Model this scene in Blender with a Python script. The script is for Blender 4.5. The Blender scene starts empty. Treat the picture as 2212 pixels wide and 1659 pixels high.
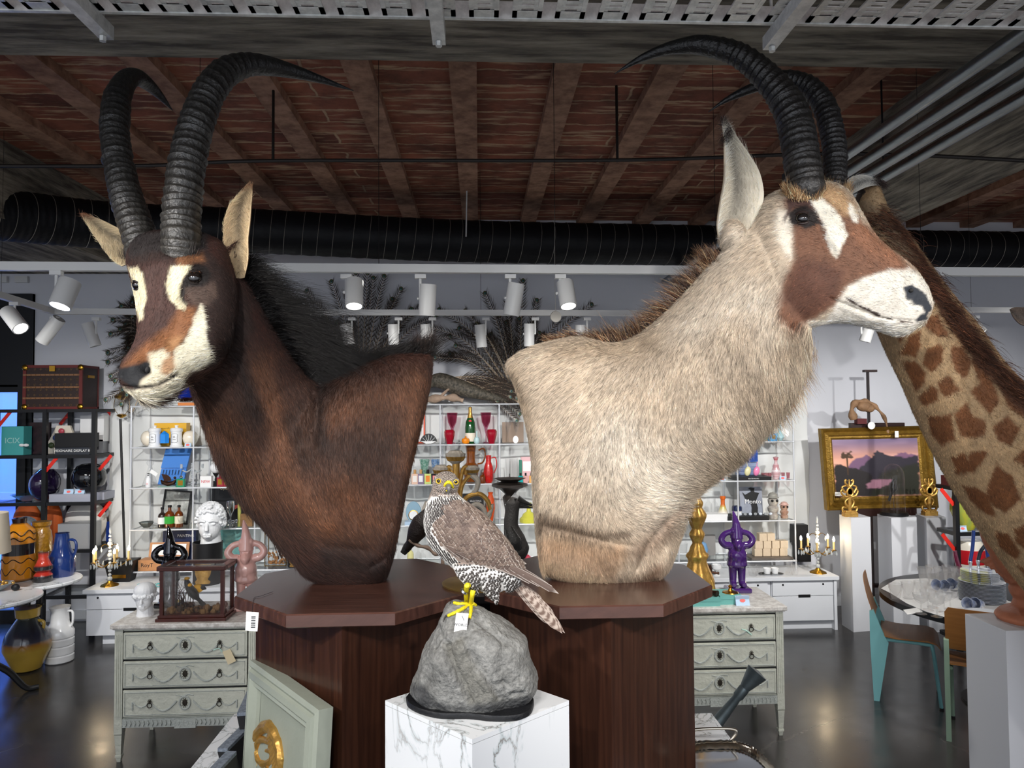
import bpy,math,random
import numpy as np
from mathutils import Vector,Matrix,Euler
from mathutils.bvhtree import BVHTree
S=bpy.context.scene
COL=S.collection
PI=math.pi
# ---------------------------------------------------------------- camera
IW,IH,FPX=2212.0,1659.0,1550.0
CZ=2.0
YAW,PITCH,ROLL=math.radians(2.6),math.radians(2.0),0.0075
cam_d=bpy.data.cameras.new('camera');cam=bpy.data.objects.new('camera',cam_d);COL.objects.link(cam)
cam_d.sensor_width=36.0;cam_d.sensor_fit='HORIZONTAL';cam_d.lens=FPX/IW*36.0
cam_d.clip_start=0.05;cam_d.clip_end=200
cam.location=(0,0,CZ)
RM=(Matrix.Rotation(-YAW,3,'Z') @ Matrix.Rotation(PI/2+PITCH,3,'X') @ Matrix.Rotation(-ROLL,3,'Z'))
cam.rotation_euler=RM.to_euler()
S.camera=cam
CR,CU,CF=[np.array(RM @ Vector(v)) for v in ((1,0,0),(0,1,0),(0,0,-1))]
CAMP=np.array([0,0,CZ])
def ray(px,py):
    return CF+CR*((px-IW/2)/FPX)+CU*((IH/2-py)/FPX)
def at(px,py,Y):
    d=ray(px,py);return CAMP+d*(Y/d[1])
def onz(px,py,z):
    d=ray(px,py);return CAMP+d*((z-CZ)/d[2])
def onx(px,py,x):
    d=ray(px,py);return CAMP+d*(x/d[0])
def proj(P):
    P=np.asarray(P)-CAMP;w=P@CF
    return np.stack([IW/2+FPX*(P@CR)/w,IH/2-FPX*(P@CU)/w],-1)
# ---------------------------------------------------------------- world, exposure, lights
S.view_settings.view_transform='Standard';S.view_settings.look='None'
S.view_settings.gamma=1.0;S.view_settings.use_curve_mapping=False
S.view_settings.exposure=0.0
wd=bpy.data.worlds.new('world');S.world=wd;wd.use_nodes=True
bg=wd.node_tree.nodes['Background'];bg.inputs[0].default_value=(0.90,0.93,1.0,1);bg.inputs[1].default_value=0.9
try:
    cy=S.cycles;cy.max_bounces=6;cy.diffuse_bounces=3;cy.glossy_bounces=3;cy.transmission_bounces=6;cy.transparent_max_bounces=40
    cy.caustics_reflective=False;cy.caustics_refractive=False;cy.sample_clamp_indirect=4.0
except Exception:pass
def light(name,kind,loc,aim,power,col=(1,1,1),**kw):
    l=bpy.data.lights.new(name,kind);l.energy=power;l.color=col
    for k,v in kw.items():setattr(l,k,v)
    o=bpy.data.objects.new(name,l);COL.objects.link(o);o.location=loc
    d=Vector(aim)-Vector(loc);o.rotation_euler=d.to_track_quat('-Z','Y').to_euler();return o
# track spotlights of the aisle the photographer stands in, behind and above the camera
KEYS=[((-1.9,.55,2.78),(-.75,2.3,1.75),150),((-.7,.1,2.78),(-.5,2.4,1.5),75),
        ((2.1,.5,2.78),(1.0,2.4,1.75),120),((.7,.1,2.78),(.75,2.5,1.7),110),
        ((-.25,.35,2.78),(.0,2.0,1.3),60),((2.9,.9,2.78),(2.3,3.2,1.5),40)]
KEYS+=[((-2.5,2.5,2.78),(-2.2,4.3,.8),75),((2.3,2.9,2.78),(1.9,4.5,.7),60),((3.3,3.0,2.78),(3.3,4.6,.7),60),((-3.6,3.6,2.78),(-3.7,5.6,.8),60),((-.3,2.9,2.78),(-.1,3.9,1.2),45)]  # added fill spots without fixtures, brightening commodes, tables and bird stand
for i,(a,b,p) in enumerate(KEYS):
    light('aisle_and_fill_spot','SPOT',a,b,p,(1,.965,.92),spot_size=math.radians(58),spot_blend=.6,shadow_soft_size=.05)
# added soft area fill, unseen behind the camera
light('rear_soft_fill','AREA',(-1.5,-3.2,2.3),(0,4,1.6),60,(.80,.88,1),size=4.5,size_y=2.4,shape='RECTANGLE')
# ---------------------------------------------------------------- materials
MATS={}
def _nodes(name):
    m=bpy.data.materials.new(name);m.use_nodes=True;nt=m.node_tree
    return m,nt,nt.nodes['Principled BSDF']
def L(c):
    if isinstance(c,str):
        c=[int(c[i:i+2],16)/255 for i in (0,2,4)]
    return tuple((x/12.92 if x <= .04045 else ((x+.055)/1.055)**2.4) for x in c)
def mat(name,col,rough=.5,metal=0,var=0,vs=8,bump=0,bs=40,trans=0,ior=1.45,emit=0,coat=0,sheen=0,alpha=1,col2=None,stretch=(1,1,1),sss=0,spec=.5):
    """col: sRGB hex; var: noise mix towards col2 (or darker)."""
    if name in MATS:return MATS[name]
    m,nt,b=_nodes(name);N=nt.nodes;K=nt.links
    c=L(col);b.inputs['Base Color'].default_value=(*c,1)
    b.inputs['Roughness'].default_value=rough;b.inputs['Metallic'].default_value=metal
    b.inputs['Transmission Weight'].default_value=trans;b.inputs['IOR'].default_value=ior
    b.inputs['Coat Weight'].default_value=coat;b.inputs['Coat Roughness'].default_value=.08
    b.inputs['Sheen Weight'].default_value=sheen;b.inputs['Alpha'].default_value=alpha
    b.inputs['Specular IOR Level'].default_value=spec
    if emit:
        b.inputs['Emission Color'].default_value=(*c,1);b.inputs['Emission Strength'].default_value=emit
    if var or bump:
        tc=N.new('ShaderNodeTexCoord');mp=N.new('ShaderNodeMapping');K.new(tc.outputs['Object'],mp.inputs[0])
        mp.inputs['Scale'].default_value=stretch
    if var:
        n=N.new('ShaderNodeTexNoise');n.inputs['Scale'].default_value=vs;n.inputs['Detail'].default_value=6;n.inputs['Roughness'].default_value=.65
        K.new(mp.outputs[0],n.inputs[0])
        r=N.new('ShaderNodeValToRGB');r.color_ramp.elements[0].position=.38;r.color_ramp.elements[1].position=.64
        c2=L(col2) if col2 else tuple(x*.4 for x in c)
        r.color_ramp.elements[0].color=(*[c[i]*(1-var)+c2[i]*var for i in range(3)],1);r.color_ramp.elements[1].color=(*c,1)
        K.new(n.outputs[0],r.inputs[0]);K.new(r.outputs[0],b.inputs['Base Color'])
    if bump:
        n=N.new('ShaderNodeTexNoise');n.inputs['Scale'].default_value=bs;n.inputs['Detail'].default_value=5
        K.new(mp.outputs[0],n.inputs[0]);bp=N.new('ShaderNodeBump');bp.inputs['Strength'].default_value=bump;bp.inputs['Distance'].default_value=.01
        K.new(n.outputs[0],bp.inputs['Height']);K.new(bp.outputs[0],b.inputs['Normal'])
    MATS[name]=m;return m
def vcmat(name,rough=.6,bump=0,bs=60,metal=0,coat=0,sheen=0,stretch=(1,1,1),var=0,vs=40,attr='Col',spec=.5):
    if name in MATS:return MATS[name]
    m,nt,b=_nodes(name);N=nt.nodes;K=nt.links
    a=N.new('ShaderNodeAttribute');a.attribute_name=attr
    b.inputs['Roughness'].default_value=rough;b.inputs['Metallic'].default_value=metal
    b.inputs['Coat Weight'].default_value=coat;b.inputs['Sheen Weight'].default_value=sheen;b.inputs['Specular IOR Level'].default_value=spec
    src=a.outputs['Color']
    if var:
        tc=N.new('ShaderNodeTexCoord');mp=N.new('ShaderNodeMapping');K.new(tc.outputs['Object'],mp.inputs[0]);mp.inputs['Scale'].default_value=stretch
        n=N.new('ShaderNodeTexNoise');n.inputs['Scale'].default_value=vs;n.inputs['Detail'].default_value=5;K.new(mp.outputs[0],n.inputs[0])
        mr=N.new('ShaderNodeMapRange');mr.inputs[1].default_value=.3;mr.inputs[2].default_value=.7;mr.inputs[3].default_value=1-var;mr.inputs[4].default_value=1+var
        K.new(n.outputs[0],mr.inputs[0]);mx=N.new('ShaderNodeVectorMath');mx.operation='SCALE';K.new(src,mx.inputs[0]);K.new(mr.outputs[0],mx.inputs['Scale']);src=mx.outputs[0]
    K.new(src,b.inputs['Base Color'])
    if bump:
        tc=N.new('ShaderNodeTexCoord');mp=N.new('ShaderNodeMapping');K.new(tc.outputs['Object'],mp.inputs[0]);mp.inputs['Scale'].default_value=stretch
        n=N.new('ShaderNodeTexNoise');n.inputs['Scale'].default_value=bs;n.inputs['Detail'].default_value=5;K.new(mp.outputs[0],n.inputs[0])
        bp=N.new('ShaderNodeBump');bp.inputs['Strength'].default_value=bump;bp.inputs['Distance'].default_value=.01
        K.new(n.outputs[0],bp.inputs['Height']);K.new(bp.outputs[0],b.inputs['Normal'])
    MATS[name]=m;return m
def glass(name,col='ffffff',rough=0.0,a=.12):
    """thin clear glass: mostly see-through with fresnel gloss."""
    if name in MATS:return MATS[name]
    m=bpy.data.materials.new(name);m.use_nodes=True;nt=m.node_tree;N=nt.nodes;K=nt.links;N.clear()
    o=N.new('ShaderNodeOutputMaterial');t=N.new('ShaderNodeBsdfTransparent');g=N.new('ShaderNodeBsdfGlossy');mx=N.new('ShaderNodeMixShader');f=N.new('ShaderNodeLayerWeight');pw=N.new('ShaderNodeMath');pw.operation='POWER';pw.inputs[1].default_value=3.5;ml=N.new('ShaderNodeMath');ml.operation='MULTIPLY_ADD';ml.inputs[1].default_value=.25+a;ml.inputs[2].default_value=.03;dm=N.new('ShaderNodeMixShader');df=N.new('ShaderNodeBsdfTranslucent')
    f.inputs[0].default_value=.5;K.new(f.outputs['Facing'],pw.inputs[0]);K.new(pw.outputs[0],ml.inputs[0]);c=L(col);dm.inputs[0].default_value=min(.5,a*.55);K.new(t.outputs[0],dm.inputs[1]);K.new(df.outputs[0],dm.inputs[2]);df.inputs[0].default_value=(*c,1);t.inputs[0].default_value=(*[x**.5 for x in c],1);g.inputs['Roughness'].default_value=max(rough,.03)
    K.new(ml.outputs[0],mx.inputs[0]);K.new(dm.outputs[0],mx.inputs[1]);K.new(g.outputs[0],mx.inputs[2]);K.new(mx.outputs[0],o.inputs[0])
    MATS[name]=m;return m
# ---------------------------------------------------------------- objects
WL={}
def wloc(o):
    return WL.get(o.name,np.zeros(3)) if o is not None else np.zeros(3)
def tag(o,label=None,cat=None,group=None,kind=None):
    if label:o['label']=label
    if cat:o['category']=cat
    if group:o['group']=group
    if kind:o['kind']=kind
    return o
def thing(name,label,cat,loc,group=None):
    o=bpy.data.objects.new(name,None);COL.objects.link(o);o.location=tuple(map(float,loc));o.empty_display_size=.05
    WL[o.name]=np.array(loc,float);return tag(o,label,cat,group)
class MB:
    def __init__(s):s.v=[];s.f=[];s.m=[];s.c=[];s.cm=0;s.cc=None
    def add(s,v,f,col=None):
        o=len(s.v);s.v.extend([tuple(map(float,p)) for p in v]);s.f.extend([tuple(i+o for i in q) for q in f]);s.m.extend([s.cm]*len(f))
        c=col if col is not None else s.cc
        s.c.extend([c if c is not None else (1,1,1)]*len(v));return s
    def box(s,c,d,rz=0,R=None,col=None,taper=1):
        x,y,z=[k/2 for k in d];P=[]
        for k in (-1,1):
            t=taper if k==1 else 1
            for (i,j) in ((-1,-1),(1,-1),(1,1),(-1,1)):P.append((i*x*t,j*y*t,k*z))
        P=np.array(P)
        if R is None and rz:R=Matrix.Rotation(rz,3,'Z')
        if R is not None:P=P @ np.array(R).T
        return s.add(P+np.array(c),[(3,2,1,0),(4,5,6,7),(0,1,5,4),(1,2,6,5),(2,3,7,6),(3,0,4,7)],col)
    def bx(s,x0,x1,y0,y1,z0,z1,col=None):
        return s.box(((x0+x1)/2,(y0+y1)/2,(z0+z1)/2),(x1-x0,y1-y0,z1-z0),col=col)
    def rings(s,R,close=True,cap=True,cols=None):
        n=len(R[0]);o=len(s.v);vv=[];ff=[]
        for r in R:vv.extend(r)
        for i in range(len(R)-1):
            for j in range(n if close else n-1):
                k=(j+1)%n;ff.append((i*n+j,i*n+k,(i+1)*n+k,(i+1)*n+j))
        if cap:ff.append(tuple(range(n))[::-1]);ff.append(tuple((len(R)-1)*n+j for j in range(n)))
        s.add(vv,ff)
        if cols is not None:
            for i,c in enumerate(cols):
                for j in range(n):s.c[o+i*n+j]=c
        return s
    def lathe(s,prof,c=(0,0,0),seg=24,axis=None,cols=None,cap=True,flute=None,sx=1,sy=1):
        c=np.array(c,float);M=np.eye(3)
        if axis is not None:M=np.array(Vector((0,0,1)).rotation_difference(Vector(axis)).to_matrix())
        R=[]
        for (r,z) in prof:
            a=np.arange(seg)*2*PI/seg;rr=max(r,1e-4)*np.ones(seg)
            if flute:rr=rr*(1+flute[1]*np.cos(flute[0]*a))
            R.append(np.stack([rr*np.cos(a)*sx,rr*np.sin(a)*sy,np.full(seg,z)],-1) @ M.T+c)
        return s.rings(R,cap=cap,cols=cols)
    def tube(s,P,r,seg=8,cap=True,cols=None,flat=1,up=None):
        P=np.array(P,float);n=len(P);r=np.ones(n)*r if np.isscalar(r) else np.array(r)
        T=np.gradient(P,axis=0);T /= np.linalg.norm(T,axis=1)[:,None]+1e-12
        u=np.array(up if up is not None else ((0,0,1) if abs(T[0][2])<.9 else (1,0,0)),float);R=[]
        for i in range(n):
            u=u-T[i]*(u@T[i]);u /= np.linalg.norm(u)+1e-12;w=np.cross(T[i],u)
            a=np.arange(seg)*2*PI/seg
            R.append(P[i]+r[i]*(np.cos(a)[:,None]*u*flat+np.sin(a)[:,None]*w))
        return s.rings(R,cap=cap,cols=cols)
    def ball(s,c,r,seg=16,n=10,col=None,R=None):
        r=np.ones(3)*r;c=np.array(c,float);RR=[]
        for i in range(n+1):
            t=PI*i/n;a=np.arange(seg)*2*PI/seg;rr=max(math.sin(t),1e-3)
            q=np.stack([rr*np.cos(a)*r[0],rr*np.sin(a)*r[1],np.full(seg,-math.cos(t))*r[2]],-1)
            if R is not None:q=q @ np.array(R).T
            RR.append(q+c)
        return s.rings(RR,cols=None if col is None else [col]*(n+1))
    def prism(s,poly,M,t,col=None):
        """poly 2D points; M(u,v,w)->world via origin+axes (o,ux,uy,uz); thickness t along uz"""
        o,ux,uy,uz=[np.array(k,float) for k in M];n=len(poly)
        v=[o+ux*a+uy*b for a,b in poly]+[o+ux*a+uy*b+uz*t for a,b in poly]
        f=[tuple(range(n))[::-1],tuple(range(n,2*n))]+[(i,(i+1)%n,n+(i+1)%n,n+i) for i in range(n)]
        return s.add(v,f,col)
    def build(s,name,mt,parent=None,loc=None,smooth=35,label=None,bevel=0,mesh=None):
        me=bpy.data.meshes.new(name);base=wloc(parent)+(np.array(loc,float)-wloc(parent) if loc is not None else 0)
        V=np.array(s.v)-base
        me.from_pydata(V.tolist(),[],s.f)
        for m in (mt if isinstance(mt,(list,tuple)) else [mt]):me.materials.append(m)
        me.polygons.foreach_set('material_index',s.m)
        if any(c != (1,1,1) for c in s.c):
            ca=me.color_attributes.new('Col','FLOAT_COLOR','POINT')
            ca.data.foreach_set('color',np.array([(*c,1) for c in s.c],dtype=np.float32).ravel())
        if smooth:
            me.polygons.foreach_set('use_smooth',[True]*len(me.polygons));me.set_sharp_from_angle(angle=math.radians(smooth))
        me.update()
        o=bpy.data.objects.new(name,me);COL.objects.link(o)
        if parent is not None:o.parent=parent
        o.location=tuple(map(float,(np.array(loc)-wloc(parent)))) if loc is not None else (0,0,0)
        WL[o.name]=base if (loc is not None or parent is not None) else np.zeros(3)
        if label:o['label']=label
        if bevel:
            bm=o.modifiers.new('bevel','BEVEL');bm.width=bevel;bm.segments=2;bm.limit_method='ANGLE'
        return o
def one(name,mb,mt,label,cat,loc=None,group=None,**k):
    """a thing that is one mesh; origin at the middle of its base"""
    if loc is None:
        V=np.array(mb.v);loc=((V[:,0].min()+V[:,0].max())/2,(V[:,1].min()+V[:,1].max())/2,V[:,2].min())
    return tag(mb.build(name,mt,None,loc,**k),label,cat,group)
def struct(name,mb,mt,**k):
    return tag(mb.build(name,mt,None,**k),kind='structure')
def clone(o,loc=None,rz=None,label=None,group=None,parent=None,scale=None):
    c=o.copy();COL.objects.link(c);c.parent=parent
    if loc is not None:c.location=tuple(map(float,loc));WL[c.name]=np.array(loc,float)
    if rz is not None:c.rotation_euler.z=rz
    if scale is not None:c.scale=(scale,)*3 if np.isscalar(scale) else scale
    if label:c['label']=label
    if group:c['group']=group
    for ch in list(o.children):
        if ch.name in COL.objects:clone(ch,parent=c)
    return c
def text(s,size,loc,mt,parent=None,rot=(PI/2,0,0),name='lettering',align='CENTER',ext=.0004):
    cu=bpy.data.curves.new(name,'FONT');cu.body=s;cu.size=size;cu.align_x=align;cu.align_y='CENTER';cu.extrude=ext;cu.resolution_u=2
    f=bpy.data.objects.new('tmp',cu);COL.objects.link(f);me=bpy.data.meshes.new_from_object(f.evaluated_get(bpy.context.evaluated_depsgraph_get()));bpy.data.objects.remove(f)
    me.materials.clear();me.materials.append(mt);o=bpy.data.objects.new(name,me);COL.objects.link(o);o.parent=parent
    o.location=tuple(map(float,np.array(loc)-wloc(parent)));o.rotation_euler=rot;return o
def spline(P,n):
    """Catmull-Rom through rows of P, n samples"""
    P=np.array(P,float);m=len(P);Q=np.vstack([2*P[0]-P[1],P,2*P[-1]-P[-2]]);t=np.linspace(0,m-1-1e-6,n);i=t.astype(int);u=(t-i)[:,None]
    a,b,c,d=Q[i],Q[i+1],Q[i+2],Q[i+3]
    return .5*((2*b)+(-a+c)*u+(2*a-5*b+4*c-d)*u**2+(-a+3*b-3*c+d)*u**3)
def psdf(pts,poly):
    """signed distance (negative inside) of 2D pts to a polygon"""
    p=np.asarray(pts,float);V=np.array(poly,float);d=np.full(len(p),1e18);ins=np.zeros(len(p),bool)
    for i in range(len(V)):
        a,b=V[i],V[i-1];e=b-a;w=p-a
        t=np.clip((w@e)/(e@e+1e-9),0,1);q=w-t[:,None]*e;d=np.minimum(d,(q**2).sum(1))
        c=((a[1]>p[:,1]) != (b[1]>p[:,1])) & (p[:,0]<(b[0]-a[0])*(p[:,1]-a[1])/(b[1]-a[1]+1e-12)+a[0]);ins ^= c
    d=np.sqrt(d);return np.where(ins,-d,d)
def sstep(a,b,x):
    t=np.clip((x-a)/(b-a),0,1);return t*t*(3-2*t)
ORD='first second third fourth fifth sixth seventh eighth ninth tenth eleventh twelfth thirteenth fourteenth fifteenth'.split()
rng=np.random.default_rng(7)
def vnoise(P,s,seed=0):
    """cheap smooth value noise, -1..1"""
    P=np.asarray(P)*s+seed*17.3;i=np.floor(P).astype(int);f=P-i;f=f*f*(3-2*f);r=0
    for dx in (0,1):
        for dy in (0,1):
            for dz in (0,1):
                h=np.sin((i[:,0]+dx)*127.1+(i[:,1]+dy)*311.7+(i[:,2]+dz)*74.7+seed)*43758.5453;h=h-np.floor(h)
                r=r+h*np.where(dx,f[:,0],1-f[:,0])*np.where(dy,f[:,1],1-f[:,1])*np.where(dz,f[:,2],1-f[:,2])
    return r*2-1
# ================================================================ room shell
YW,ZC,ZB=7.15,3.9,3.45
m_wall=mat('wall_paint','dfe1e8',.75,var=.06,vs=1.5)
m_dark=mat('dark_frame','101318',.5)
def brick_mat(nm,base,base2,mort,rowh=.19):
    m,nt,b=_nodes(nm);N=nt.nodes;K=nt.links
    tc=N.new('ShaderNodeTexCoord');ns=N.new('ShaderNodeTexNoise');ns.inputs['Scale'].default_value=9;ns.inputs['Detail'].default_value=6
    K.new(tc.outputs['Object'],ns.inputs[0])
    sc=N.new('ShaderNodeVectorMath');sc.operation='MULTIPLY_ADD';K.new(ns.outputs['Color'],sc.inputs[0]);sc.inputs[1].default_value=(.05,.07,0);K.new(tc.outputs['Object'],sc.inputs[2])
    br=N.new('ShaderNodeTexBrick');K.new(sc.outputs[0],br.inputs[0]);br.inputs['Scale'].default_value=1
    br.inputs['Brick Width'].default_value=1.9;br.inputs['Row Height'].default_value=rowh;br.inputs['Mortar Size'].default_value=.013;br.inputs['Mortar Smooth'].default_value=.6;br.inputs['Bias'].default_value=-.1;br.offset=.5
    br.inputs['Color1'].default_value=(*L(base),1);br.inputs['Color2'].default_value=(*L(base2),1);br.inputs['Mortar'].default_value=(*L(mort),1)
    n2=N.new('ShaderNodeTexNoise');n2.inputs['Scale'].default_value=3;n2.inputs['Detail'].default_value=8;n2.inputs['Roughness'].default_value=.7;K.new(tc.outputs['Object'],n2.inputs[0])
    r=N.new('ShaderNodeMapRange');r.inputs[1].default_value=.35;r.inputs[2].default_value=.65;r.inputs[3].default_value=.45;r.inputs[4].default_value=1.25;K.new(n2.outputs[0],r.inputs[0])
    mx=N.new('ShaderNodeVectorMath');mx.operation='SCALE';K.new(br.outputs[0],mx.inputs[0]);K.new(r.outputs[0],mx.inputs['Scale'])
    n3=N.new('ShaderNodeTexNoise');n3.inputs['Scale'].default_value=5;n3.inputs['Detail'].default_value=9;mp=N.new('ShaderNodeMapping');mp.inputs['Scale'].default_value=(.7,5,1);K.new(tc.outputs['Object'],mp.inputs[0]);K.new(mp.outputs[0],n3.inputs[0])
    r3=N.new('ShaderNodeValToRGB');r3.color_ramp.elements[0].position=.54;r3.color_ramp.elements[1].position=.68;K.new(n3.outputs[0],r3.inputs[0])
    m3=N.new('ShaderNodeMixRGB');K.new(r3.outputs[0],m3.inputs[0]);K.new(mx.outputs[0],m3.inputs[1]);m3.inputs[2].default_value=(*L(mort),1)
    K.new(m3.outputs[0],b.inputs['Base Color']);b.inputs['Roughness'].default_value=.85
    bp=N.new('ShaderNodeBump');bp.inputs['Strength'].default_value=.6;bp.inputs['Distance'].default_value=.02;K.new(br.outputs['Fac'],bp.inputs['Height']);K.new(bp.outputs[0],b.inputs['Normal'])
    return m
m_brick=brick_mat('brick_ceiling','9a5a42','6e3a2c','bd9c7e')
m_conc=mat('concrete','a09888',.9,var=.95,vs=6,col2='4a443c',bump=.9,bs=18,stretch=(.35,2.5,3))
m_conc_x=mat('concrete_long','a09888',.9,var=.95,vs=6,col2='4a443c',bump=.9,bs=18,stretch=(2.5,.35,3))
m_rib=mat('rib_terracotta','b08870',.85,var=.75,vs=9,col2='664434',bump=.4,bs=20)
b=MB();b.bx(-9,9,-1.5,9.5,-.1,0)
mf,nt,bs_=_nodes('polished_concrete');N=nt.nodes;K=nt.links
tc=N.new('ShaderNodeTexCoord');n1=N.new('ShaderNodeTexNoise');n1.inputs['Scale'].default_value=1.1;n1.inputs['Detail'].default_value=9;n1.inputs['Roughness'].default_value=.6;K.new(tc.outputs['Object'],n1.inputs[0])
cr=N.new('ShaderNodeValToRGB');cr.color_ramp.elements[0].position=.35;cr.color_ramp.elements[0].color=(*L('232427'),1);cr.color_ramp.elements[1].position=.72;cr.color_ramp.elements[1].color=(*L('4b4845'),1)
K.new(n1.outputs[0],cr.inputs[0])
vo=N.new('ShaderNodeTexVoronoi');vo.feature='DISTANCE_TO_EDGE';vo.inputs['Scale'].default_value=.55;n4=N.new('ShaderNodeTexNoise');n4.inputs['Scale'].default_value=3;n4.inputs['Detail'].default_value=5
K.new(tc.outputs['Object'],n4.inputs[0]);va=N.new('ShaderNodeVectorMath');va.operation='MULTIPLY_ADD';va.inputs[1].default_value=(.35,.35,0);K.new(n4.outputs['Color'],va.inputs[0]);K.new(tc.outputs['Object'],va.inputs[2]);K.new(va.outputs[0],vo.inputs[0])
r5=N.new('ShaderNodeValToRGB');r5.color_ramp.elements[0].position=0;r5.color_ramp.elements[0].color=(.16,.16,.16,1);r5.color_ramp.elements[1].position=.004;r5.color_ramp.elements[1].color=(0,0,0,1);K.new(vo.outputs['Distance'],r5.inputs[0])
m5=N.new('ShaderNodeMixRGB');K.new(r5.outputs[0],m5.inputs[0]);K.new(cr.outputs[0],m5.inputs[1]);m5.inputs[2].default_value=(*L('77716a'),1);K.new(m5.outputs[0],bs_.inputs['Base Color'])
n6=N.new('ShaderNodeTexNoise');n6.inputs['Scale'].default_value=6;n6.inputs['Detail'].default_value=8;K.new(tc.outputs['Object'],n6.inputs[0]);r6=N.new('ShaderNodeMapRange');r6.inputs[3].default_value=.12;r6.inputs[4].default_value=.34;K.new(n6.outputs[0],r6.inputs[0]);K.new(r6.outputs[0],bs_.inputs['Roughness'])
struct('floor',b,mf,smooth=0)
# brick ceiling with hanging joists
b=MB();b.bx(-9,9,-1.5,YW,ZC,ZC+.15);struct('ceiling',b,m_brick,smooth=0)
b=MB()
for k in range(-14,15):
    x=-.08+.57*k
    if x>2.5 and x<3.4:continue
    b.bx(x-.075,x+.075,2.9,YW,ZC-.06,ZC+.01)
struct('trim_1',b,m_rib,smooth=0)
b=MB();b.bx(-9,9,1.95,2.95,ZB,ZC+.05);struct('trim_2',b,m_conc,smooth=0)          # cross beam
b=MB();b.bx(2.62,3.35,2.95,YW,ZB,ZC+.05);struct('trim_3',b,m_conc_x,smooth=0)       # lengthwise beam, right
b=MB();b.bx(-5.2,-3.3,2.95,YW,ZB-.1,ZC+.05);struct('trim_4',b,m_conc_x,smooth=0)     # lengthwise beam, left
# back wall with the dark framed street window at its left end
XL=at(74,800,YW)[0];ZH=at(40,636,YW)[2]
b=MB();b.bx(XL,8,YW,YW+.2,0,ZC+.1);b.bx(-9,XL,YW,YW+.2,ZH,ZC+.1)
struct('wall_back',b,m_wall,smooth=0)
b=MB();b.bx(8,8.2,-1.5,YW+.2,0,ZC);struct('wall_right',b,m_wall,smooth=0)
b=MB();b.bx(-9.2,-9,-1.5,YW+.2,0,ZC);struct('wall_left',b,m_wall,smooth=0)
b=MB()
b.bx(XL-.13,XL+.0,YW-.04,YW+.01,0,ZH);b.bx(-9,XL,YW-.05,YW+.1,ZH-.12,ZH)
x1=at(4,1000,YW)[0];x2=at(34,1000,YW)[0]
b.bx(x1-.1,x1-.05,YW-.02,YW+.01,0,ZH);b.bx(x2+.03,XL,YW-.02,YW+.01,0,ZH)
b.bx(-9,XL,YW-.03,YW+.01,0,.12);b.bx(-9,XL,YW-.02,YW+.04,2.2,2.27);b.bx(-9,XL,YW-.02,YW+.04,ZH-.9,ZH)
b.bx(-7.4,-7.25,YW-.04,YW+.08,0,ZH)
struct('window_1',b,m_dark,smooth=0)
b=MB();b.bx(-9,XL,YW+.02,YW+.03,.1,ZH-.1);struct('window_2',b,glass('pane_glass','dde8f5'),smooth=0)
# street outside at dusk
b=MB();b.bx(-14,-3,YW+.35,16,-.15,-.02);struct('exterior_pavement',b,mat('pavement','8fa6c8',.7,var=.3,vs=2),smooth=0)
b=MB();b.bx(-14,-3,13,13.3,-.1,6);[b.bx(-13.5+i*1.9,-12.4+i*1.9,12.9,13.0,1.0,2.9) for i in range(5)];b.bx(-14,-3,12.8,13,.5,.62)
struct('exterior_facade',b,mat('facade','8e9cc0',.8,var=.5,vs=.8,col2='b07aa8'),smooth=0)
light('dusk_sky_light','AREA',(-8,9.3,5.5),(-8,11,0),2200,(.10,.36,1),size=5,shape='SQUARE')
# baseboard
b=MB();b.bx(XL,8,YW-.02,YW,0,.1);struct('baseboard_back',b,mat('board_white','d5d8dd',.5),smooth=0)
# ================================================================ black flexible duct
m_duct=mat('duct_fabric','0c0d11',.55,bump=.35,bs=30,spec=.3);m_wire=mat('duct_wire','a9a49a',.4,metal=.6)
P=spline([at(-500,440,4.0),at(-200,448,4.7),at(0,464,5.25),at(240,487,5.75),at(560,500,6.1),at(1000,521,6.35),at(1500,530,6.55),at(2000,540,6.68),at(2500,545,6.78)],420)
b=MB();r=.185*(1+.012*np.sin(np.arange(420)*2*PI/4.2));b.tube(P,r,seg=28)
t=thing('flexible_air_duct','long black flexible fabric air duct with wire rings slung below the ceiling','air duct',P[200]-[0,0,.19])
b.build('duct_hose',m_duct,t)
b=MB();d=np.cumsum(np.r_[0,np.linalg.norm(np.diff(P,axis=0),axis=1)]);T=np.gradient(P,axis=0);T /= np.linalg.norm(T,axis=1)[:,None]
s=0.02
while s<d[-1]-.05:
    i=int(np.searchsorted(d,s));u=np.cross(T[i],[0,0,1]);u /= np.linalg.norm(u);w=np.cross(u,T[i]);a=np.linspace(0,2*PI,33)
    b.tube([P[i]+.1875*(math.cos(q)*u+math.sin(q)*w)+T[i]*.02*math.sin(q+.6) for q in a],.0019,seg=4,cap=False);s+=.135
b.build('wire_rings',m_wire,t)
# ================================================================ galvanised cable tray above the viewer
m_galv=mat('galvanised','e2e3e0',.4,metal=.3,var=.5,vs=30,col2='9a9d9c')
yb,yf,zt=at(1106,43,2.12)[1],1.45,0
zt=at(1106,43,2.12)[2]
b=MB();b.bx(-2.6,2.6,yb-.012,yb,zt-.004,zt+.05);b.bx(-2.6,2.6,yf,yf+.012,zt-.004,zt+.05)
for k in range(-20,21):
    x=k*.128+.02
    for sx in (-.044,.030):b.bx(x+sx,x+sx+.014,yf,yb,zt,zt+.006)
    y=yf+.02
    while y<yb-.02:b.bx(x-.034,x+.034,y,y+.012,zt+.001,zt+.005);y+=.024
    b.bx(x-.034,x-.018,yf,yb,zt+.002,zt+.005);b.bx(x+.018,x+.034,yf,yb,zt+.002,zt+.005)
    b.bx(x-.044,x+.044,yb-.05,yb-.012,zt,zt+.004)
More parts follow.
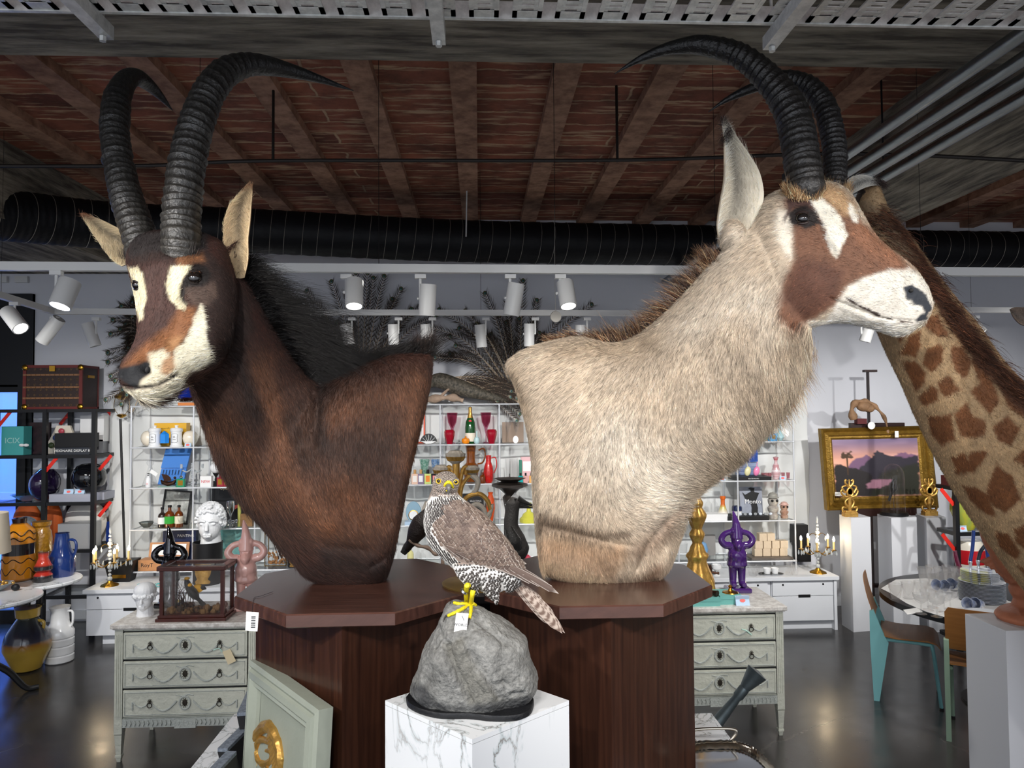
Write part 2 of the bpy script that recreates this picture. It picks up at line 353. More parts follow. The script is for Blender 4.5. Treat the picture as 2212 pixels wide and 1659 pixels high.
t=thing('cable_tray','galvanised perforated cable tray running below the concrete beam','cable tray',(0,1.8,zt))
b.build('tray_bed',m_galv,t,smooth=0)
for px in (205,946,1680):
    b=MB();x=at(px,50,yb)[0];b.bx(x-.02,x+.02,yf-.15,yb+.07,zt-.045,zt-.004)
    b.tube([(x,yb+.045,zt-.06),(x,yb+.045,zt+.45)],.005,seg=6);b.tube([(x,yb+.045,zt-.062),(x,yb+.045,zt-.047)],.01,seg=6)
    b.build('hanger_bracket',m_galv,t,smooth=0)
# ================================================================ four conduit pipes at the right, on a hanger
m_pipe=mat('conduit_steel','8e9498',.3,metal=.9,var=.3,vs=18,col2='5c6164',stretch=(1,.2,1))
for i,x in enumerate((1.86,2.0,2.13,2.25)):
    b=MB();b.tube([(x,1.2,3.27),(x,7.1,3.27)],.027,seg=14);b.tube([(x,4.4+.3*i,3.27),(x,4.56+.3*i,3.27)],.031,seg=14)
    c=['innermost steel conduit pipe of four under the right beam, nearest the antlered heads','second steel conduit pipe from the room side under the right beam','third steel conduit pipe from the room side under the right beam','outermost steel conduit pipe of four, closest to the giraffe side'][i].replace('antlered heads','horns')
    o=one('conduit_pipe',b,m_pipe,c,'pipe',loc=(x,4,3.24),group='steel conduit pipes under the right beam')
b=MB();b.bx(1.75,2.36,3.98,4.02,3.30,3.34);t=one('pipe_hanger',b,mat('strut_dark','4a4c4e',.5,metal=.6),'steel strut bracket clamping the four conduit pipes','bracket',smooth=0)
for x in (1.72,2.4):
    q=MB();q.tube([(x+.06*(1 if x<2 else -1),4,3.32),(x+.06*(1 if x<2 else -1),4,3.9)],.006,seg=6);q.build('hanger_rod',m_dark,t)
for x in (1.86,2.0,2.13,2.25):
    q=MB();q.tube([(x-.05,4,3.3),(x-.035,4,3.255),(x,4,3.236),(x+.035,4,3.255),(x+.05,4,3.3)],.006,seg=6);q.build('pipe_clamp',m_galv,t)
# thin black sprinkler pipe across the room with its drop rods
m_rod=mat('rod_black','26211f',.5,metal=.4)
zs=at(1106,348,4.12)[2]
b=MB();b.tube(spline([at(-200,358,4.0),at(300,358,4.1),at(590,347,4.12),at(1333,346,4.12),at(1760,332,3.9),at(1900,334,3.9),at(2040,338,3.8),at(2300,352,3.7)],40),.011,seg=8)
t=one('sprinkler_pipe',b,m_rod,'thin dark pipe crossing under the brick ceiling in front of the duct','pipe',loc=(0,4.1,zs))
for px in (590,1333):
    q=MB();x=at(px,300,4.12)[0];q.tube([(x,4.12,zs),(x,4.12,ZC-.005)],.008,seg=6);q.build('drop_rod',m_rod,t)
# ceiling detector on a conduit
x=at(1006,372,6.0);b=MB();b.tube([x+[0,0,-.55],(x[0]+.012,6,x[2])],.006,seg=6);b.tube([x,(x[0],x[1],3.84)],.004,seg=5)
t=one('ceiling_detector',b,mat('detector_white','c9c9c9',.5),'small white ceiling detector on a hanging tube before the duct','detector')
q=MB();q.lathe([(.02,.05),(.055,.04),(.055,-.01),(.03,-.03),(.01,-.05)],x);q.build('sensor_head',MATS['detector_white'],t)
# ================================================================ light tracks and spotlights
m_white=mat('fixture_white','e2e2e0',.4);m_lens=mat('lamp_lens','fffdf6',.3,emit=14);m_bulbcup=mat('cup_grey','9c9c98',.5)
def track(name,p0,p1,label,wires=()):
    p0,p1=np.array(p0),np.array(p1);b=MB();d=p1-p0;n=np.cross(d,[0,0,1]);n=n/np.linalg.norm(n)*.018;u=np.array([0,0,.022])
    b.rings([[p+n-u,p+n+u,p-n+u,p-n-u] for p in (p0,p1)])
    t=one(name,b,m_white,label,'light track',loc=(p0+p1)/2,group='white lighting tracks',smooth=0)
    for f in wires:
        q=MB();w=p0+d*f;q.tube([w,(w[0],w[1],3.9)],.0015,seg=4);q.build('suspension_wire',m_rod,t)
    return t
Y1,Y2=3.8,5.65
track('lighting_track',at(-200,574,Y1),at(2500,590,Y1-.02),'long white front lighting track just under the black duct',(.22,.36,.5,.63,.8))
track('lighting_track',at(115,673,Y2),at(1420,677,Y2),'white rear lighting track in front of the peacock feathers',(.3,.7))
track('lighting_track',at(1825,668,Y2),at(2500,672,Y2),'short white lighting track above the giraffe neck at the right',(.4,))
track('lighting_track',at(-150,592,4.2),at(115,673,Y2),'white lighting track running back along the left side above the trunk',(.5,))
def spot(mx,my,top,bot,w,Y,lit,label,aimp=None,power=0):
    """spotlight can hanging from a track: mount px, can top/bottom centre px, can width px"""
    T,B=at(*top,Y),at(*bot,Y-.05 if lit else Y+.02);r=w/2/FPX*Y;M0=at(mx,my,Y)
    t=thing('track_spotlight',label,'spotlight',M0,group='white track spotlights')
    b=MB();b.bx(M0[0]-.028,M0[0]+.03,M0[1]-.016,M0[1]+.016,M0[2]-.03,M0[2]-.008);b.build('track_adapter',m_white,t,smooth=0)
    b=MB();e=T*.55+B*.45+np.array([-r-.012,0,0]);b.tube([M0-[0,0,.02],(M0[0],M0[1],e[2]),e*.9+(T+B)/2*.1],.008,seg=8);b.build('stem',m_white,t)
    d=(B-T);Ln=np.linalg.norm(d);d=d/Ln
    b=MB();b.lathe([(r*.97,0),(r,.004),(r,Ln),(r*.86,Ln),(r*.84,Ln-.02),(r*.84,Ln-.021)],T,seg=28,axis=d,cap=False)
    b.lathe([(r*.5,.0),(r*.97,0)],T,seg=28,axis=d);h=b.build('housing',m_white,t)
    b=MB();b.lathe([(.001,Ln-.012),(r*.84,Ln-.012)],T,seg=28,axis=d,cap=False);b.build('lens',m_lens if lit else m_bulbcup,t)
    if power:
        light('track_lamp','SPOT',B+d*.03,B+d if aimp is None else aimp,power,(1,.97,.93),spot_size=math.radians(70),spot_blend=.7,shadow_soft_size=.035)
spot(122,582,(152,608),(129,662),44,Y1,1,'lit spotlight on the front track above the left black shelves',power=14)
spot(585,590,(562,605),(578,662),42,Y1,0,'unlit spotlight behind the near ear of the dark antelope')
spot(748,590,(765,606),(765,662),38,Y1,1,'lit spotlight over the black mane of the dark antelope',power=14)
spot(908,590,(925,614),(922,682),36,Y1,0,'upright unlit spotlight above the rear of the dark antelope')
spot(1102,590,(1116,612),(1104,681),36,Y1,0,'tilted unlit spotlight between the two antelope mounts')
spot(1210,590,(1220,610),(1228,662),37,Y1,1,'lit spotlight above the back of the pale antelope',power=14)
spot(32,650,(16,672),(45,710),32,4.85,1,'lit spotlight on the side track at the far left of the shop',power=8)
spot(118,682,(128,688),(90,738),27,Y2,0,'leaning spotlight on the rear track above the trunk')
spot(208,684,(188,698),(206,748),24,Y2,0,'spotlight on the rear track left of the peacock feather spray')
spot(760,684,(745,700),(755,744),23,Y2,0,'rear track spotlight low behind the black mane')
spot(861,684,(849,700),(851,744),23,Y2,0,'rear track spotlight above the shoulder of the dark antelope')
spot(934,684,(919,700),(923,748),22,Y2,0,'rear track spotlight behind the mane tuft of the dark antelope')
spot(1049,684,(1036,701),(1041,750),23,Y2,0,'rear track spotlight left of the pale antelope back')
spot(1156,684,(1143,699),(1143,748),23,Y2,0,'rear track spotlight directly above the pale antelope back')
spot(1268,684,(1254,702),(1254,750),22,Y2,0,'rear track spotlight half hidden by the pale antelope mane')
spot(1860,684,(1878,706),(1868,738),24,Y2,0,'spotlight peeking below the chin of the pale antelope')
spot(2106,680,(2088,690),(2118,722),32,Y2,1,'lit spotlight behind the giraffe mane',power=10)
b=MB();c=at(1201,684,5.5);b.lathe([(.001,0),(.042,0),(.044,.01),(.03,.022)],c,24,axis=(-.1,1,.1));b.tube([c+[0,.01,.03],c+[-.005,.01,.2]],.002,seg=5);b.tube([c+[-.005,.01,.2],(c[0],c[1],3.9)],.0015,seg=4);one('hanging_sensor',b,mat('sensor_white','d2cdc2',.5),'small round off-white disc hanging on a wire between the two lighting tracks','sensor')
# lamps on the same tracks washing the shelves and the wall
WASH=[((-3.2,Y1,2.68),(-3.6,6.5,1.2),55),((-1.9,Y1,2.68),(-2.3,6.7,1.1),85),((-.6,Y1,2.68),(-.7,6.7,1.1),85),((.5,Y1,2.68),(.6,6.7,1.1),85),((1.7,Y1,2.68),(2.0,6.7,1.1),80),((3.0,Y1,2.68),(3.4,6.9,1.3),80),((4.4,Y1,2.68),(4.6,6.9,1.2),60),((3.2,Y2,2.68),(3.0,4.4,.6),30),((-3.0,Y1,2.68),(-2.7,4.0,.5),30),((1.9,Y1,2.68),(1.6,4.3,.5),35)]
for a,c,p in WASH:light('track_lamp','SPOT',a,c,p*2.6,(1,.98,.95),spot_size=math.radians(66),spot_blend=.8,shadow_soft_size=.04)
# ================================================================ tools for the mounted animals
def loft(st,n=60,seg=40,ex=2.3):
    """st rows: ax, ay, bx, by, Y, half thickness[, dYb]"""
    st=np.array([list(r)+[0]*(7-len(r)) for r in st],float);q=spline(st,n);C=[];H=[]
    for r in q:
        A,B=at(r[0],r[1],r[4]),at(r[2],r[3],r[4]+r[6]);C.append((A+B)/2);H.append((A-B)/2)
    C,H=np.array(C),np.array(H);T=np.gradient(C,axis=0);T /= np.linalg.norm(T,axis=1)[:,None];R=[]
    a=np.arange(seg)*2*PI/seg;ca,sa=np.cos(a),np.sin(a);e=2/ex
    ca,sa=np.sign(ca)*abs(ca)**e,np.sign(sa)*abs(sa)**e
    for i in range(n):
        w=np.cross(T[i],H[i]);w /= np.linalg.norm(w)+1e-9
        if w@CF>0:w=-w
        # keep the third axis mostly along the view so that outlines stay put
        R.append(C[i]+ca[:,None]*H[i]+sa[:,None]*w*q[i][5])
    return R
def shrink(R,k=4,amt=.35,bulge=.5,first=True):
    """rounded end: adds shrinking copies beyond the first or last ring"""
    r0=R[0] if first else R[-1];r1=R[1] if first else R[-2];c=r0.mean(0);d=c-r1.mean(0);d /= np.linalg.norm(d)+1e-9;out=[]
    rad=np.linalg.norm(r0-c,axis=1).mean()
    for i in range(1,k+1):
        a=i/k*PI/2;out.append(c+(r0-c)*max(math.cos(a),.02)+d*math.sin(a)*rad*bulge)
    return out[::-1]+list(R) if first else list(R)+out
def fuse(mbs,vox,sm=6):
    b=MB()
    for R in mbs:
        if isinstance(R,MB):b.add(R.v,R.f)
        else:b.rings(R)
    me=bpy.data.meshes.new('tmp');me.from_pydata(b.v,[],b.f);o=bpy.data.objects.new('tmp',me);COL.objects.link(o)
    m=o.modifiers.new('r','REMESH');m.mode='VOXEL';m.voxel_size=vox;m.use_smooth_shade=True
    s=o.modifiers.new('s','SMOOTH');s.factor=.5;s.iterations=sm
    dg=bpy.context.evaluated_depsgraph_get();me2=bpy.data.meshes.new_from_object(o.evaluated_get(dg));bpy.data.objects.remove(o)
    return Body(me2)
class Body:
    def __init__(s,me):s.me=me;s.read()
    def read(s):
        n=len(s.me.vertices);s.V=np.empty(n*3,np.float32);s.me.vertices.foreach_get('co',s.V);s.V=s.V.reshape(-1,3).astype(float)
        s.N=np.empty(n*3,np.float32);s.me.vertices.foreach_get('normal',s.N);s.N=s.N.reshape(-1,3).astype(float)
        s.bvh=BVHTree.FromPolygons([Vector(v) for v in s.V],[tuple(p.vertices) for p in s.me.polygons]);s.P=proj(s.V)
    def hit(s,px,py):
        d=Vector(ray(px,py)).normalized();h=s.bvh.ray_cast(Vector(CAMP),d)
        if h[0] is None:
            h=s.bvh.find_nearest(Vector(CAMP)+d*2.3);return np.array(h[0]),np.array(h[1])
        return np.array(h[0]),np.array(h[1])
    def push(s,items):
        """items: (px,py,radius,amount) or ([(px,py)..],radius,amount): move the skin along its normal around surface points"""
        D=np.zeros(len(s.V))
        for it in items:
            if isinstance(it[0],list):
                pl=it[0];q=[]
                for (a,b) in zip(pl[:-1],pl[1:]):
                    k=max(2,int(np.hypot(b[0]-a[0],b[1]-a[1])/4))
                    for j in range(k):q.append((a[0]+(b[0]-a[0])*j/k,a[1]+(b[1]-a[1])*j/k))
                q.append(pl[-1]);Q=np.array([s.hit(*u)[0] for u in q]);r,amt=it[1:]
                sel=np.where(((s.V>Q.min(0)-3*r) & (s.V<Q.max(0)+3*r)).all(1))[0]
                d2=np.full(len(sel),1e9)
                for u in Q:d2=np.minimum(d2,((s.V[sel]-u)**2).sum(1))
                D[sel]+=amt*np.exp(-d2/(2*(r/1.6)**2))
            else:
                u=s.hit(it[0],it[1])[0];d2=((s.V-u)**2).sum(1);D+=it[3]*np.exp(-d2/(2*(it[2]/1.6)**2))
        s.V=s.V+s.N*D[:,None];s.me.vertices.foreach_set('co',s.V.astype(np.float32).ravel());s.me.update();s.read()
    def floor(s,z0):
        s.V[:,2]=np.maximum(s.V[:,2],z0);s.me.vertices.foreach_set('co',s.V.astype(np.float32).ravel());s.me.update();s.read()
    def paint(s,base,layers,jit=5,seed=1,field=None):
        """layers: (polygon px, colour, softness px[, opacity]); returns linear colours per vertex"""
        C=np.tile(np.array(L(base)),(len(s.V),1));n=vnoise(s.V,45,seed)*.6+vnoise(s.V,110,seed+3)*.4;n2=vnoise(s.V,9,seed+5)
        if field is not None:C=field(s.P,s.V,C,n2)
        for ly in layers:
            poly,col,soft=ly[:3];op=ly[3] if len(ly)>3 else 1
            lo,hi=np.min(poly,0)-soft*3-20,np.max(poly,0)+soft*3+20
            sel=np.where(((s.P>lo) & (s.P<hi)).all(1))[0]
            if not len(sel):continue
            d=psdf(s.P[sel],poly)+n[sel]*jit
            w=(1-sstep(-soft,soft,d))[:,None]*op;C[sel]=C[sel]*(1-w)+np.array(L(col))*w
        C=C*(1+.15*vnoise(s.V,55,seed+9)+.12*vnoise(s.V,22,seed+11))[:,None];s.C=np.clip(C,0,1);return s.C
    def build(s,name,mt,parent):
        s.me.materials.clear();s.me.materials.append(mt)
        ca=s.me.color_attributes.new('Col','FLOAT_COLOR','POINT');ca.data.foreach_set('color',np.c_[s.C,np.ones(len(s.C))].astype(np.float32).ravel())
        b=wloc(parent);s.me.vertices.foreach_set('co',(s.V-b).astype(np.float32).ravel());s.me.polygons.foreach_set('use_smooth',[True]*len(s.me.polygons));s.me.update()
        s.me.name=name;o=bpy.data.objects.new(name,s.me);COL.objects.link(o);o.parent=parent;WL[o.name]=b;s.o=o;return o
    def tris(s):
        s.me.calc_loop_triangles();t=np.empty(len(s.me.loop_triangles)*3,np.int32);s.me.loop_triangles.foreach_get('vertices',t);return t.reshape(-1,3)
def flowfield(anch,sig=55):
    A=np.array(anch,float)
    def f(P,V):
        w=np.exp(-((P[:,None,:]-A[None,:,:2])**2).sum(2)/(2*sig*sig))+1e-7*1/(1+((P[:,None,:]-A[None,:,:2])**2).sum(2))
        d=A[:,2:4]/np.linalg.norm(A[:,2:4],axis=1)[:,None];g=(w@d)/w.sum(1)[:,None]
        return g[:,:1]*CR-g[:,1:2]*CU
    return f
def strands(name,roots,tips_fn,col,parent,mt,npts=4,r0=.00035,rt=.00008):
    n=len(roots);hc=bpy.data.hair_curves.new(name);hc.add_curves([npts]*n)
    t=np.linspace(0,1,npts);P=tips_fn(t)-wloc(parent)  # n,npts,3
    hc.attributes['position'].data.foreach_set('vector',P.astype(np.float32).ravel())
    ra=hc.attributes.get('radius') or hc.attributes.new('radius','FLOAT','POINT')
    rr=(np.ones((n,1))*r0)*(1-t)[None]+rt*t[None];ra.data.foreach_set('value',rr.astype(np.float32).ravel())
    ca=hc.attributes.new('hcol','FLOAT_COLOR','CURVE');ca.data.foreach_set('color',np.c_[col,np.ones(n)].astype(np.float32).ravel())
    hc.materials.append(mt);o=bpy.data.objects.new(name,hc);COL.objects.link(o);o.parent=parent;WL[o.name]=wloc(parent);return o
def hair_mat(name,rough=.55,spec=.35):
    m,nt,b=_nodes(name);a=nt.nodes.new('ShaderNodeAttribute');a.attribute_name='hcol'
    nt.links.new(a.outputs['Color'],b.inputs['Base Color']);b.inputs['Roughness'].default_value=rough;b.inputs['Specular IOR Level'].default_value=spec;return m
def fur(body,n,flow,length,mt,parent,name='fur',lift=.35,jit=.25,var=.3,r0=.0005,back=-.35,droop=0,lenfn=None,mask=None,seed=3,colfn=None,npts=4):
    g=np.random.default_rng(seed);T=body.tris();V=body.V;a,b,c=V[T[:,0]],V[T[:,1]],V[T[:,2]]
    N=np.cross(b-a,c-a);ar=np.linalg.norm(N,axis=1)/2;N /= (ar*2+1e-15)[:,None];mid=(a+b+c)/3
    vd=CAMP-mid;vd /= np.linalg.norm(vd,axis=1)[:,None];w=ar*((N*vd).sum(1)>back)
    if mask is not None:w=w*mask(proj(mid),mid)
    i=g.choice(len(T),n,p=w/w.sum());u,v=g.random(n),g.random(n);k=u+v>1;u[k],v[k]=1-u[k],1-v[k]
    P=a[i]+(b[i]-a[i])*u[:,None]+(c[i]-a[i])*v[:,None];nn=N[i];px=proj(P)
    F=flow(px,P)+g.normal(0,jit*.5,(n,3));F -= nn*(F*nn).sum(1)[:,None];F /= np.linalg.norm(F,axis=1)[:,None]+1e-9
    ln=length*(lenfn(px,P) if lenfn else 1)*(.65+.7*g.random(n));lf=lift*(.6+.8*g.random(n))
    C=body.C[T[i,0]];br=np.exp(g.normal(0,var,n))[:,None];C=np.clip(C*br,0,1)
    if colfn:C=colfn(px,P,C,g)
    W=g.normal(0,jit,(n,3))
    def f(t):
        tt=t[None,:,None];s=ln[:,None,None]
        return (P-nn*.001)[:,None]+s*(F[:,None]*tt+nn[:,None]*(lf[:,None,None]*(tt-.45*tt**2))+W[:,None]*(tt**2)*.35+np.array([0,0,-droop])*tt**2)
    return strands(name,P,f,C,parent,mt,r0=r0,npts=npts)
def tufts(name,pts,dirs,ln,col,parent,mt,n,spread=.3,wid=.01,bend=(0,0,-.3),var=.3,r0=.0006,seed=5,npts=6,cols=None):
    """long hair from a polyline of roots with interpolated directions (3-D), lengths and colours"""
    g=np.random.default_rng(seed);pts,dirs,ln=np.array(pts),np.array(dirs,float),np.array(ln,float)
    m=len(pts)-1;t=g.random(n)*m;i=np.minimum(t.astype(int),m-1);u=(t-i)[:,None]
    P=pts[i]*(1-u)+pts[i+1]*u+g.normal(0,wid,(n,3));D=dirs[i]*(1-u)+dirs[i+1]*u;D /= np.linalg.norm(D,axis=1)[:,None]
    K=max(6,n//45);kc=(t/m*K).astype(int).clip(0,K-1);sub=g.integers(0,3,n)
    CD=g.normal(0,spread,(K*3,3));ki=kc*3+sub;CP=g.normal(0,wid,(K*3,3));D=D+CD[ki]+g.normal(0,spread*.3,(n,3));P=P+CP[ki]*.8;l=(ln[i]*(1-u[:,0])+ln[i+1]*u[:,0])*(.45+.3*g.random(n)+.35*g.random(K*3)[ki])
    CV=np.exp(g.normal(0,var*.8,K*3))[ki][:,None]
    c=np.array(L(col)) if cols is None else None;C=np.tile(c,(n,1)) if cols is None else np.array([L(k) for k in cols])[g.integers(0,len(cols),n)]
    C=np.clip(C*np.exp(g.normal(0,var,n))[:,None]*CV,0,1);B=np.array(bend);W=g.normal(0,.12,(n,3))
    def f(t):
        tt=t[None,:,None];s=l[:,None,None];return P[:,None]+s*(D[:,None]*tt+(B+W[:,None])*tt**2)
    return strands(name,P,f,C,parent,mt,npts=npts,r0=r0,rt=.0001)
def horn(name,rows,parent,mt,rings,tip=.72,amp=.075,base='4a4742',end='131417',seg=44,M=None,label=None):
    """rows: px, py, width px, Y"""
    n=560;q=spline(np.array(rows,float),n);P=np.array([at(r[0],r[1],r[3]) for r in q]);rad=np.maximum(q[:,2],.8)/2/FPX*q[:,3]
    d=np.r_[0,np.cumsum(np.linalg.norm(np.diff(P,axis=0),axis=1))];s=d/d[-1]
    # ring phase: rings crowd towards the base
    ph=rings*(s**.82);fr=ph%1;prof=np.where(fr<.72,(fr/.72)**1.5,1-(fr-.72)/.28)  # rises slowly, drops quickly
    fade=1-sstep(tip-.1,tip+.05,s);A=amp*fade*(.7+.5*sstep(0,.25,s))
    T=np.gradient(P,axis=0);T /= np.linalg.norm(T,axis=1)[:,None];u=-CF-T[0]*(-CF@T[0]);u /= np.linalg.norm(u)
    b=MB();R=[];cols=[];a=np.arange(seg)*2*PI/seg;g=np.random.default_rng(rings);wob=g.normal(0,1,(rings+3,3))
    c0,c1=np.array(L(base)),np.array(L(end))
    for i in range(n):
        u=u-T[i]*(u@T[i]);u /= np.linalg.norm(u);w=np.cross(T[i],u);k=int(ph[i]);wb=wob[min(k,rings+2)]
        rr=rad[i]*(.955+A[i]*prof[i]*(1+.35*wb[0]*np.cos(a+wb[1]))+.006*np.cos(a*11+wb[2])*fade[i])
        off=T[i]*(rad[i]*.10*fade[i]*np.cos(a+wb[1]))[:,None]
        R.append(P[i]+rr[:,None]*(np.cos(a)[:,None]*u+np.sin(a)[:,None]*w)+off)
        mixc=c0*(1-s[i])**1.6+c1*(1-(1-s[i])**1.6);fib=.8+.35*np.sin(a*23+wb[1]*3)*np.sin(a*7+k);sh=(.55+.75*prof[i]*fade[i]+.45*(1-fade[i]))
        cols.append(np.clip(mixc[None]*(sh*fib)[:,None],0,1))
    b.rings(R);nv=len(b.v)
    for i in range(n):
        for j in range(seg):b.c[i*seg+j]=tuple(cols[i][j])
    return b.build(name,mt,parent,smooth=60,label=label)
def ear(name,rows,parent,mt_skin,mt_hair,cin,cout,cup=.5,facing=None,label=None,tipcol=None,hairn=1800,hl=.02,tuft=None):
    """rows from base to tip: lx,ly, rx,ry, Y : outline px left/right; a cupped leaf with thickness whose open side looks to the camera"""
    q=spline(np.array(rows,float),40);b=MB();m=15;R=[];CO=[];face=np.array(facing if facing is not None else -CF,float)
    for i,r in enumerate(q):
        A,B=at(r[0],r[1],r[4]),at(r[2],r[3],r[4]);c=(A+B)/2;h=(B-A)/2;wd=np.linalg.norm(h);u=np.linspace(-1,1,m);t=i/39
        dp=-face*wd*cup*2*(1-t*.5)
        inn=[c+h*x+dp*(1-abs(x)**1.6)*1.0 for x in u];th=wd*.10+.0015
        out=[c+h*x*1.03+dp*(1-abs(x)**1.6)*1.12-face*th for x in u[::-1]]
        R.append(np.array(inn+out));k=np.array(L(cin));k2=np.array(L(cout));tc=np.array(L(tipcol)) if tipcol else k2
        tt=sstep(.78,.95,t) if tipcol else 0
        ci=[k*(.36+.72*abs(x)**1.1+.12*math.sin(t*9+x*5))*(1-tt)+tc*tt for x in u];co=[k2*(1-tt)+tc*tt]*m;CO.append(ci+co)  # inner colour darkens to the middle, painting in the cup's shade
    b.rings(R)
    for i in range(40):
        for j in range(2*m):b.c[i*2*m+j]=tuple(np.clip(CO[i][j],0,1))
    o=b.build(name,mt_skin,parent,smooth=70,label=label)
    g=np.random.default_rng(11);n=hairn;i=g.integers(1,37,n);x=g.random(n)*2-1;x=np.sign(x)*abs(x)**.6;j=np.clip(((x+1)/2*(m-1)),0,m-1).astype(int)
    RR=np.array(R);Pt=RR[i,j];nx=RR[np.minimum(i+2,39),j]-Pt;nx /= np.linalg.norm(nx,axis=1)[:,None]+1e-9
    C=np.clip(np.array(CO)[i,j]*np.exp(g.normal(0,.22,n))[:,None]*1.15,0,1);D=nx*.8+face*.35+g.normal(0,.3,(n,3));ln=hl*(.5+g.random(n))
    W=(RR[i,m//2]-Pt);W /= np.linalg.norm(W,axis=1)[:,None]+1e-6;W *= .5
    strands('ear_hair',Pt,lambda t:Pt[:,None]+ln[:,None,None]*(D[:,None]*t[None,:,None]+W[:,None]*t[None,:,None]**2),C,o,mt_hair,r0=.0004)
    return o
m_eye=mat('glass_eye','120d0b',.04,coat=1,spec=.8);m_fhair=hair_mat('fur_strands');m_mane=hair_mat('mane_strands',.38,.4)
m_hide=vcmat('hide',.75,bump=.25,bs=160);m_horn=vcmat('horn_keratin',.36,bump=.45,bs=95,spec=.6);m_noseskin=mat('nose_leather','26282c',.38,bump=.5,bs=220,var=.5,vs=30,col2='4a4d52')
def eye(body,px,py,r,parent,sink=.55,name='eye',lid=True,lc='1b1412',sq=.82):
    p,n=body.hit(px,py);c=p-n*r*sink;b=MB();b.ball(c,r,24,16);o=b.build(name,m_eye,parent)
    if lid:
        # eyelid rim hugging the ball
        u=CR-n*(CR@n);u /= np.linalg.norm(u);w=np.cross(n,u);b=MB();pts=[]
        for k in range(37):
            a=k*2*PI/36;e=abs(math.sin(a))**1.2;v=u*math.cos(a)*r*1.12+w*math.sin(a)*r*sq;h=math.sqrt(max(r*r*1.02-(v@v),0)) if v@v<r*r*1.02 else 0
            pts.append(c+v+n*(h+r*.02))
        b.tube(pts,r*.17,seg=8,cap=False);b.build('eyelid',mat('lid_'+lc,lc,.45),o)
    return o
# ================================================================ the dark antelope (left)
SB=at(760,1262,2.52);SB[2]=1.4
sab=thing('sable_antelope_mount','dark chestnut antelope shoulder mount with black mane and white face stripes','taxidermy',SB,)
neck=loft([(520,520,330,640,2.36,.06),(505,560,395,740,2.38,.085),(548,632,404,815,2.42,.10),(582,692,426,872,2.46,.115),(622,752,452,940,2.50,.13),(662,806,480,1010,2.53,.15),
             (706,820,520,1075,2.56,.17),(770,794,572,1132,2.57,.18),(850,768,626,1196,2.57,.18),(905,764,680,1252,2.57,.165),(931,773,758,1266,2.57,.145),(925,840,826,1254,2.57,.13),(893,935,845,1215,2.57,.125)],90,44,2.4)
neck=shrink(neck,5,bulge=.10,first=False)
head=loft([(282,545,492,540,2.33,.085),(278,575,502,580,2.31,.10),(286,606,510,628,2.29,.105),(294,645,508,690,2.27,.098),(298,690,497,742,2.24,.09),(296,728,472,782,2.21,.08),
             (283,765,432,803,2.17,.07),(264,792,402,820,2.14,.062),(257,812,376,845,2.115,.058),(263,836,352,860,2.10,.05),(282,850,332,864,2.095,.035)],70,44,2.25)
head=shrink(shrink(head,5,bulge=.5),5,bulge=.35,first=False)
sb=fuse([neck,head],.0052,8)
sb.floor(1.4005);sb.push([(405,585,.035,.010),(395,560,.03,.006),(300,600,.03,.006),(418,601,.017,-.006),([(395,620),(392,650),(402,665)],.010,-.010),([(360,560),(352,640),(342,700),(318,760),(290,795)],.022,.009),
         (330,700,.03,.002),([(385,690),(370,740)],.02,-.006),(450,720,.05,.008),(300,790,.03,.006),(318,800,.010,-.016),(262,812,.007,-.008),(285,805,.02,.004),
         ([(270,836),(300,840),(341,832),(365,820),(386,806)],.0055,-.010),([(300,846),(330,842),(370,826)],.012,.003),(300,828,.014,.004),
         ([(688,830),(694,880),(690,930),(684,970)],.009,-.010),([(672,828),(676,880),(672,925)],.008,-.007),([(590,880),(610,980),(640,1060),(700,1130)],.05,.012),([(640,1140),(700,1180),(790,1190)],.02,-.004),([(800,1225),(835,1205),(860,1165)],.012,-.005),(740,1030,.09,.014),(640,960,.04,-.010),(560,900,.05,.008)])
z=lambda pts,sx,ox,oy:[(x/sx+ox,y/sx+oy) for x,y in pts]
Z2=lambda p:z(p,3.95,220,480);Z3=lambda p:z(p,2.2417,380,560)
def sfield(P,V,C,n):
    x,y=P[:,0],P[:,1];k=np.array(L('3c271e'));o=np.array(L('6a452e'));dk=np.array(L('1d1412'))
    w=(sstep(700,860,y)*(1-sstep(1120,1240,y)))[:,None];C=C*(1-w)+k*w
    # russet band down the front of the neck and on the shoulder
    for (ax,ay,bx,by,s,op,c) in ((560,800,610,960,32,.8,o),(480,900,560,1060,30,.75,o),(600,1010,700,1130,45,.7,o),(740,1060,800,1130,60,.55,o),(720,900,860,850,35,.6,o),(900,820,880,1000,26,.7,o),(430,870,460,930,14,.5,o),
                              (500,740,560,900,22,.75,dk),(560,620,700,830,24,.9,dk),(700,1200,830,1230,38,.8,dk),(690,830,700,960,14,.6,dk),(800,1150,850,1200,20,.35,dk),(620,900,660,1000,16,.5,dk),(520,1090,640,1230,20,.45,dk),(760,990,860,980,40,.25,dk)):
        d=np.array([bx-ax,by-ay]);q=P-[ax,ay];t=np.clip((q@d)/(d@d),0,1);r=np.linalg.norm(q-t[:,None]*d,axis=1)*(1+.5*n);e=(np.exp(-(r/s)**2)*op)[:,None];C=C*(1-e)+c*e
    return C*(1+.35*n[:,None]*w)
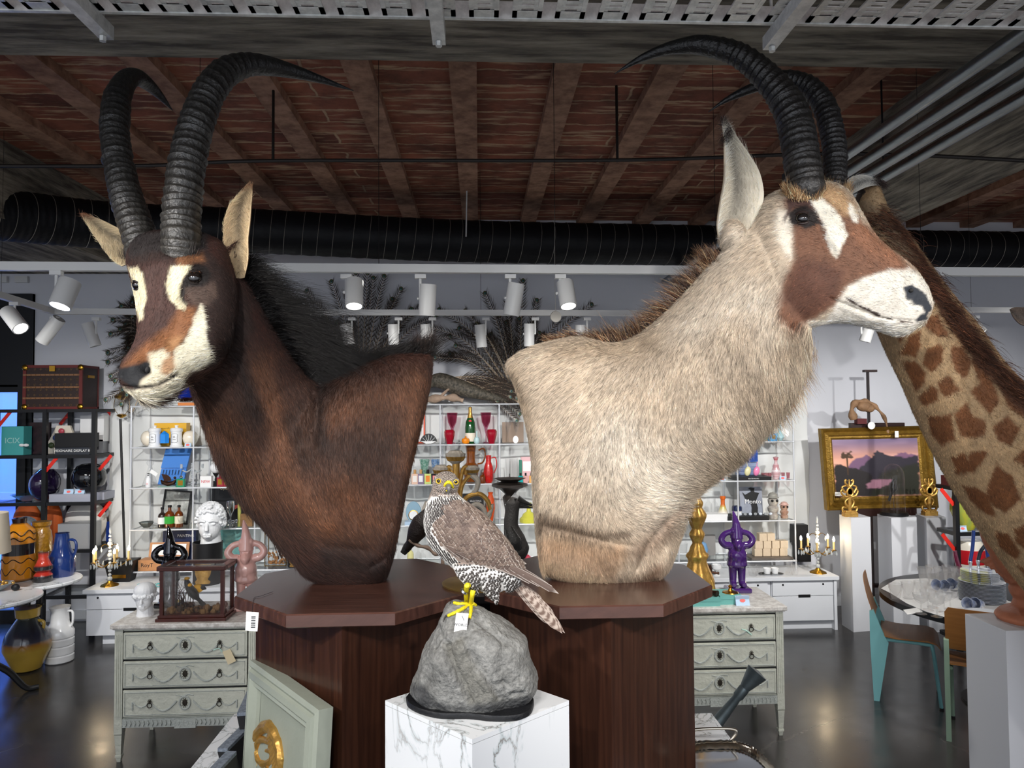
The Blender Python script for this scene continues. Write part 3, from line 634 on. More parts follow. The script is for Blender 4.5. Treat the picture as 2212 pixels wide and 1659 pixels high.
sl=[(Z2([(230,250),(900,230),(1240,600),(1300,900),(1100,1150),(930,1240),(880,1100),(880,900),(780,560),(600,330),(230,340)]),'30211c',8),
      (Z2([(360,380),(600,320),(560,460),(560,640),(640,760),(560,960),(380,1150),(180,1230),(150,1180),(280,960),(360,760)]),'4d3630',7),
      (Z2([(640,290),(860,250),(880,330),(740,390),(640,400)]),'8a5c3a',9,.7),
      (Z2([(660,720),(800,720),(800,820),(740,960),(640,1060),(540,1180),(440,1200),(300,1200),(180,1230),(260,1130),(420,1000),(560,900)]),'94613c',10,.8),
      (Z2([(600,380),(780,370),(740,430),(690,480),(668,560),(672,650),(718,700),(712,765),(640,735),(570,650),(545,530),(565,440)]),'f0e4c0',3),
      (Z2([(228,400),(310,390),(350,440),(372,540),(372,690),(345,830),(312,855),(285,740),(262,640),(262,500)]),'ecdfbb',3),
      (Z2([(780,340),(900,380),(940,440),(880,560),(760,560),(700,640),(730,720),(680,680),(665,600),(690,500)]),'17110f',4,.95),
      (Z2([(720,560),(860,550),(960,500),(990,620),(900,700),(780,720),(720,640)]),'5c4a40',7,.8),
      (Z2([(845,700),(885,800),(890,930),(915,1080),(925,1200),(860,1250),(720,1310),(640,1290),(610,1230),(615,1100),(700,1020),(760,900),(805,780)]),'e6dfc6',4),
      (Z2([(400,1130),(520,1080),(640,1200),(660,1290),(480,1390),(290,1420),(330,1340),(410,1290)]),'e2d8bd',7),
      (Z2([(520,1180),(600,1130),(620,1240),(560,1310),(500,1290)]),'a06a3c',6,.8),
      (Z2([(140,1400),(280,1440),(480,1400),(640,1310),(740,1280),(640,1430),(560,1500),(380,1530),(260,1490),(160,1440)]),'d9d0b8',5),
      (Z2([(130,1250),(200,1240),(300,1225),(400,1185),(425,1280),(340,1345),(310,1415),(230,1400),(140,1330)]),'1c1d20',3),
      (Z2([(262,1400),(480,1378),(640,1292),(650,1302),(480,1402),(270,1424)]),'1a1311',1.5),
      (Z2([(200,80),(900,60),(900,230),(820,260),(600,260),(400,260),(230,300)]),'2a2423',8),
      (Z2([(560,1000),(700,960),(640,1080),(520,1120)]),'caa070',10,.35),
      (Z2([(1040,1000),(1100,900),(1130,800),(1160,900),(1100,1080),(960,1200),(880,1250),(940,1150)]),'1d1512',8,.7)]
sb.paint('3a211a',sl,4,2,sfield);sb.build('body',m_hide,sab)
FS=flowfield([(350,600,-.1,-1),(340,700,0,-1),(300,790,.1,-1),(400,620,.3,-.9),(440,650,.7,.3),(420,740,.7,-.4),(380,800,.8,-.3),(310,850,.6,.5),(460,700,.7,.5),(480,620,.5,.8),(520,700,.4,1),(440,880,.35,1),(480,980,.4,1),(560,850,.3,1),(600,1000,.5,1),(560,1110,.7,.9),(640,1200,.9,.5),(700,1050,.3,1),(760,900,-.2,1),(850,850,.3,1),(800,1050,.1,1),(780,1180,.5,.6),(840,1150,.3,1),(720,1240,.8,.4),(640,800,.6,1),(900,900,.1,1)])
def slen(P,V):
    x,y=P[:,0],P[:,1];f=1.0+1.6*sstep(800,900,y)*(1-sstep(1200,1260,y))*sstep(60,0,x-(400+(y-800)*.62));return np.where((y<860) & (x<500) & (y<700+(500-x)*.8),.55,f)
fur(sb,85000,FS,.021,m_fhair,sab,lenfn=slen,lift=.26,r0=.0006,var=.5,jit=.22,mask=lambda P,V:1.0*(psdf(P,Z2([(130,1240),(200,1235),(300,1215),(405,1175),(430,1290),(345,1352),(310,1420),(230,1405),(135,1335)]))>1)*(psdf(P,Z2([(262,1400),(480,1378),(640,1292),(655,1304),(482,1406),(270,1428)]))>0))
m_horn2=m_horn
HN=[(398,592,74,2.285),(394,560,86,2.26),(392,520,82,2.25),(392,487,80,2.26),(394,438,78,2.27),(399,389,76,2.28),(407,340,74,2.30),(415,301,72,2.32),(427,262,70,2.34),(440,226,67,2.37),(459,187,64,2.40),(485,158,60,2.44),(514,144,54,2.48),(547,139,48,2.52),(583,143,42,2.56),(619,151,34,2.60),(658,161,25,2.64),(697,173,16,2.68),(732,185,9,2.72),(764,196,1,2.75)]
HF=[(322,588,62,2.36),(315,558,73,2.335),(306,526,71,2.34),(293,487,69,2.35),(279,444,66,2.37),(266,399,62,2.39),(256,353,59,2.42),(249,308,57,2.45),(248,262,57,2.48),(252,223,55,2.52),(262,191,50,2.56),(277,171,44,2.60),(295,167,38,2.64),(313,177,32,2.68),(332,193,24,2.72),(352,214,14,2.76),(373,239,1,2.80)]
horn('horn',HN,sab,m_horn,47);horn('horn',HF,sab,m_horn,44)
ear('ear',[(503,600,528,600,2.33),(488,555,536,560,2.32),(483,515,536,515,2.32),(484,480,540,480,2.32),(495,445,543,440,2.32),(515,420,545,415,2.32),(541,398,545,397,2.32)],sab,m_hide,m_fhair,'dcc39c','b98a5c',.42,facing=-CF*.95+CR*.1,tipcol='9a7050',hairn=2600,hl=.016)
ear('ear',[(262,575,290,548,2.37),(240,558,283,520,2.37),(222,535,272,500,2.37),(203,508,250,490,2.37),(188,484,222,476,2.37),(173,460,180,459,2.37)],sab,m_hide,m_fhair,'dcc8a4','8a5a3c',.4,facing=-CF*.95-CR*.1,tipcol='7a4a30',hairn=2200,hl=.015)
b=MB();b.ball(at(507,552,2.345),(.007,.006,.016),12,8);b.build('ear_hole_shade',mat('ear_shade_dark','2a1810',.8),sab)  # dark ball standing in for the shade inside the ear hole
eye(sb,421,600,.0235,sab,sink=.4);eye(sb,293,616,.016,sab,sink=.4)
# nostril and nose leather
def blob(body,pxs,r,parent,name,mt,out=.0015):
    b=MB()
    for (x,y,k) in pxs:p,n=body.hit(x,y);b.ball(p-n*r*k*.75,r*k,14,10)
    return b.build(name,mt,parent)
b=MB();p,n=sb.hit(317,801);b.ball(p-n*.004,(.012,.008,.017),16,10,R=Matrix.Rotation(.5,3,'Y'));b.build('nostril',mat('nostril_dark','0b0909',.6),sab)
# black mane along the nape and withers
MP=[(528,575,2.38),(545,625,2.42),(568,668,2.45),(592,708,2.48),(618,748,2.5),(645,785,2.52),(672,815,2.54),(700,822,2.55),(730,812,2.56),(770,796,2.57),(810,782,2.57),(850,770,2.57),(890,764,2.57),(925,764,2.57)]
pts=[at(*p) for p in MP]
dv=lambda dx,dy,dz=0:CR*dx-CU*dy+CF*dz
md=[dv(.7,-.9),dv(.6,-.9),dv(.9,-.7),dv(1,-.5),dv(1,-.4),dv(1,-.25),dv(.9,-.5),dv(.6,-.8),dv(.7,-.7),dv(.8,-.7),dv(.8,-.6),dv(.9,-.5),dv(.8,-.7),dv(.7,-.9)]
mane_bend=dv(.45,.75)
tufts('mane',pts[:7],md[:7],[.07,.11,.17,.21,.20,.18,.13],'0d0a09',sab,m_mane,7000,spread=.22,wid=.014,bend=tuple(mane_bend),r0=.0007,var=.4)
tufts('mane',pts[6:],md[6:],[.12,.11,.09,.075,.06,.055,.06,.075],'120e0c',sab,m_mane,4600,spread=.3,wid=.012,bend=tuple(dv(.25,.1)),r0=.0007,var=.45,seed=9)
tufts('mane',[pts[-2],pts[-1]],[dv(.1,-1),dv(.4,-1)],[.06,.09],'3a2a22',sab,m_mane,500,spread=.35,wid=.008,bend=(0,0,-.1),r0=.0006,seed=12)
for x_,y_,w_,Y_ in ((393,552,46,2.225),(312,556,38,2.30)):tufts('horn_base_hair',[at(x_-w_,y_-4,Y_+.04),at(x_-w_*.5,y_+8,Y_),at(x_+w_*.5,y_+6,Y_),at(x_+w_,y_-6,Y_+.04)],[dv(-.3,-1),dv(-.1,-1),dv(.1,-1),dv(.3,-1)],[.028]*4,'2a2320',sab,m_mane,1300,spread=.25,wid=.006,bend=(0,0,0),r0=.0006,var=.5)
tufts('lashes',[sb.hit(412,588)[0],sb.hit(433,590)[0]],[dv(.2,-.3,-1),dv(.5,-.4,-1)],[.02,.02],'b07a50',sab,m_mane,22,spread=.2,wid=.001,r0=.0005)
# ================================================================ the pale antelope (right)
RB=at(1310,1268,2.52);RB[2]=1.4
roa=thing('roan_antelope_mount','pale tan roan antelope shoulder mount with brown and white face looking to the right','taxidermy',RB)
neck=loft([(1650,470,1745,650,2.50,.07),(1590,512,1748,705,2.49,.09),(1535,568,1742,765,2.50,.105),(1490,618,1728,815,2.51,.12),(1435,676,1700,868,2.52,.14),(1378,722,1655,925,2.53,.16),(1322,741,1598,990,2.54,.175),(1250,729,1535,1038,2.55,.19),
             (1180,740,1486,1088,2.55,.19),(1125,760,1466,1160,2.55,.185),(1096,786,1432,1240,2.55,.165),(1108,822,1340,1271,2.55,.15),(1134,900,1240,1260,2.55,.145),(1152,985,1172,1238,2.55,.14)],90,44,2.45)
neck=shrink(neck,5,bulge=.06,first=False)
head=loft([(1625,470,1672,715,2.49,.075),(1652,430,1688,716,2.48,.09),(1705,402,1705,712,2.47,.10),(1772,392,1732,704,2.455,.105),(1826,410,1765,701,2.44,.105),(1860,462,1800,697,2.425,.098),(1886,505,1832,697,2.41,.088),(1918,537,1862,703,2.395,.078),
             (1950,560,1896,713,2.38,.068),(1978,585,1930,723,2.37,.06),(2000,618,1958,722,2.36,.053),(2010,648,1985,706,2.355,.042)],70,44,2.25)
head=shrink(shrink(head,5,bulge=.5),5,bulge=.3,first=False)
eb=MB();eb.ball(at(1583,512,2.47),(.048,.045,.06),20,14)
rb=fuse([neck,head,eb],.0052,8)
Z4=lambda p:z(p,2.3707,1300,60);Z5=lambda p:z(p,2.127,1060,520)
rb.floor(1.4005);rb.push([(1738,471,.03,.008),(1745,450,.03,.006),(1735,472,.017,-.006),([(1770,480),(1780,520),(1800,545)],.014,-.009),(1803,525,.018,.009),(1850,470,.022,.010),([(1790,440),(1860,500),(1920,550),(1970,590)],.02,.004),
         (1745,610,.06,.010),([(1810,560),(1840,600)],.03,-.006),([(1795,645),(1850,668),(1900,688),(1945,692),(1975,694)],.0055,-.010),([(1820,664),(1880,690),(1930,700)],.012,.003),(1968,628,.010,-.012),(1985,645,.012,-.006),(1990,620,.02,.004),
         ([(1700,700),(1735,720),(1745,760)],.018,-.008),([(1700,790),(1660,880),(1600,960)],.03,.008),([(1380,1230),(1400,1180),(1440,1130),(1465,1100)],.012,-.014),([(1440,1190),(1425,1240)],.02,.01),([(1165,1135),(1240,1150),(1330,1175),(1370,1180)],.014,-.006),
         ([(1300,1200),(1340,1240)],.03,.008),(1350,1040,.08,.012),(1230,900,.09,.010),([(1290,745),(1330,760),(1380,750)],.02,-.008),(1560,760,.06,.006)])
def rfield(P,V,C,n):
    lt,br,dk=np.array(L('d8cdbd')),np.array(L('a08a70')),np.array(L('6b4a33'))
    for (ax,ay,bx,by,s,op,c) in ((1330,960,1440,1060,75,.75,lt),(1500,700,1600,640,45,.45,lt),(1640,640,1660,720,35,.4,lt),(1540,560,1600,500,30,.4,lt),(1220,760,1400,740,26,.5,br),(1110,800,1140,960,18,.5,br),(1600,960,1480,1070,22,.5,br),
                              (1200,1170,1330,1190,30,.75,br),(1380,1190,1440,1150,26,.55,dk),(1420,1230,1390,1260,22,.75,dk),(1440,1130,1470,1100,12,.5,dk),(1620,860,1690,860,40,.35,br),(1690,760,1740,740,20,.35,br)):
        d=np.array([bx-ax,by-ay]);q=P-[ax,ay];t=np.clip((q@d)/(d@d),0,1);r=np.linalg.norm(q-t[:,None]*d,axis=1)*(1+.5*n);e=(np.exp(-(r/s)**2)*op)[:,None];C=C*(1-e)+c*e
    return C*(1+.16*n[:,None])
rl=[(Z5([(215,1245),(330,1270),(420,1300),(480,1330),(640,1330),(640,1360),(480,1372),(330,1350),(215,1330)]),'54402f',8,.8),
      (Z5([(215,1350),(480,1390),(620,1400),(600,1480),(560,1560),(420,1530),(215,1500)]),'b08c6c',16,.6),
      (Z5([(200,1450),(400,1500),(560,1560),(600,1600),(400,1590),(220,1560)]),'ccb394',10,.7),
      (Z4([(930,880),(1010,820),(1130,800),(1240,840),(1290,900),(1300,960),(1420,1060),(1560,1200),(1620,1250),(1480,1270),(1340,1290),(1260,1330),(1200,1420),(1080,1500),(960,1550),(900,1480),(930,1300),(980,1180),(970,1060),(960,960),(940,930)]),'74503c',12),
      (Z4([(1000,1180),(1150,1200),(1240,1250),(1200,1400),(1040,1500),(930,1400)]),'573629',14,.8),
      (Z4([(950,820),(1130,790),(1240,830),(1290,900),(1300,960),(1240,960),(1120,860),(1060,850),(960,860)]),'cba67c',12,.85),
      (Z4([(1290,980),(1420,1060),(1560,1200),(1500,1240),(1380,1160),(1260,1060)]),'8f6248',12,.7),
      (Z4([(900,930),(960,940),(975,1000),(978,1100),(970,1180),(925,1120),(895,1030)]),'efe4d2',7),
      (Z4([(1060,850),(1110,850),(1180,920),(1240,1000),(1260,1060),(1230,1130),(1200,1185),(1160,1120),(1145,1040),(1110,960),(1060,890)]),'f3ecdb',4),
      (Z4([(1265,880),(1300,930),(1315,1000),(1290,1000),(1270,950)]),'f1eadb',3),
      (Z4([(950,880),(1010,840),(1070,880),(1110,960),(1130,1010),(1090,1000),(1060,930),(980,920),(960,960),(940,1000),(925,985),(950,940)]),'4c3530',3,.95),
      (Z4([(960,950),(1000,915),(1050,905),(1100,950),(1135,1005),(1090,1015),(1040,1025),(985,1010),(950,990)]),'1c1311',3),
      (Z4([(1150,1500),(1200,1420),(1260,1330),(1340,1280),(1480,1240),(1580,1235),(1660,1290),(1700,1400),(1660,1500),(1560,1580),(1440,1580),(1320,1560),(1200,1530),(1060,1500)]),'dfd8cb',6),
      (Z4([(1542,1325),(1590,1314),(1640,1345),(1682,1400),(1688,1440),(1668,1490),(1612,1514),(1604,1500),(1648,1455),(1640,1432),(1596,1415),(1556,1380)]),'2b2f36',2.5),
      (Z4([(1240,1372),(1300,1405),(1400,1460),(1500,1495),(1600,1508),(1600,1516),(1500,1505),(1395,1472),(1290,1415)]),'3a2c26',1.3)]
rb.paint('bfae99',rl,5,4,rfield);rb.build('body',m_hide,roa)
FR=flowfield([(1750,470,-1,-.2),(1850,520,-.8,-.7),(1950,600,-.9,-.6),(1900,680,-1,.1),(1800,640,-1,.2),(1740,600,-.8,.6),(1690,640,-.5,1),(1780,430,-.8,-.6),(1640,520,-.9,.5),(1620,640,-.6,1),(1700,740,.1,1),(1680,860,.3,1),(1600,800,-.1,1),(1620,940,.6,1),(1500,700,-.6,1),(1560,1010,.8,.7),(1450,850,-.3,1),(1300,800,-.7,1),(1180,800,-1,.7),(1200,950,-.7,1),(1350,1000,.1,1),(1470,1060,.9,.2),(1250,1100,-.3,1),(1400,1120,.9,-.4),(1430,1200,.1,1),(1300,1200,.3,1),(1200,1200,0,1),(1380,1240,.3,1),(1240,730,-1,.5)])
def rlen(P,V):
    x,y=P[:,0],P[:,1];ed=sstep(90,0,np.abs((1745-x)+(y-760)*-.78*-1)*0+psd_thr(P));f=1+1.5*ed;return np.where((x>1690) & (y<690),.52,f)
_thr=[(1742,720),(1745,765),(1728,815),(1700,868),(1655,925),(1598,990),(1535,1038),(1486,1088)]
def psd_thr(P):
    V=np.array(_thr,float);d=np.full(len(P),1e9)
    for a,b in zip(V[:-1],V[1:]):e=b-a;q=P-a;t=np.clip((q@e)/(e@e),0,1);d=np.minimum(d,np.linalg.norm(q-t[:,None]*e,axis=1))
    return d
def rcol(P,V,C,g):
    k=g.random(len(C));m=((P[:,0]<1700) | (P[:,1]>720)) & (P[:,1]<1150);dk=(k<.22) & m;C[dk] *= .45;lt=(k>.8) & m;C[lt]=np.clip(C[lt]*1.35,0,1);fc=~m & (P[:,0]>1650) & (P[:,1]<720);C[fc] *= np.exp(g.normal(-.05,.5,fc.sum()))[:,None];return np.clip(C,0,1)
fur(rb,100000,FR,.021,m_fhair,roa,lenfn=rlen,lift=.28,r0=.0006,var=.32,jit=.2,colfn=rcol,mask=lambda P,V:1.0*(psdf(P,Z4([(1545,1325),(1600,1320),(1660,1380),(1682,1410),(1672,1475),(1610,1512),(1640,1440),(1600,1402),(1555,1372)]))>1)*(psdf(P,Z4([(1238,1370),(1300,1402),(1400,1457),(1500,1492),(1605,1505),(1605,1518),(1500,1507),(1395,1474),(1288,1417)]))>0))
tufts('beard',[at(a,b,2.5) for a,b in ((1722,700),(1738,740),(1738,790),(1715,840),(1685,885),(1650,925))],[dv(.3,1),dv(.25,1),dv(.3,1),dv(.4,1),dv(.5,1),dv(.6,1)],[.04,.06,.065,.06,.06,.05],'b59a78',roa,m_fhair,1500,spread=.22,wid=.012,bend=(0,0,-.2),r0=.0005,seed=21,cols=['b59a78','8a6a50','d8c6a8'])
HN=[(1752,430,60,2.50),(1741,410,80,2.42),(1739,389,79,2.41),(1730,334,77,2.43),(1719,271,76,2.46),(1706,235,72,2.48),(1690,208,68,2.50),(1663,174,62,2.52),(1629,142,56,2.54),(1591,117,51,2.56),(1553,104,47,2.58),(1511,97,43,2.60),(1477,99,36,2.62),(1439,106,27,2.64),(1397,121,19,2.66),(1363,138,11,2.68),(1327,160,1,2.70)]
HF=[(1796,440,44,2.54),(1800,418,50,2.54),(1803,402,50,2.54),(1804,355,50,2.56),(1802,313,51,2.58),(1794,271,51,2.60),(1781,229,50,2.63),(1756,195,47,2.66),(1726,177,43,2.69),(1692,170,37,2.71),(1660,178,31,2.73),(1629,189,24,2.75),(1595,203,18,2.77),(1562,220,10,2.79),(1529,243,1,2.81)]
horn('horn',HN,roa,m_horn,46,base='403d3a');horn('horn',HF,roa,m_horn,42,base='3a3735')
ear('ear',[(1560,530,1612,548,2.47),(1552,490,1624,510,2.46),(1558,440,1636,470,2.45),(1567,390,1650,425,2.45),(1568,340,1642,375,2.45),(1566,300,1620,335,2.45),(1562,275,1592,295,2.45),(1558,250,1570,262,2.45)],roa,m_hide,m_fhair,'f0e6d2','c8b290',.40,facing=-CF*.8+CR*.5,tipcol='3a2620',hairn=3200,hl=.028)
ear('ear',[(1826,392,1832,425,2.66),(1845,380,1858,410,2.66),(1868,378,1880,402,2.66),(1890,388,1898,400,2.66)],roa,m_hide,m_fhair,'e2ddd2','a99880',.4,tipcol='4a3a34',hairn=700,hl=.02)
for x_,y_,w_,Y_,n_ in ((1741,418,44,2.375,1500),(1808,412,26,2.46,800)):tufts('horn_base_hair',[at(x_-w_,y_-6,Y_+.04),at(x_-w_*.5,y_+8,Y_),at(x_+w_*.5,y_+8,Y_),at(x_+w_,y_-2,Y_+.03)],[dv(-.4,-1),dv(-.2,-1),dv(.2,-1),dv(.5,-.9)],[.03]*4,'c9a070',roa,m_fhair,n_,spread=.3,wid=.006,bend=(0,0,0),r0=.0006,var=.3,cols=['c9a070','dcc096','8a6444'])
tufts('ear_tuft',[at(1562,258,2.45),at(1575,285,2.45),at(1562,300,2.45)],[dv(-.2,-1),dv(-.6,.6),dv(-.3,1)],[.02,.025,.02],'2b1c18',roa,m_mane,420,spread=.4,wid=.006,r0=.0005)
tufts('ear_tuft',[at(1885,385,2.66),at(1905,400,2.66)],[dv(1,0),dv(1,.2)],[.03,.03],'3a2c28',roa,m_mane,260,spread=.35,wid=.006,r0=.0005)
eye(rb,1733,471,.0245,roa,sink=.4,lc='2a1c18')
b=MB();p,n=rb.hit(1969,628);b.ball(p-n*.004,(.012,.007,.010),14,10);b.build('nostril',MATS['nostril_dark'],roa)
MP=[(1556,556,2.50),(1530,580,2.50),(1490,622,2.51),(1440,676,2.52),(1400,708,2.53),(1360,732,2.53),(1310,742,2.54),(1270,733,2.55),(1230,728,2.55),(1180,738,2.55)]
pts=[at(*p) for p in MP]
tufts('mane',pts,[dv(-.6,-.9),dv(-.7,-.8),dv(-.8,-.6),dv(-.9,-.5),dv(-.5,-.8),dv(-.5,-.9),dv(-.4,-.9),dv(-.9,-.5),dv(-.9,-.4),dv(-.9,-.3)],[.055,.065,.075,.08,.05,.075,.06,.03,.03,.02],'6a4a34',roa,m_mane,3800,spread=.24,wid=.009,bend=tuple(dv(-.1,.1)),r0=.0006,var=.3,cols=['3a261c','6a4632','8f6a4a','b59a78','2a1a14'])
# ================================================================ the two wooden pedestals
def wood(name,c1,c2,rough=.3,stretch=(9,9,.6),coat=.3,sc=3):
    m,nt,b=_nodes(name);N=nt.nodes;K=nt.links
    tc=N.new('ShaderNodeTexCoord');mp=N.new('ShaderNodeMapping');mp.inputs['Scale'].default_value=stretch;K.new(tc.outputs['Object'],mp.inputs[0])
    n1=N.new('ShaderNodeTexNoise');n1.inputs['Scale'].default_value=sc;n1.inputs['Detail'].default_value=8;n1.inputs['Roughness'].default_value=.62;n1.inputs['Distortion'].default_value=.8;K.new(mp.outputs[0],n1.inputs[0])
    w=N.new('ShaderNodeTexWave');w.wave_type='RINGS';w.rings_direction='Z' if stretch[2]>1 else 'X';w.inputs['Scale'].default_value=1.1;w.inputs['Distortion'].default_value=9;w.inputs['Detail'].default_value=4;w.inputs['Detail Scale'].default_value=1.2;K.new(mp.outputs[0],w.inputs[0])
    mx=N.new('ShaderNodeMixRGB');mx.inputs[0].default_value=.13;K.new(n1.outputs[0],mx.inputs[1]);K.new(w.outputs['Fac'],mx.inputs[2])
    r=N.new('ShaderNodeValToRGB');r.color_ramp.elements[0].position=.3;r.color_ramp.elements[0].color=(*L(c1),1);r.color_ramp.elements[1].position=.72;r.color_ramp.elements[1].color=(*L(c2),1)
    K.new(mx.outputs[0],r.inputs[0]);K.new(r.outputs[0],b.inputs['Base Color']);b.inputs['Roughness'].default_value=rough;b.inputs['Coat Weight'].default_value=coat;b.inputs['Coat Roughness'].default_value=.18
    MATS[name]=m;return m
m_wb=wood('walnut_body','2a160f','472a1d',.34,(14,14,.8));m_wt=wood('walnut_top','3c2620','5e3e34',.26,(1.2,14,3),.5)
def octped(pxc,pyc,label,rot):
    f=onz(pxc,pyc,1.4);cx,cy=f[0],f[1]+.385;t=thing('wooden_pedestal',label,'pedestal',(cx,cy,0),group='dark wooden pedestals')
    a=[PI/8+k*PI/4 for k in range(8)];R=.385/math.cos(PI/8);b=MB()
    b.rings([[(cx+r*math.cos(q),cy+r*math.sin(q),h) for q in a] for r,h in ((R-.006,1.358),(R,1.362),(R,1.396),(R-.004,1.4))]);b.build('pedestal_top',m_wt,t,smooth=20)
    b=MB();Rb=.365;b.rings([[(cx+Rb*math.cos(q),cy+Rb*math.sin(q),h) for q in [k*PI/2 for k in range(4)]] for h in (0,1.358)]);b.build('pedestal_body',m_wb,t,smooth=0)
    return t
octped(736,1325,'dark octagonal-topped wooden pedestal under the dark antelope mount',0)
octped(1321,1308,'dark octagonal-topped wooden pedestal under the pale antelope mount',0)
# ================================================================ marble box pedestal
def marble(name,c1='eceff2',vein='857b76',sc=2.2,rough=.18,thr=.026,soft='c9d3d6'):
    m,nt,b=_nodes(name);N=nt.nodes;K=nt.links
    tc=N.new('ShaderNodeTexCoord');mp=N.new('ShaderNodeMapping');mp.inputs['Rotation'].default_value=(.3,.6,.5);mp.inputs['Scale'].default_value=(1,1,.45);K.new(tc.outputs['Object'],mp.inputs[0])
    n=N.new('ShaderNodeTexNoise');n.inputs['Scale'].default_value=sc*2.4;n.inputs['Detail'].default_value=9;n.inputs['Roughness'].default_value=.58;n.inputs['Distortion'].default_value=.9;K.new(mp.outputs[0],n.inputs[0])
    s=N.new('ShaderNodeMath');s.operation='SUBTRACT';s.inputs[1].default_value=.5;K.new(n.outputs[0],s.inputs[0]);a=N.new('ShaderNodeMath');a.operation='ABSOLUTE';K.new(s.outputs[0],a.inputs[0])
    r=N.new('ShaderNodeValToRGB');r.color_ramp.elements[0].position=0;r.color_ramp.elements[0].color=(*L(vein),1);r.color_ramp.elements[1].position=thr;r.color_ramp.elements[1].color=(*L(c1),1)
    e=r.color_ramp.elements.new(thr*.35);e.color=(*L(soft),1);K.new(a.outputs[0],r.inputs[0])
    n2=N.new('ShaderNodeTexNoise');n2.inputs['Scale'].default_value=sc;n2.inputs['Detail'].default_value=3;K.new(mp.outputs[0],n2.inputs[0]);r2=N.new('ShaderNodeValToRGB');r2.color_ramp.elements[0].position=.42;r2.color_ramp.elements[1].position=.6;K.new(n2.outputs[0],r2.inputs[0])
    mx=N.new('ShaderNodeMixRGB');K.new(r2.outputs[0],mx.inputs[0]);mx.inputs[1].default_value=(*L(c1),1);K.new(r.outputs[0],mx.inputs[2]);K.new(mx.outputs[0],b.inputs['Base Color']);b.inputs['Roughness'].default_value=rough
    MATS[name]=m;return m
m_marb=marble('white_marble');zm=1.19
c0,c1_,c2_=onz(1020,1597,zm),onz(832,1513,zm),onz(1229,1513,zm);c3_=c1_+c2_-c0;pc=(c1_+c2_)/2
t=thing('marble_pedestal','white veined marble box pedestal carrying the grey rock, set corner forward','pedestal',(pc[0],pc[1],0))
def quadbox(q,z0,z1,ins=0):
    c=sum(q)/4;q=[c+(p-c)*(1-ins) for p in q];return [[(p[0],p[1],z) for p in q] for z in (z0,z1)]
b=MB();b.rings(quadbox([c0,c2_,c3_,c1_],zm-.012,zm));b.build('pedestal_top',m_marb,t,smooth=0)
b=MB();b.rings(quadbox([c0,c2_,c3_,c1_],0,zm-.0135));b.build('pedestal_body',m_marb,t,smooth=0)
# ================================================================ rock
Z7=lambda p:z(p,3.6136,820,1200)
rows=[(345,560,640,.02),(380,515,715,.05),(430,485,810,.075),(500,450,960,.10),(570,425,1070,.115),(640,385,1140,.125),(720,345,1157,.13),(800,325,1185,.135),(900,295,1228,.135),(970,255,1240,.13),(1040,237,1212,.12),(1100,280,1170,.11),(1160,340,1110,.10),(1190,360,1090,.09)]
Yr=pc[1]+.0
rk=shrink(loft([(a/3.6136+820,y/3.6136+1200,b_/3.6136+820,y/3.6136+1200,Yr,t_) for y,a,b_,t_ in rows],60,40,2.6),3,bulge=.3)
rb_=fuse([rk],.0042,2)
n=np.abs(vnoise(rb_.V,9,13))*1.3-.5+vnoise(rb_.V,14,3)*.5+vnoise(rb_.V,30,4)*.28+vnoise(rb_.V,70,5)*.16+vnoise(rb_.V,150,8)*.08
rb_.V=rb_.V+rb_.N*(n*.010-.002)[:,None];rb_.me.vertices.foreach_set('co',rb_.V.astype(np.float32).ravel());rb_.me.update();rb_.read()
k7=lambda*p:Z7(p)
rb_.push([(k7((520,700),(560,800),(640,980),(700,1140)),.012,-.016),(k7((530,690),(640,640),(700,620)),.012,-.008),(k7((620,700),(760,900),(900,1120)),.014,.007),(k7((700,760),(860,990),(920,1110)),.010,-.010),(k7((780,520),(860,600),(980,690)),.010,-.008),(k7((450,540),(480,640),(440,700)),.012,-.006),
          (k7((900,1010),(960,980),(1010,1010)),.006,-.005),(k7((1040,1085),(1120,1080)),.008,-.008),(k7((350,1000),(330,1080),(400,1150)),.02,-.008),(k7((700,640),(860,700),(1000,900)),.05,.008),(k7((440,820),(600,1000)),.02,.006)])
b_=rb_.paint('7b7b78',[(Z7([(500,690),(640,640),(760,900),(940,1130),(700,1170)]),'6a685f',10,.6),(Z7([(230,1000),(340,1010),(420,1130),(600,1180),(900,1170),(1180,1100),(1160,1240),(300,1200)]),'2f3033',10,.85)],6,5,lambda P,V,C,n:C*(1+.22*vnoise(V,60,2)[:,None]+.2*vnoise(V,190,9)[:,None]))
rock=thing('display_rock','large grey artificial rock with ridged faces under the falcon','rock',(pc[0],pc[1],zm))
rb_.build('rock_body',vcmat('rock_skin',.8,bump=.8,bs=90,var=.25,vs=120),rock)
out=[onz(*p,zm) for p in Z7([(205,1140),(225,1195),(320,1245),(480,1280),(700,1282),(870,1300),(1060,1297),(1160,1262),(1197,1210),(1197,1140),(1120,1070),(960,1025),(700,1010),(450,1025),(280,1065)])]
out=[np.array(p) for p in spline([(*p[:2],0) for p in out]+[(*out[0][:2],0)],80)[:-1]];cc=sum(out)/len(out)
b=MB();b.rings([[(cc+(p-cc)*s)[:2].tolist()+[zm+h] for p in out] for s,h in ((.975,0.0),(1,.003),(1,.012),(.985,.016),(.95,.0145))]);b.build('base_plate',mat('plate_black','17181b',.5,bump=.4,bs=50),rock,smooth=50)
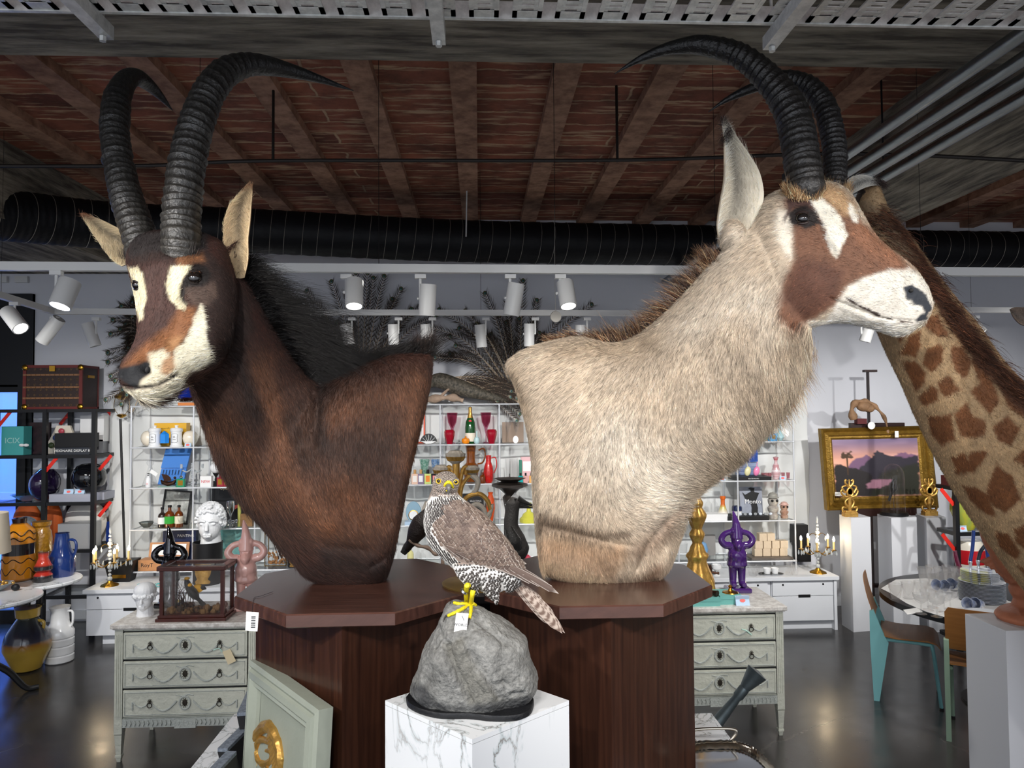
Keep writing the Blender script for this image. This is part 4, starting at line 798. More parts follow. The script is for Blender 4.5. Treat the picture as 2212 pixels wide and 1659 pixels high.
# ================================================================ falcon
Z6=lambda p:z(p,4.1475,860,1000);k6=lambda*p:Z6(p)
Yf=Yr-.01
fal=thing('gyrfalcon_mount','brown speckled falcon mount with yellow feet standing on the grey rock','taxidermy bird',at(*Z6([(620,1290)])[0],Yf))
f6=lambda bx,by,ax,ay,Y,t:(*Z6([(bx,by)])[0],*Z6([(ax,ay)])[0],Y,t)
fb=loft([f6(515,200,315,200,Yf-.02,.026),f6(555,300,262,340,Yf-.02,.036),f6(675,395,230,470,Yf-.01,.05),f6(800,485,232,590,Yf,.058),f6(900,590,278,715,Yf+.005,.06),f6(985,695,365,825,Yf+.01,.058),f6(1055,795,462,915,Yf+.015,.052),f6(1105,870,572,1010,Yf+.02,.044),f6(1130,950,690,1110,Yf+.025,.035),f6(1125,1020,850,1165,Yf+.03,.024),f6(1110,1070,960,1120,Yf+.03,.012)],60,36,2.2)
hd=MB();hc_=at(*Z6([(428,190)])[0],Yf-.025);hd.ball(hc_,(.0365,.036,.0365),28,20)
th=loft([f6(700,900,470,900,Yf-.01,.03),f6(740,1000,540,1030,Yf-.015,.03),f6(720,1100,620,1110,Yf-.015,.02),f6(690,1150,650,1150,Yf-.015,.012)],20,20,2)
th2=loft([f6(920,960,700,980,Yf-.01,.025),f6(920,1080,720,1080,Yf-.01,.024),f6(900,1160,780,1170,Yf-.01,.016),f6(885,1215,850,1215,Yf-.01,.008)],20,20,2)
fl=fuse([shrink(shrink(fb,4),4,first=False),hd,th,th2],.0024,4)
fl.push([(*Z6([(365,200)])[0],.012,.002),(k6((345,140),(400,150)),.008,.0035),(k6((490,150),(530,160)),.008,.0035)])
brown,pale,wht,drk='75655c','cfc2b6','e9e6e1','2e2826'
fl.paint('8a7a70',[(Z6([(300,300),(560,290),(590,350),(420,330),(330,420),(300,560),(420,780),(560,960),(700,900),(960,1000),(960,1240),(640,1160),(200,700),(200,400)]),wht,5)],3,6)
fl.build('body',vcmat('plumage_skin',.8),fal)
m_feather=vcmat('feathers',.6,spec=.35,bump=.15,bs=300)
def feather(b,root,d,nrm,Ln,Wd,cmid,crim,kind='scale',lift=.12,bars=0,seed=0,tipsh=.75):
    d=d/np.linalg.norm(d);s=np.cross(nrm,d);s /= np.linalg.norm(s);n=np.cross(d,s);g=random.Random(seed);K=34 if bars>4 else 9;v=[];c=[];cm,cr_=np.array(L(cmid)),np.array(L(crim));vary=1+g.uniform(-.18,.18)
    for i in range(K):
        t=i/(K-1);w=math.sin(min(t*1.15+.12,1)*PI/2)*(1 if t<tipsh else max(0,math.cos((t-tipsh)/(1-tipsh)*PI/2))**.7)*Wd/2
        for j,u in enumerate((-1,-.80,-.35,0,.35,.80,1)):
            p=root+d*(t*Ln*(1-.06*u*u))+s*u*w+n*(lift*Ln*(.25+t*.75)*(1-.5*t)+.0012*(1-u*u));edge=abs(u)>.9 or t>.9
            if kind=='scale':col=cr_ if edge else cm*vary*(1.08 if abs(u)<.1 else 1)
            elif kind=='streak':col=cm if (abs(u)<.4 and t>.15 and t<.9) else cr_
            elif kind=='bar':col=cm if (math.sin(t*bars*2*PI+u)>-.2 and abs(u)<.95) else cr_
            elif kind=='spot':col=cr_ if (edge or (i%3==1 and abs(u)>.5)) else cm*vary
            v.append(p);c.append(tuple(np.clip(col,0,1)))
    o=len(b.v);nn=len(v);f=[]
    for i in range(K-1):
        for j in range(6):f.append((i*7+j,i*7+j+1,(i+1)*7+j+1,(i+1)*7+j))
    low=[p-n*.0007 for p in v];b.add(v,f);b.add(low,[q[::-1] for q in f])
    for i in range(nn):b.c[o+i]=c[i];b.c[o+nn+i]=c[i]
dirf=lambda dx,dy:CR*dx-CU*dy
def plumage(poly,step,Lp,Wp,cm,cr,kind,flow,name,seed=1,lift=.12,bars=0,jit=.13,scalefn=None,mb=None):
    """cover a region (px polygon) with overlapping feathers, rows from tail to head so that they overlap like shingles"""
    g=random.Random(seed);P=np.array(poly);b=mb or MB();pts=[];y=P[:,1].min();r=0
    while y<P[:,1].max():
        x=P[:,0].min()+(r%2)*step*.5
        while x<P[:,0].max():pts.append((x+g.uniform(-1,1)*step*jit,y+g.uniform(-1,1)*step*jit));x+=step
        y+=step*.8;r+=1
    pts=np.array(pts);pts=pts[psdf(pts,poly)<0]
    for q in pts:
        p,n=fl.hit(*q);fx,fy=flow(q) if callable(flow) else flow;d=dirf(fx,fy);d=d-n*(d@n);k=scalefn(q) if scalefn else 1
        cmm=cm if isinstance(cm,str) else g.choice(cm);feather(b,p-n*.0008,d,n,Lp*k*g.uniform(.9,1.15),Wp*k,cmm,cr,kind,lift,bars,g.random())
    return b if mb is None else None
gr=lambda q:.7+.9*max(0,min(1,(q[0]-930)/180))
wing=MB()
plumage(Z6([(370,330),(480,300),(590,340),(740,440),(890,570),(990,690),(1070,800),(1130,880),(1120,930),(960,920),(720,880),(560,840),(430,770),(350,700),(295,590),(285,500),(330,480),(400,430),(360,380)]),8.2,.0185,.0150,['6b5b52','75655b','5f5049'],'d6cbc0','scale',lambda q:(.62+.25*(q[0]-940)/150,.72),'wing',3,.10,scalefn=gr,mb=wing)
plumage(Z6([(640,600),(900,650),(1100,860),(900,860),(720,790)]),9,.024,.0145,['5f5049','6b5c54'],'dcd4cc','spot',(.78,.6),'wing',8,.08,mb=wing)
# long flight feathers, root px -> tip px
for i,(a,c_,e,f_,w) in enumerate([(420,740,700,900,60),(520,800,910,950,62),(640,820,1130,1005,66),(760,850,1190,1040,64),(860,880,1250,1082,62),(930,900,1340,1115,56),(980,900,1440,1172,50),(900,840,1150,905,50),(1000,880,1390,1140,44)]):
    A=at(*Z6([(a,c_)])[0],Yf-.062+.012*i*.6);B=at(*Z6([(e,f_)])[0],Yf-.02+.008*i);feather(wing,A,B-A,-CF+CU*.3,np.linalg.norm(B-A),w/4.1475/FPX*Yf*1.15,'5f5049','cfc6be','scale',.02,0,i,.86)
wing.build('wing',m_feather,fal,smooth=80)
br_=plumage(Z6([(330,300),(400,270),(560,270),(590,340),(480,310),(400,340),(400,430),(330,480),(285,520),(290,600),(350,710),(430,780),(520,860),(450,880),(340,800),(255,680),(228,560),(225,460),(260,340)]),5.2,.017,.009,drk,wht,'streak',lambda q:(.25,1),'breast',4,.08)
br_.build('breast_feathers',m_feather,fal,smooth=80)
fk=plumage(Z6([(450,860),(560,880),(700,910),(900,960),(1080,1030),(1090,1120),(960,1120),(900,1000),(900,1150),(890,1215),(820,1200),(760,1150),(680,1150),(600,1080),(540,1000)]),6.5,.024,.013,'3a3532','e4e2df','bar',(.45,.9),'flank',5,.10,1.6)
fk.build('flank_feathers',m_feather,fal,smooth=80)
hf=plumage(Z6([(300,190),(330,110),(420,75),(510,100),(555,180),(560,280),(500,300),(420,300),(330,290),(290,260)]),2.9,.0075,.0045,['4f443e','5d524b','3a322e'],'c2b8ae','streak',lambda q:((q[0]-964)/26,(q[1]-1058)/22+.3),'head',6,.08)
hf.build('head_feathers',m_feather,fal,smooth=80)
tl=MB()
for i,(a,c_,e,f_,w) in enumerate([(1040,1060,1475,1532,60),(1060,1060,1498,1528,56),(1080,1055,1480,1500,50),(1030,1080,1450,1500,60),(1020,1090,1400,1470,60),(1090,1060,1420,1400,50),(1060,1090,1340,1400,56),(1090,1070,1300,1260,50)]):
    A=at(*Z6([(a,c_)])[0],Yf+.025+.002*i);B=at(*Z6([(e,f_)])[0],Yf+.045+.002*i);feather(tl,A,B-A,-CF+CR*.2,np.linalg.norm(B-A),w/4.1475/FPX*Yf*1.3,'6e5a50','b8a89c','bar',.01,9,i,.8)
tl.build('tail',m_feather,fal,smooth=80)
# face
m_yel=mat('falcon_yellow','e3d21f',.45,bump=.3,bs=200,var=.3,vs=60,col2='b39a14');m_beak=mat('beak_grey','6c6a68',.3,var=.4,vs=60);m_pup=mat('pupil_black','0a0a0c',.05,coat=1)
for (x,y) in ((365,163),(516,170)):
    p,n=fl.hit(*Z6([(x,y)])[0]);n=n*.5-CF*.5;b=MB();b.ball(p-n*.001,(.0058,)*3,18,12);e=b.build('eye',m_pup,fal)
    u=np.cross(n,CU);u /= np.linalg.norm(u);w=np.cross(u,n);b=MB();b.tube([p+n*.0022+(u*math.cos(a)+w*math.sin(a))*.0062 for a in np.linspace(0,2*PI,25)],.0016,seg=6,cap=False);b.build('eye_ring',mat('eye_ring','c9a62a',.4),e)
q6=lambda x,y,dy:at(*Z6([(x,y)])[0],Yf-.06-dy)
b=MB();b.tube(spline([q6(452,195,0),q6(455,215,.010),q6(457,240,.014),q6(456,265,.010),q6(452,292,.004)],16),np.linspace(.0085,.0006,16)**1*np.r_[np.ones(10),np.ones(6)],seg=12);b.build('beak',m_beak,fal)
b=MB();b.tube(spline([q6(396,232,-.012),q6(415,205,-.002),q6(436,180,.006),q6(452,172,.008),q6(468,180,.006),q6(482,200,.0),q6(492,224,-.010)],22),.0032+.0016*np.sin(np.linspace(0,PI,22)),seg=8);b.ball(q6(452,188,.002),(.0075,.006,.006),12,8);b.tube([q6(405,238,-.012),q6(428,243,-.004),q6(436,252,.0)],.0018,seg=6);b.build('cere',m_yel,fal)
# legs and feet
yl=Yr-.055
def p6(x,y,Y=yl):return at(*Z6([(x,y)])[0],Y)
def onrock(x,y,k=.004):
    p,n=rb_.hit(*Z6([(x,y)])[0]);return p-CF*k+CU*.001
for nm,shank,toes in (('leg',[(632,1095),(610,1130),(582,1170)],[[(582,1170),(520,1185),(440,1215),(402,1290)],[(582,1170),(600,1190),(640,1210)],[(575,1172),(500,1200),(430,1240)]]),
                        ('leg',[(672,1140),(662,1190),(655,1262)],[[(655,1262),(600,1262),(545,1262),(500,1250)],[(655,1265),(570,1310),(500,1345),(447,1368)],[(655,1268),(652,1330),(640,1395)],[(655,1262),(690,1275),(735,1270)]])):
    b=MB();a=[p6(*s) for s in shank];foot=onrock(*shank[-1],.008);a[-1]=foot;b.tube(spline(a,12),np.linspace(.0075,.006,12),seg=10);b.ball(foot,.008,12,8);lg=b.build('leg',m_yel,fal)
    for tt in toes:
        b=MB();pp=[foot]+[onrock(*s,.0045) for s in tt[1:]];sp=spline(pp,18);b.tube(sp,np.linspace(.0058,.0042,18)*(1+.12*np.sin(np.arange(18)*1.7)),seg=8);b.build('toe',m_yel,lg)
        d=sp[-1]-sp[-3];d /= np.linalg.norm(d);b=MB();b.tube(spline([sp[-1],sp[-1]+d*.008+CU*.002,sp[-1]+d*.014-CU*.008,sp[-1]+d*.012-CU*.018],8),np.linspace(.003,.0004,8),seg=6);b.build('claw',mat('claw_grey','4a4744',.35),lg)
m_silver=mat('ring_silver','c9cacc',.25,metal=1)
for (x,y,r) in ((592,1153,.0095),(647,1248,.0095)):
    c=p6(x,y,yl-.0) if y<1200 else onrock(x,y,.009);b=MB();ax=CU*.8+CR*(.6 if y<1200 else .1);b.lathe([(r,-.003),(r+.0012,-.003),(r+.0012,.003),(r,.003)],c,20,axis=ax,cap=False);b.build('leg_band',m_silver,fal)
# price tag on the falcon
m_paper=mat('paper_white','f4f4f2',.6);m_ink=mat('ink_dark','3a3a40',.6);m_string=mat('string_dark','24242a',.7)
def card(name,pxs,Y,label,mt=None,th=.0006,cat='tag',parent=None,Yb=None):
    P=[at(x,y,Y if Yb is None or i<2 else Yb) for i,(x,y) in enumerate(pxs)];n=np.cross(P[1]-P[0],P[3]-P[0]);n /= np.linalg.norm(n);n=n if n@CF<0 else -n
    b=MB();v=[*P,*[p-n*th for p in P]];b.add(v,[(0,1,2,3),(7,6,5,4),(0,4,5,1),(1,5,6,2),(2,6,7,3),(3,7,4,0)])
    if parent is not None:return b.build(name,mt or m_paper,parent,smooth=0),P,n
    o=tag(b.build(name,mt or m_paper,None,sum(P)/4,smooth=0),label,cat);return o,P,n
def wr(s,size,P,n,mt,parent,u=.5,v=.5,ext=.0002):
    """write on a card P (tl,tr,br,bl)"""
    c=P[0]+(P[1]-P[0])*u+(P[3]-P[0])*v+n*.0006;X=(P[1]-P[0]);X /= np.linalg.norm(X);Yv=np.cross(n,X);R=Matrix((X,Yv,n)).transposed()
    o=text(s,size,c,mt,parent,rot=R.to_euler(),ext=ext);return o
ytag=onrock(570,1450,.012)[1]
o,P,n=card('price_tag',Z6([(522,1342),(632,1350),(606,1562),(494,1552)]),ytag,'white shop tag reading WORLD hanging from the foot of the falcon')
wr('WORLD',.0105,P,n,m_ink,o,.5,.5);b=MB();b.bx(-.009,.009,-.0002,.0002,-.0002,.0002)
b=MB();b.tube(spline([onrock(650,1262,.012),onrock(600,1310,.014),P[0]*.5+P[1]*.5+(P[3]-P[0])*.12+n*.002],10),.0006,seg=5);b.tube(spline([P[0]*.5+P[1]*.5+(P[3]-P[0])*.12+n*.002,P[0]*.4+P[1]*.6+(P[3]-P[0])*.2+n*.003,P[0]*.3+P[1]*.7+(P[3]-P[0])*.3+n*.002],6),.0006,seg=5);b.build('tag_string',m_string,o)
# ================================================================ giraffe neck at the right
gir=thing('giraffe_mount','patterned brown giraffe neck mount leaning in from the right edge','taxidermy',(2.7,2.9,0))
Yg=2.8
gn=loft([(a,b,c,d,Y-.2,t) for a,b,c,d,Y,t in [(1888,395,1850,450,2.92,.06),(1905,455,1858,520,2.93,.09),(1945,503,1872,600,2.94,.11),(2004,588,1896,680,2.96,.13),(2050,650,1926,752,2.98,.145),(2090,700,1960,822,3.0,.16),(2147,782,2003,920,3.0,.175),(2214,850,2052,1015,3.0,.19),(2300,935,2118,1128,3.02,.2),(2400,1040,2205,1248,3.04,.21),(2520,1180,2300,1380,3.06,.22),(2640,1400,2420,1620,3.1,.22),(2700,1700,2440,1850,3.15,.2)]],90,44,2.2)
gb=fuse([shrink(gn,4,bulge=.3)],.007,4)
C1=lambda p:z(p,2.765,1780,360);C2=lambda p:z(p,3.949,1900,880);SPT=[
 C1([(600,900),(680,880),(740,990),(740,1020),(660,1005),(600,955)]),C1([(500,1010),(575,985),(578,1060),(545,1138),(450,1110),(470,1090)]),C1([(430,1015),(490,1000),(460,1045),(440,1045)]),C1([(612,1085),(690,1052),(720,1080),(708,1160),(640,1228),(588,1180)]),
 C1([(765,1058),(830,1078),(878,1170),(860,1255),(828,1265),(780,1210),(757,1130)]),C1([(455,1158),(540,1158),(608,1230),(602,1290),(540,1345),(505,1250)]),C1([(678,1290),(740,1243),(782,1290),(828,1330),(720,1372),(688,1335)]),C1([(562,1370),(640,1303),(682,1330),(677,1392),(600,1433),(573,1410)]),
 C1([(890,1150),(960,1190),(1003,1270),(1052,1400),(990,1482),(868,1340),(932,1290),(900,1220)]),C1([(608,1478),(700,1490),(760,1478),(778,1630),(700,1665),(636,1600)]),C1([(778,1480),(850,1408),(882,1480),(965,1518),(972,1602),(900,1624),(808,1602)]),C1([(1008,1550),(1100,1488),(1172,1560),(1120,1665),(1038,1642)]),
 C1([(690,820),(742,900),(822,1000),(882,1100),(850,1092),(758,980),(700,890)]),C1([(480,520),(560,560),(640,700),(660,780),(600,700),(520,600)]),C1([(400,430),(470,470),(520,560),(440,520)]),C2([(608,430),(722,378),(750,450),(772,378),(925,368),(902,442),(800,545),(640,575)]),
 C2([(1000,465),(1052,530),(1132,578),(1205,780),(1060,905),(980,850),(898,760),(920,660)]),C2([(698,658),(850,690),(922,770),(995,925),(900,905),(780,812)]),C2([(975,1058),(1100,1080),(1205,1240),(1160,1295),(1018,1180)]),C2([(1148,1040),(1260,980),(1300,1250),(1160,1155)]),C2([(1135,440),(1260,320),(1300,540)]),C2([(1150,1335),(1280,1380),(1260,1480)]),C1([(1060,1330),(1150,1400),(1240,1480),(1200,1500),(1100,1430)])]
gb.paint('b89a74',[(s,'7a4d2c',3.5) for s in SPT]+[([(1905,440),(1960,495),(2050,635),(2150,770),(2320,930),(2290,960),(2195,880),(2120,800),(2060,715),(1990,610),(1930,530),(1895,470)],'54331f',7),(C1([(160,150),(330,250),(450,400),(560,560),(420,520),(300,360),(200,330)]),'8f7a60',10,.7)],4,8,lambda P,V,C,n:C*(1+.1*vnoise(V,60,1)[:,None]))
gb.build('body',m_hide,gir)
fur(gb,42000,flowfield([(1950,700,.5,1),(2050,900,.6,1),(2150,1100,.7,1),(2100,800,.7,1),(1900,500,.5,1)]),.010,m_fhair,gir,lift=.6,r0=.0007,var=.32,jit=.6,mask=lambda P,V:(P[:,0]<2230)*(P[:,1]<1320)*1.0)
GP=[(1905,455),(1945,503),(2004,588),(2050,650),(2090,700),(2147,782),(2214,850),(2300,935)]
tufts('mane',[at(x-20,y+16,2.66) for x,y in GP],[dv(.9,.1)]*3+[dv(.9,.3)]*5,[.035,.042,.05,.055,.055,.06,.06,.06],'4a2a1a',gir,m_fhair,9000,spread=.25,wid=.02,bend=tuple(dv(.1,.5)),r0=.0008,var=.35,cols=['4a2a1a','5e3824','2f1a12','6e4630'])
ear('ear',[(1852,470,1890,478,2.70),(1848,445,1886,450,2.70),(1850,425,1876,425,2.70),(1856,408,1864,405,2.70)],gir,m_hide,m_fhair,'3a2e26','a8967a',.5,hairn=300,hl=.012,facing=-CF*.8-CR*.5)
b=MB();b.lathe([(.16,0),(.17,.02),(.17,.03),(.12,.06)],(at(2560,1700,2.92)[0],2.92,0),24);b.build('mount_base',MATS['plate_black'],gir)
# ear of one more mounted head that reaches in at the right edge
oth=thing('antelope_head_mount','dark brown animal ear of a mount mostly outside the right edge of the view','taxidermy',at(2290,720,2.3))
b=MB();b.ball(at(2290,700,2.3),(.07,.08,.1),20,14,L('5a4a40'));b.tube([at(2290,720,2.3),at(2330,900,2.32),at(2400,1100,2.34)],[.07,.08,.11],seg=20,cols=[L('5a4a40')]*3);b.build('head',m_hide,oth)
ear('ear',[(2236,668,2226,706,2.26),(2210,664,2205,700,2.26),(2192,664,2190,686,2.26),(2182,668,2183,672,2.26)],oth,m_hide,m_fhair,'4c4038','54483e',.35,hairn=200,hl=.006)
# ================================================================ long white sideboard along the back wall
m_lac=mat('white_lacquer','dcdfe4',.35);m_black=mat('satin_black','0e0f12',.4);m_gap=mat('shadow_gap','05060a',.8)
m_chrome=mat('chrome','d8dade',.12,metal=1);m_brass=mat('brass','b58a34',.28,metal=1);m_gold=mat('gilt','d8aa5a',.36,metal=.7,var=.45,vs=30,col2='94672c',bump=.3,bs=60)
m_clear=glass('clear_glass','ffffff',a=.1);m_tintg=glass('green_edge_glass','f8fbfa',a=.03)
Yc=onz(1808,1360,0)[1];zc=at(1808,1243,Yc)[2];XA,XB=at(184,1330,Yc)[0],at(1808,1300,Yc)[0]
seam=[XA,XA+1.35,XA+2.7,XA+4.05,at(1672,1300,Yc)[0]-.02,XB]
for i in range(5):
    x0,x1=seam[i]+.004,seam[i+1]-.004;t=thing('sideboard',['white drawer sideboard at the left end of the row, behind the grey dresser','second white sideboard of the row, behind the dark antelope pedestal','third white sideboard of the row, hidden behind the falcon','fourth white sideboard of the row, behind the pale antelope','white drawer sideboard at the right end of the row, by the white plinths'][i],'sideboard',((x0+x1)/2,Yc+.2,0),group='white drawer sideboards in a row')
    b=MB();b.bx(x0+(.12 if i==0 else 0),x1,Yc+.05,Yc+.4,0,.08);b.bx(x0,x1,Yc+.02,Yc+.42,.09,zc-.035)
    if i==4:b.bx(x1-.025,x1,Yc-.01,Yc+.42,0,zc-.035)
    b.build('cabinet_body',m_lac,t,smooth=0)
    zz=.085+(zc-.13)*.62
    for z0,z1 in ((.085,zz),(zz+.005,zc-.04)):
        b=MB();b.bx(x0+.006,x1-.03,Yc,Yc+.018,z0,z1);d=b.build('drawer',m_lac,t,smooth=0,bevel=.001)
    b=MB();xm=(x0+x1)/2+(.0 if i else -.3);b.bx(xm-.055,xm+.055,Yc-.002,Yc+.004,zz-.012,zz+.014);b.build('slot_handle',m_gap,d,smooth=0)
    for q in (x0+.1,x1-.12):b=MB();b.lathe([(.009,0),(.009,.003)],(q,Yc,zc-.075),12,axis=(0,-1,0));b.build('lock',m_gap,d)
b=MB();b.bx(XA-.01,XB+.012,Yc-.03,Yc+.45,zc-.034,zc);one('worktop',b,m_lac,'long white worktop over the row of white sideboards','worktop',smooth=0,bevel=.002)
# ================================================================ display shelving: thin white frame with glass shelves
m_frame=mat('shelf_frame','d6d9de',.3,metal=.2);Ys=onz(1718,1229,zc)[1]+.0;Yb=Ys+.39
ZL=[at(1000,y,Ys)[2] for y in (873.5,961,1047,1135)]+[zc+.075]   # top ... lowest shelf
PX=[283,418,551,685,819,951,1079,1208,1336,1463,1592,1714];XS=[at(x,960,Ys)[0] for x in PX];PX2=[281,1718]
shelf=thing('shelving_unit','long thin-framed white shelving unit with glass shelves on the white worktop','shelving unit',((XS[0]+XS[-1])/2,Ys+.2,zc))
rr=.0075
for i,x in enumerate(XS):
    for y in (Ys,Yb):b=MB();b.tube([(x,y,zc),(x,y,ZL[0])],rr,seg=8);b.build('post',m_frame,shelf)
for zq in ZL:
    b=MB()
    for y in (Ys,Yb):b.tube([(XS[0],y,zq),(XS[-1],y,zq)],rr,seg=8)
    for x in (XS[0],XS[-1]):b.tube([(x,Ys,zq),(x,Yb,zq)],rr*.8,seg=8);b.ball((x,Ys,zq),.011,10,8)
    b.build('rail',m_frame,shelf)
    b=MB();b.bx(XS[0],XS[-1],Ys+.005,Yb-.005,zq,zq+.005);b.build('glass_shelf',m_tintg,shelf,smooth=0)
# crumpled white sheeting hung behind the shelves
b=MB();nx,nz=260,44;x0,x1,z0,z1=at(250,900,YW)[0],at(1735,900,YW)[0],zc+.02,ZL[0]+.12
Vv=[];G=np.array([(x0+(x1-x0)*i/(nx-1),YW-.08,z0+(z1-z0)*j/(nz-1)) for j in range(nz) for i in range(nx)])
dn=vnoise(G*[3.2,1,1.1],1,3)*.035+vnoise(G*[9,1,3]+G[:,2:3]*2,1,5)*.02+.012*np.sin(G[:,0]*19+vnoise(G,1.3,2)*5)
G[:,1]+=dn;b.add(G,[(j*nx+i,j*nx+i+1,(j+1)*nx+i+1,(j+1)*nx+i) for j in range(nz-1) for i in range(nx-1)])
one('hanging_sheet',b,mat('sheer_sheet','dcdedd',.45),'crumpled white sheet hanging on the wall behind the glass shelving','drape',loc=((x0+x1)/2,YW-.08,z0),smooth=80)
# ================================================================ grey painted commodes
m_gus=mat('distressed_grey','c6c8bb',.6,var=.3,vs=14,col2='a2a69b',bump=.5,bs=45);m_gus2=mat('carved_grey','b0b5b0',.6,var=.3,vs=30,col2='949b98',bump=.6,bs=90)
m_grn=mat('granite_top','e4e1dc',.35,var=.7,vs=34,col2='a09890',bump=.2,bs=60);m_iron=mat('iron_pull','3a352e',.45,metal=.7)
def commode(pxl,pyl,pxr,z,Wd,label):
    """front left or right leg foot at px; width Wd"""
    f=onz(pxl if pxl else pxr,pyl,0);Yf=f[1]-.03;xl=f[0]-.03 if pxl else f[0]+.03-Wd;xr=xl+Wd;D=.46;zt=z-.025;zb=z-.585;w=.045
    t=thing('painted_commode',label,'chest of drawers',((xl+xr)/2,Yf+D/2,0),group='grey painted commodes')
    b=MB();b.bx(xl-.02,xr+.02,Yf-.02,Yf+D+.01,zt,z);b.bx(xl-.01,xr+.01,Yf-.012,Yf+D,zt-.008,zt);b.build('stone_top',m_grn,t,smooth=0,bevel=.006)
    b=MB();b.bx(xl+.01,xr-.01,Yf+.012,Yf+D-.01,zb,zt-.012);b.build('carcass',m_gus,t,smooth=0)
    for x in (xl,xr-w):
        b=MB();b.bx(x,x+w,Yf,Yf+w,zb-.01,zt-.01)
        for q in (.011,.022,.033):b.bx(x+q-.002,x+q+.002,Yf-.003,Yf,zb+.06,zt-.04)
        b.build('fluted_stile',m_gus,t,smooth=0)
    dh=(zt-.02-zb-.05)/3
    for k in range(3):
        z1=zt-.025-k*dh;z0=z1-dh+.014;xm=(xl+xr)/2;a,c=xl+w+.006,xr-w-.006
        b=MB();b.bx(a,c,Yf-.006,Yf+.02,z0,z1);d=b.build('drawer',m_gus,t,smooth=0,bevel=.003)
        b=MB();b.bx(a-.006,c+.006,Yf+.006,Yf+.013,z0-.005,z1+.005);b.build('drawer_gap',m_gap,d,smooth=0)
        zc_=(z0+z1)/2;b=MB();y=Yf-.008
        for e in (.012,):# carved frame, garlands, wreath
            b.tube([(a+e,y,z0+e),(c-e,y,z0+e),(c-e,y,z1-e),(a+e,y,z1-e),(a+e,y,z0+e)],.0022,seg=5)
        for s in (-1,1):
            x0_,x1_=xm+s*.045,xm+s*(c-a)*.28;b.tube([(x0_+(x1_-x0_)*u,y,zc_+.012-.052*math.sin(u*PI)-.004*u) for u in np.linspace(0,1,20)],.0045+.0022*np.abs(np.sin(np.arange(20)*1.3)),seg=6)
            x2_=xm+s*(c-a)*.42;b.tube([(x1_+(x2_-x1_)*u,y,zc_+.01-.03*math.sin(u*PI)) for u in np.linspace(0,1,12)],.004,seg=6);b.tube([(x2_,y,zc_+.01),(x2_,y,zc_-.035)],.005,seg=6)
        b.tube([(xm+.03*math.cos(q),y,zc_+.036*math.sin(q)) for q in np.linspace(0,2*PI,22)],.006,seg=6,cap=False)
        b.tube([(xm-.05,y,zc_+.045),(xm-.02,y,zc_+.038),(xm+.02,y,zc_+.047),(xm+.05,y,zc_+.042)],.0025,seg=5);b.build('carving',m_gus2,d)
        b=MB();b.lathe([(.001,0),(.014,0),(.012,.004),(.001,.005)],(xm,y-.001,zc_),12,axis=(0,-1,0),sy=1.4)
        for q in range(10):A=q*PI/5;b.tube([(xm+.013*math.cos(A),y-.003,zc_+.02*math.sin(A)),(xm+.019*math.cos(A),y-.003,zc_+.028*math.sin(A))],.0016,seg=4)
        b.build('keyhole_plate',m_iron,d)
        for s in (-1,1):
            x=xm+s*(c-a)*.28;b=MB();b.ball((x,y-.006,zc_+.005),.006,8,6);b.tube([(x+.013*math.cos(q),y-.008,zc_-.008+.014*math.sin(q)) for q in np.linspace(0,2*PI,16)],.0024,seg=5,cap=False)
            for q in range(7):A=q*PI/6;b.tube([(x,y-.004,zc_+.004),(x+.015*math.cos(A),y-.004,zc_+.006+.02*math.sin(A))],.0018,seg=4)
            b.build('ring_pull',m_iron,d)
    b=MB();b.bx(xl+w,xr-w,Yf+.002,Yf+.014,zb-.005,zb+.045);b.bx((xl+xr)/2-.06,(xl+xr)/2+.06,Yf-.004,Yf+.012,zb-.012,zb+.04)
    for q in range(28):x=xl+w+.02+q*(Wd-2*w-.04)/27;b.tube([(x,Yf-.001,zb+.005),(x+.006,Yf-.003,zb+.02),(x,Yf-.001,zb+.035)],.0035,seg=5)
    b.build('apron',m_gus2,t,smooth=0)
    for x in (xl+w/2,xr-w/2):
        for y in (Yf+w/2,Yf+D-w/2):
            b=MB();b.box((x,y,zb-.025),(w,w,.03));b.rings([[(x+i*s,y+j*s,h) for i,j in ((-1,-1),(1,-1),(1,1),(-1,1))] for s,h in ((.013,.03),(.021,zb-.045))]);b.box((x,y,.034),(.034,.034,.012));b.rings([[(x+i*s,y+j*s,h) for i,j in ((-1,-1),(1,-1),(1,1),(-1,1))] for s,h in ((.010,0),(.014,.028))]);b.build('leg',m_gus,t,smooth=0)
    return t,xl,xr,Yf,z
cA=commode(262,1643,None,.785,.80,'grey painted three-drawer commode at the left with the glass bird case on it')
cB=commode(None,1586,1682,.785,.80,'grey painted three-drawer commode at the right with the purple gnome on it')
# ================================================================ things on the glass shelves
def LV(k):return (ZL[k]+.005) if k<5 else zc
def sz(px,k,w,h,dY=.12):
    """x centre px, shelf level k, width and height px -> x, y, z, half width, height (m)"""
    Y=Ys+dY;return at(px,960,Y)[0]+0*k,Y,LV(k),w/2/FPX*Y,h/FPX*Y
def turn(name,label,cat,prof,px,k,w,h,mt,dY=.12,group=None,seg=20,pos=None,cols=None,flute=None):
    x,y,z_,r,hh=pos if pos else sz(px,k,w,h,dY);b=MB();b.lathe([(a*r,q*hh) for a,q in prof],(x,y,z_),seg,cols=cols,flute=flute)
    return one(name,b,mt,label,cat,loc=(x,y,z_),group=group)
def add(o,name,mt,fn,**kw):
    b=MB();fn(b);return b.build(name,mt,o,**kw)
egg=[(.01,0),(.3,.02),(.62,.1),(.9,.3),(1,.5),(.93,.72),(.7,.9),(.4,.98),(.01,1)]
bottle=[(.6,0),(.95,.02),(1,.08),(1,.58),(.85,.7),(.35,.8),(.3,.95),(.38,.96),(.38,1),(.01,1)]
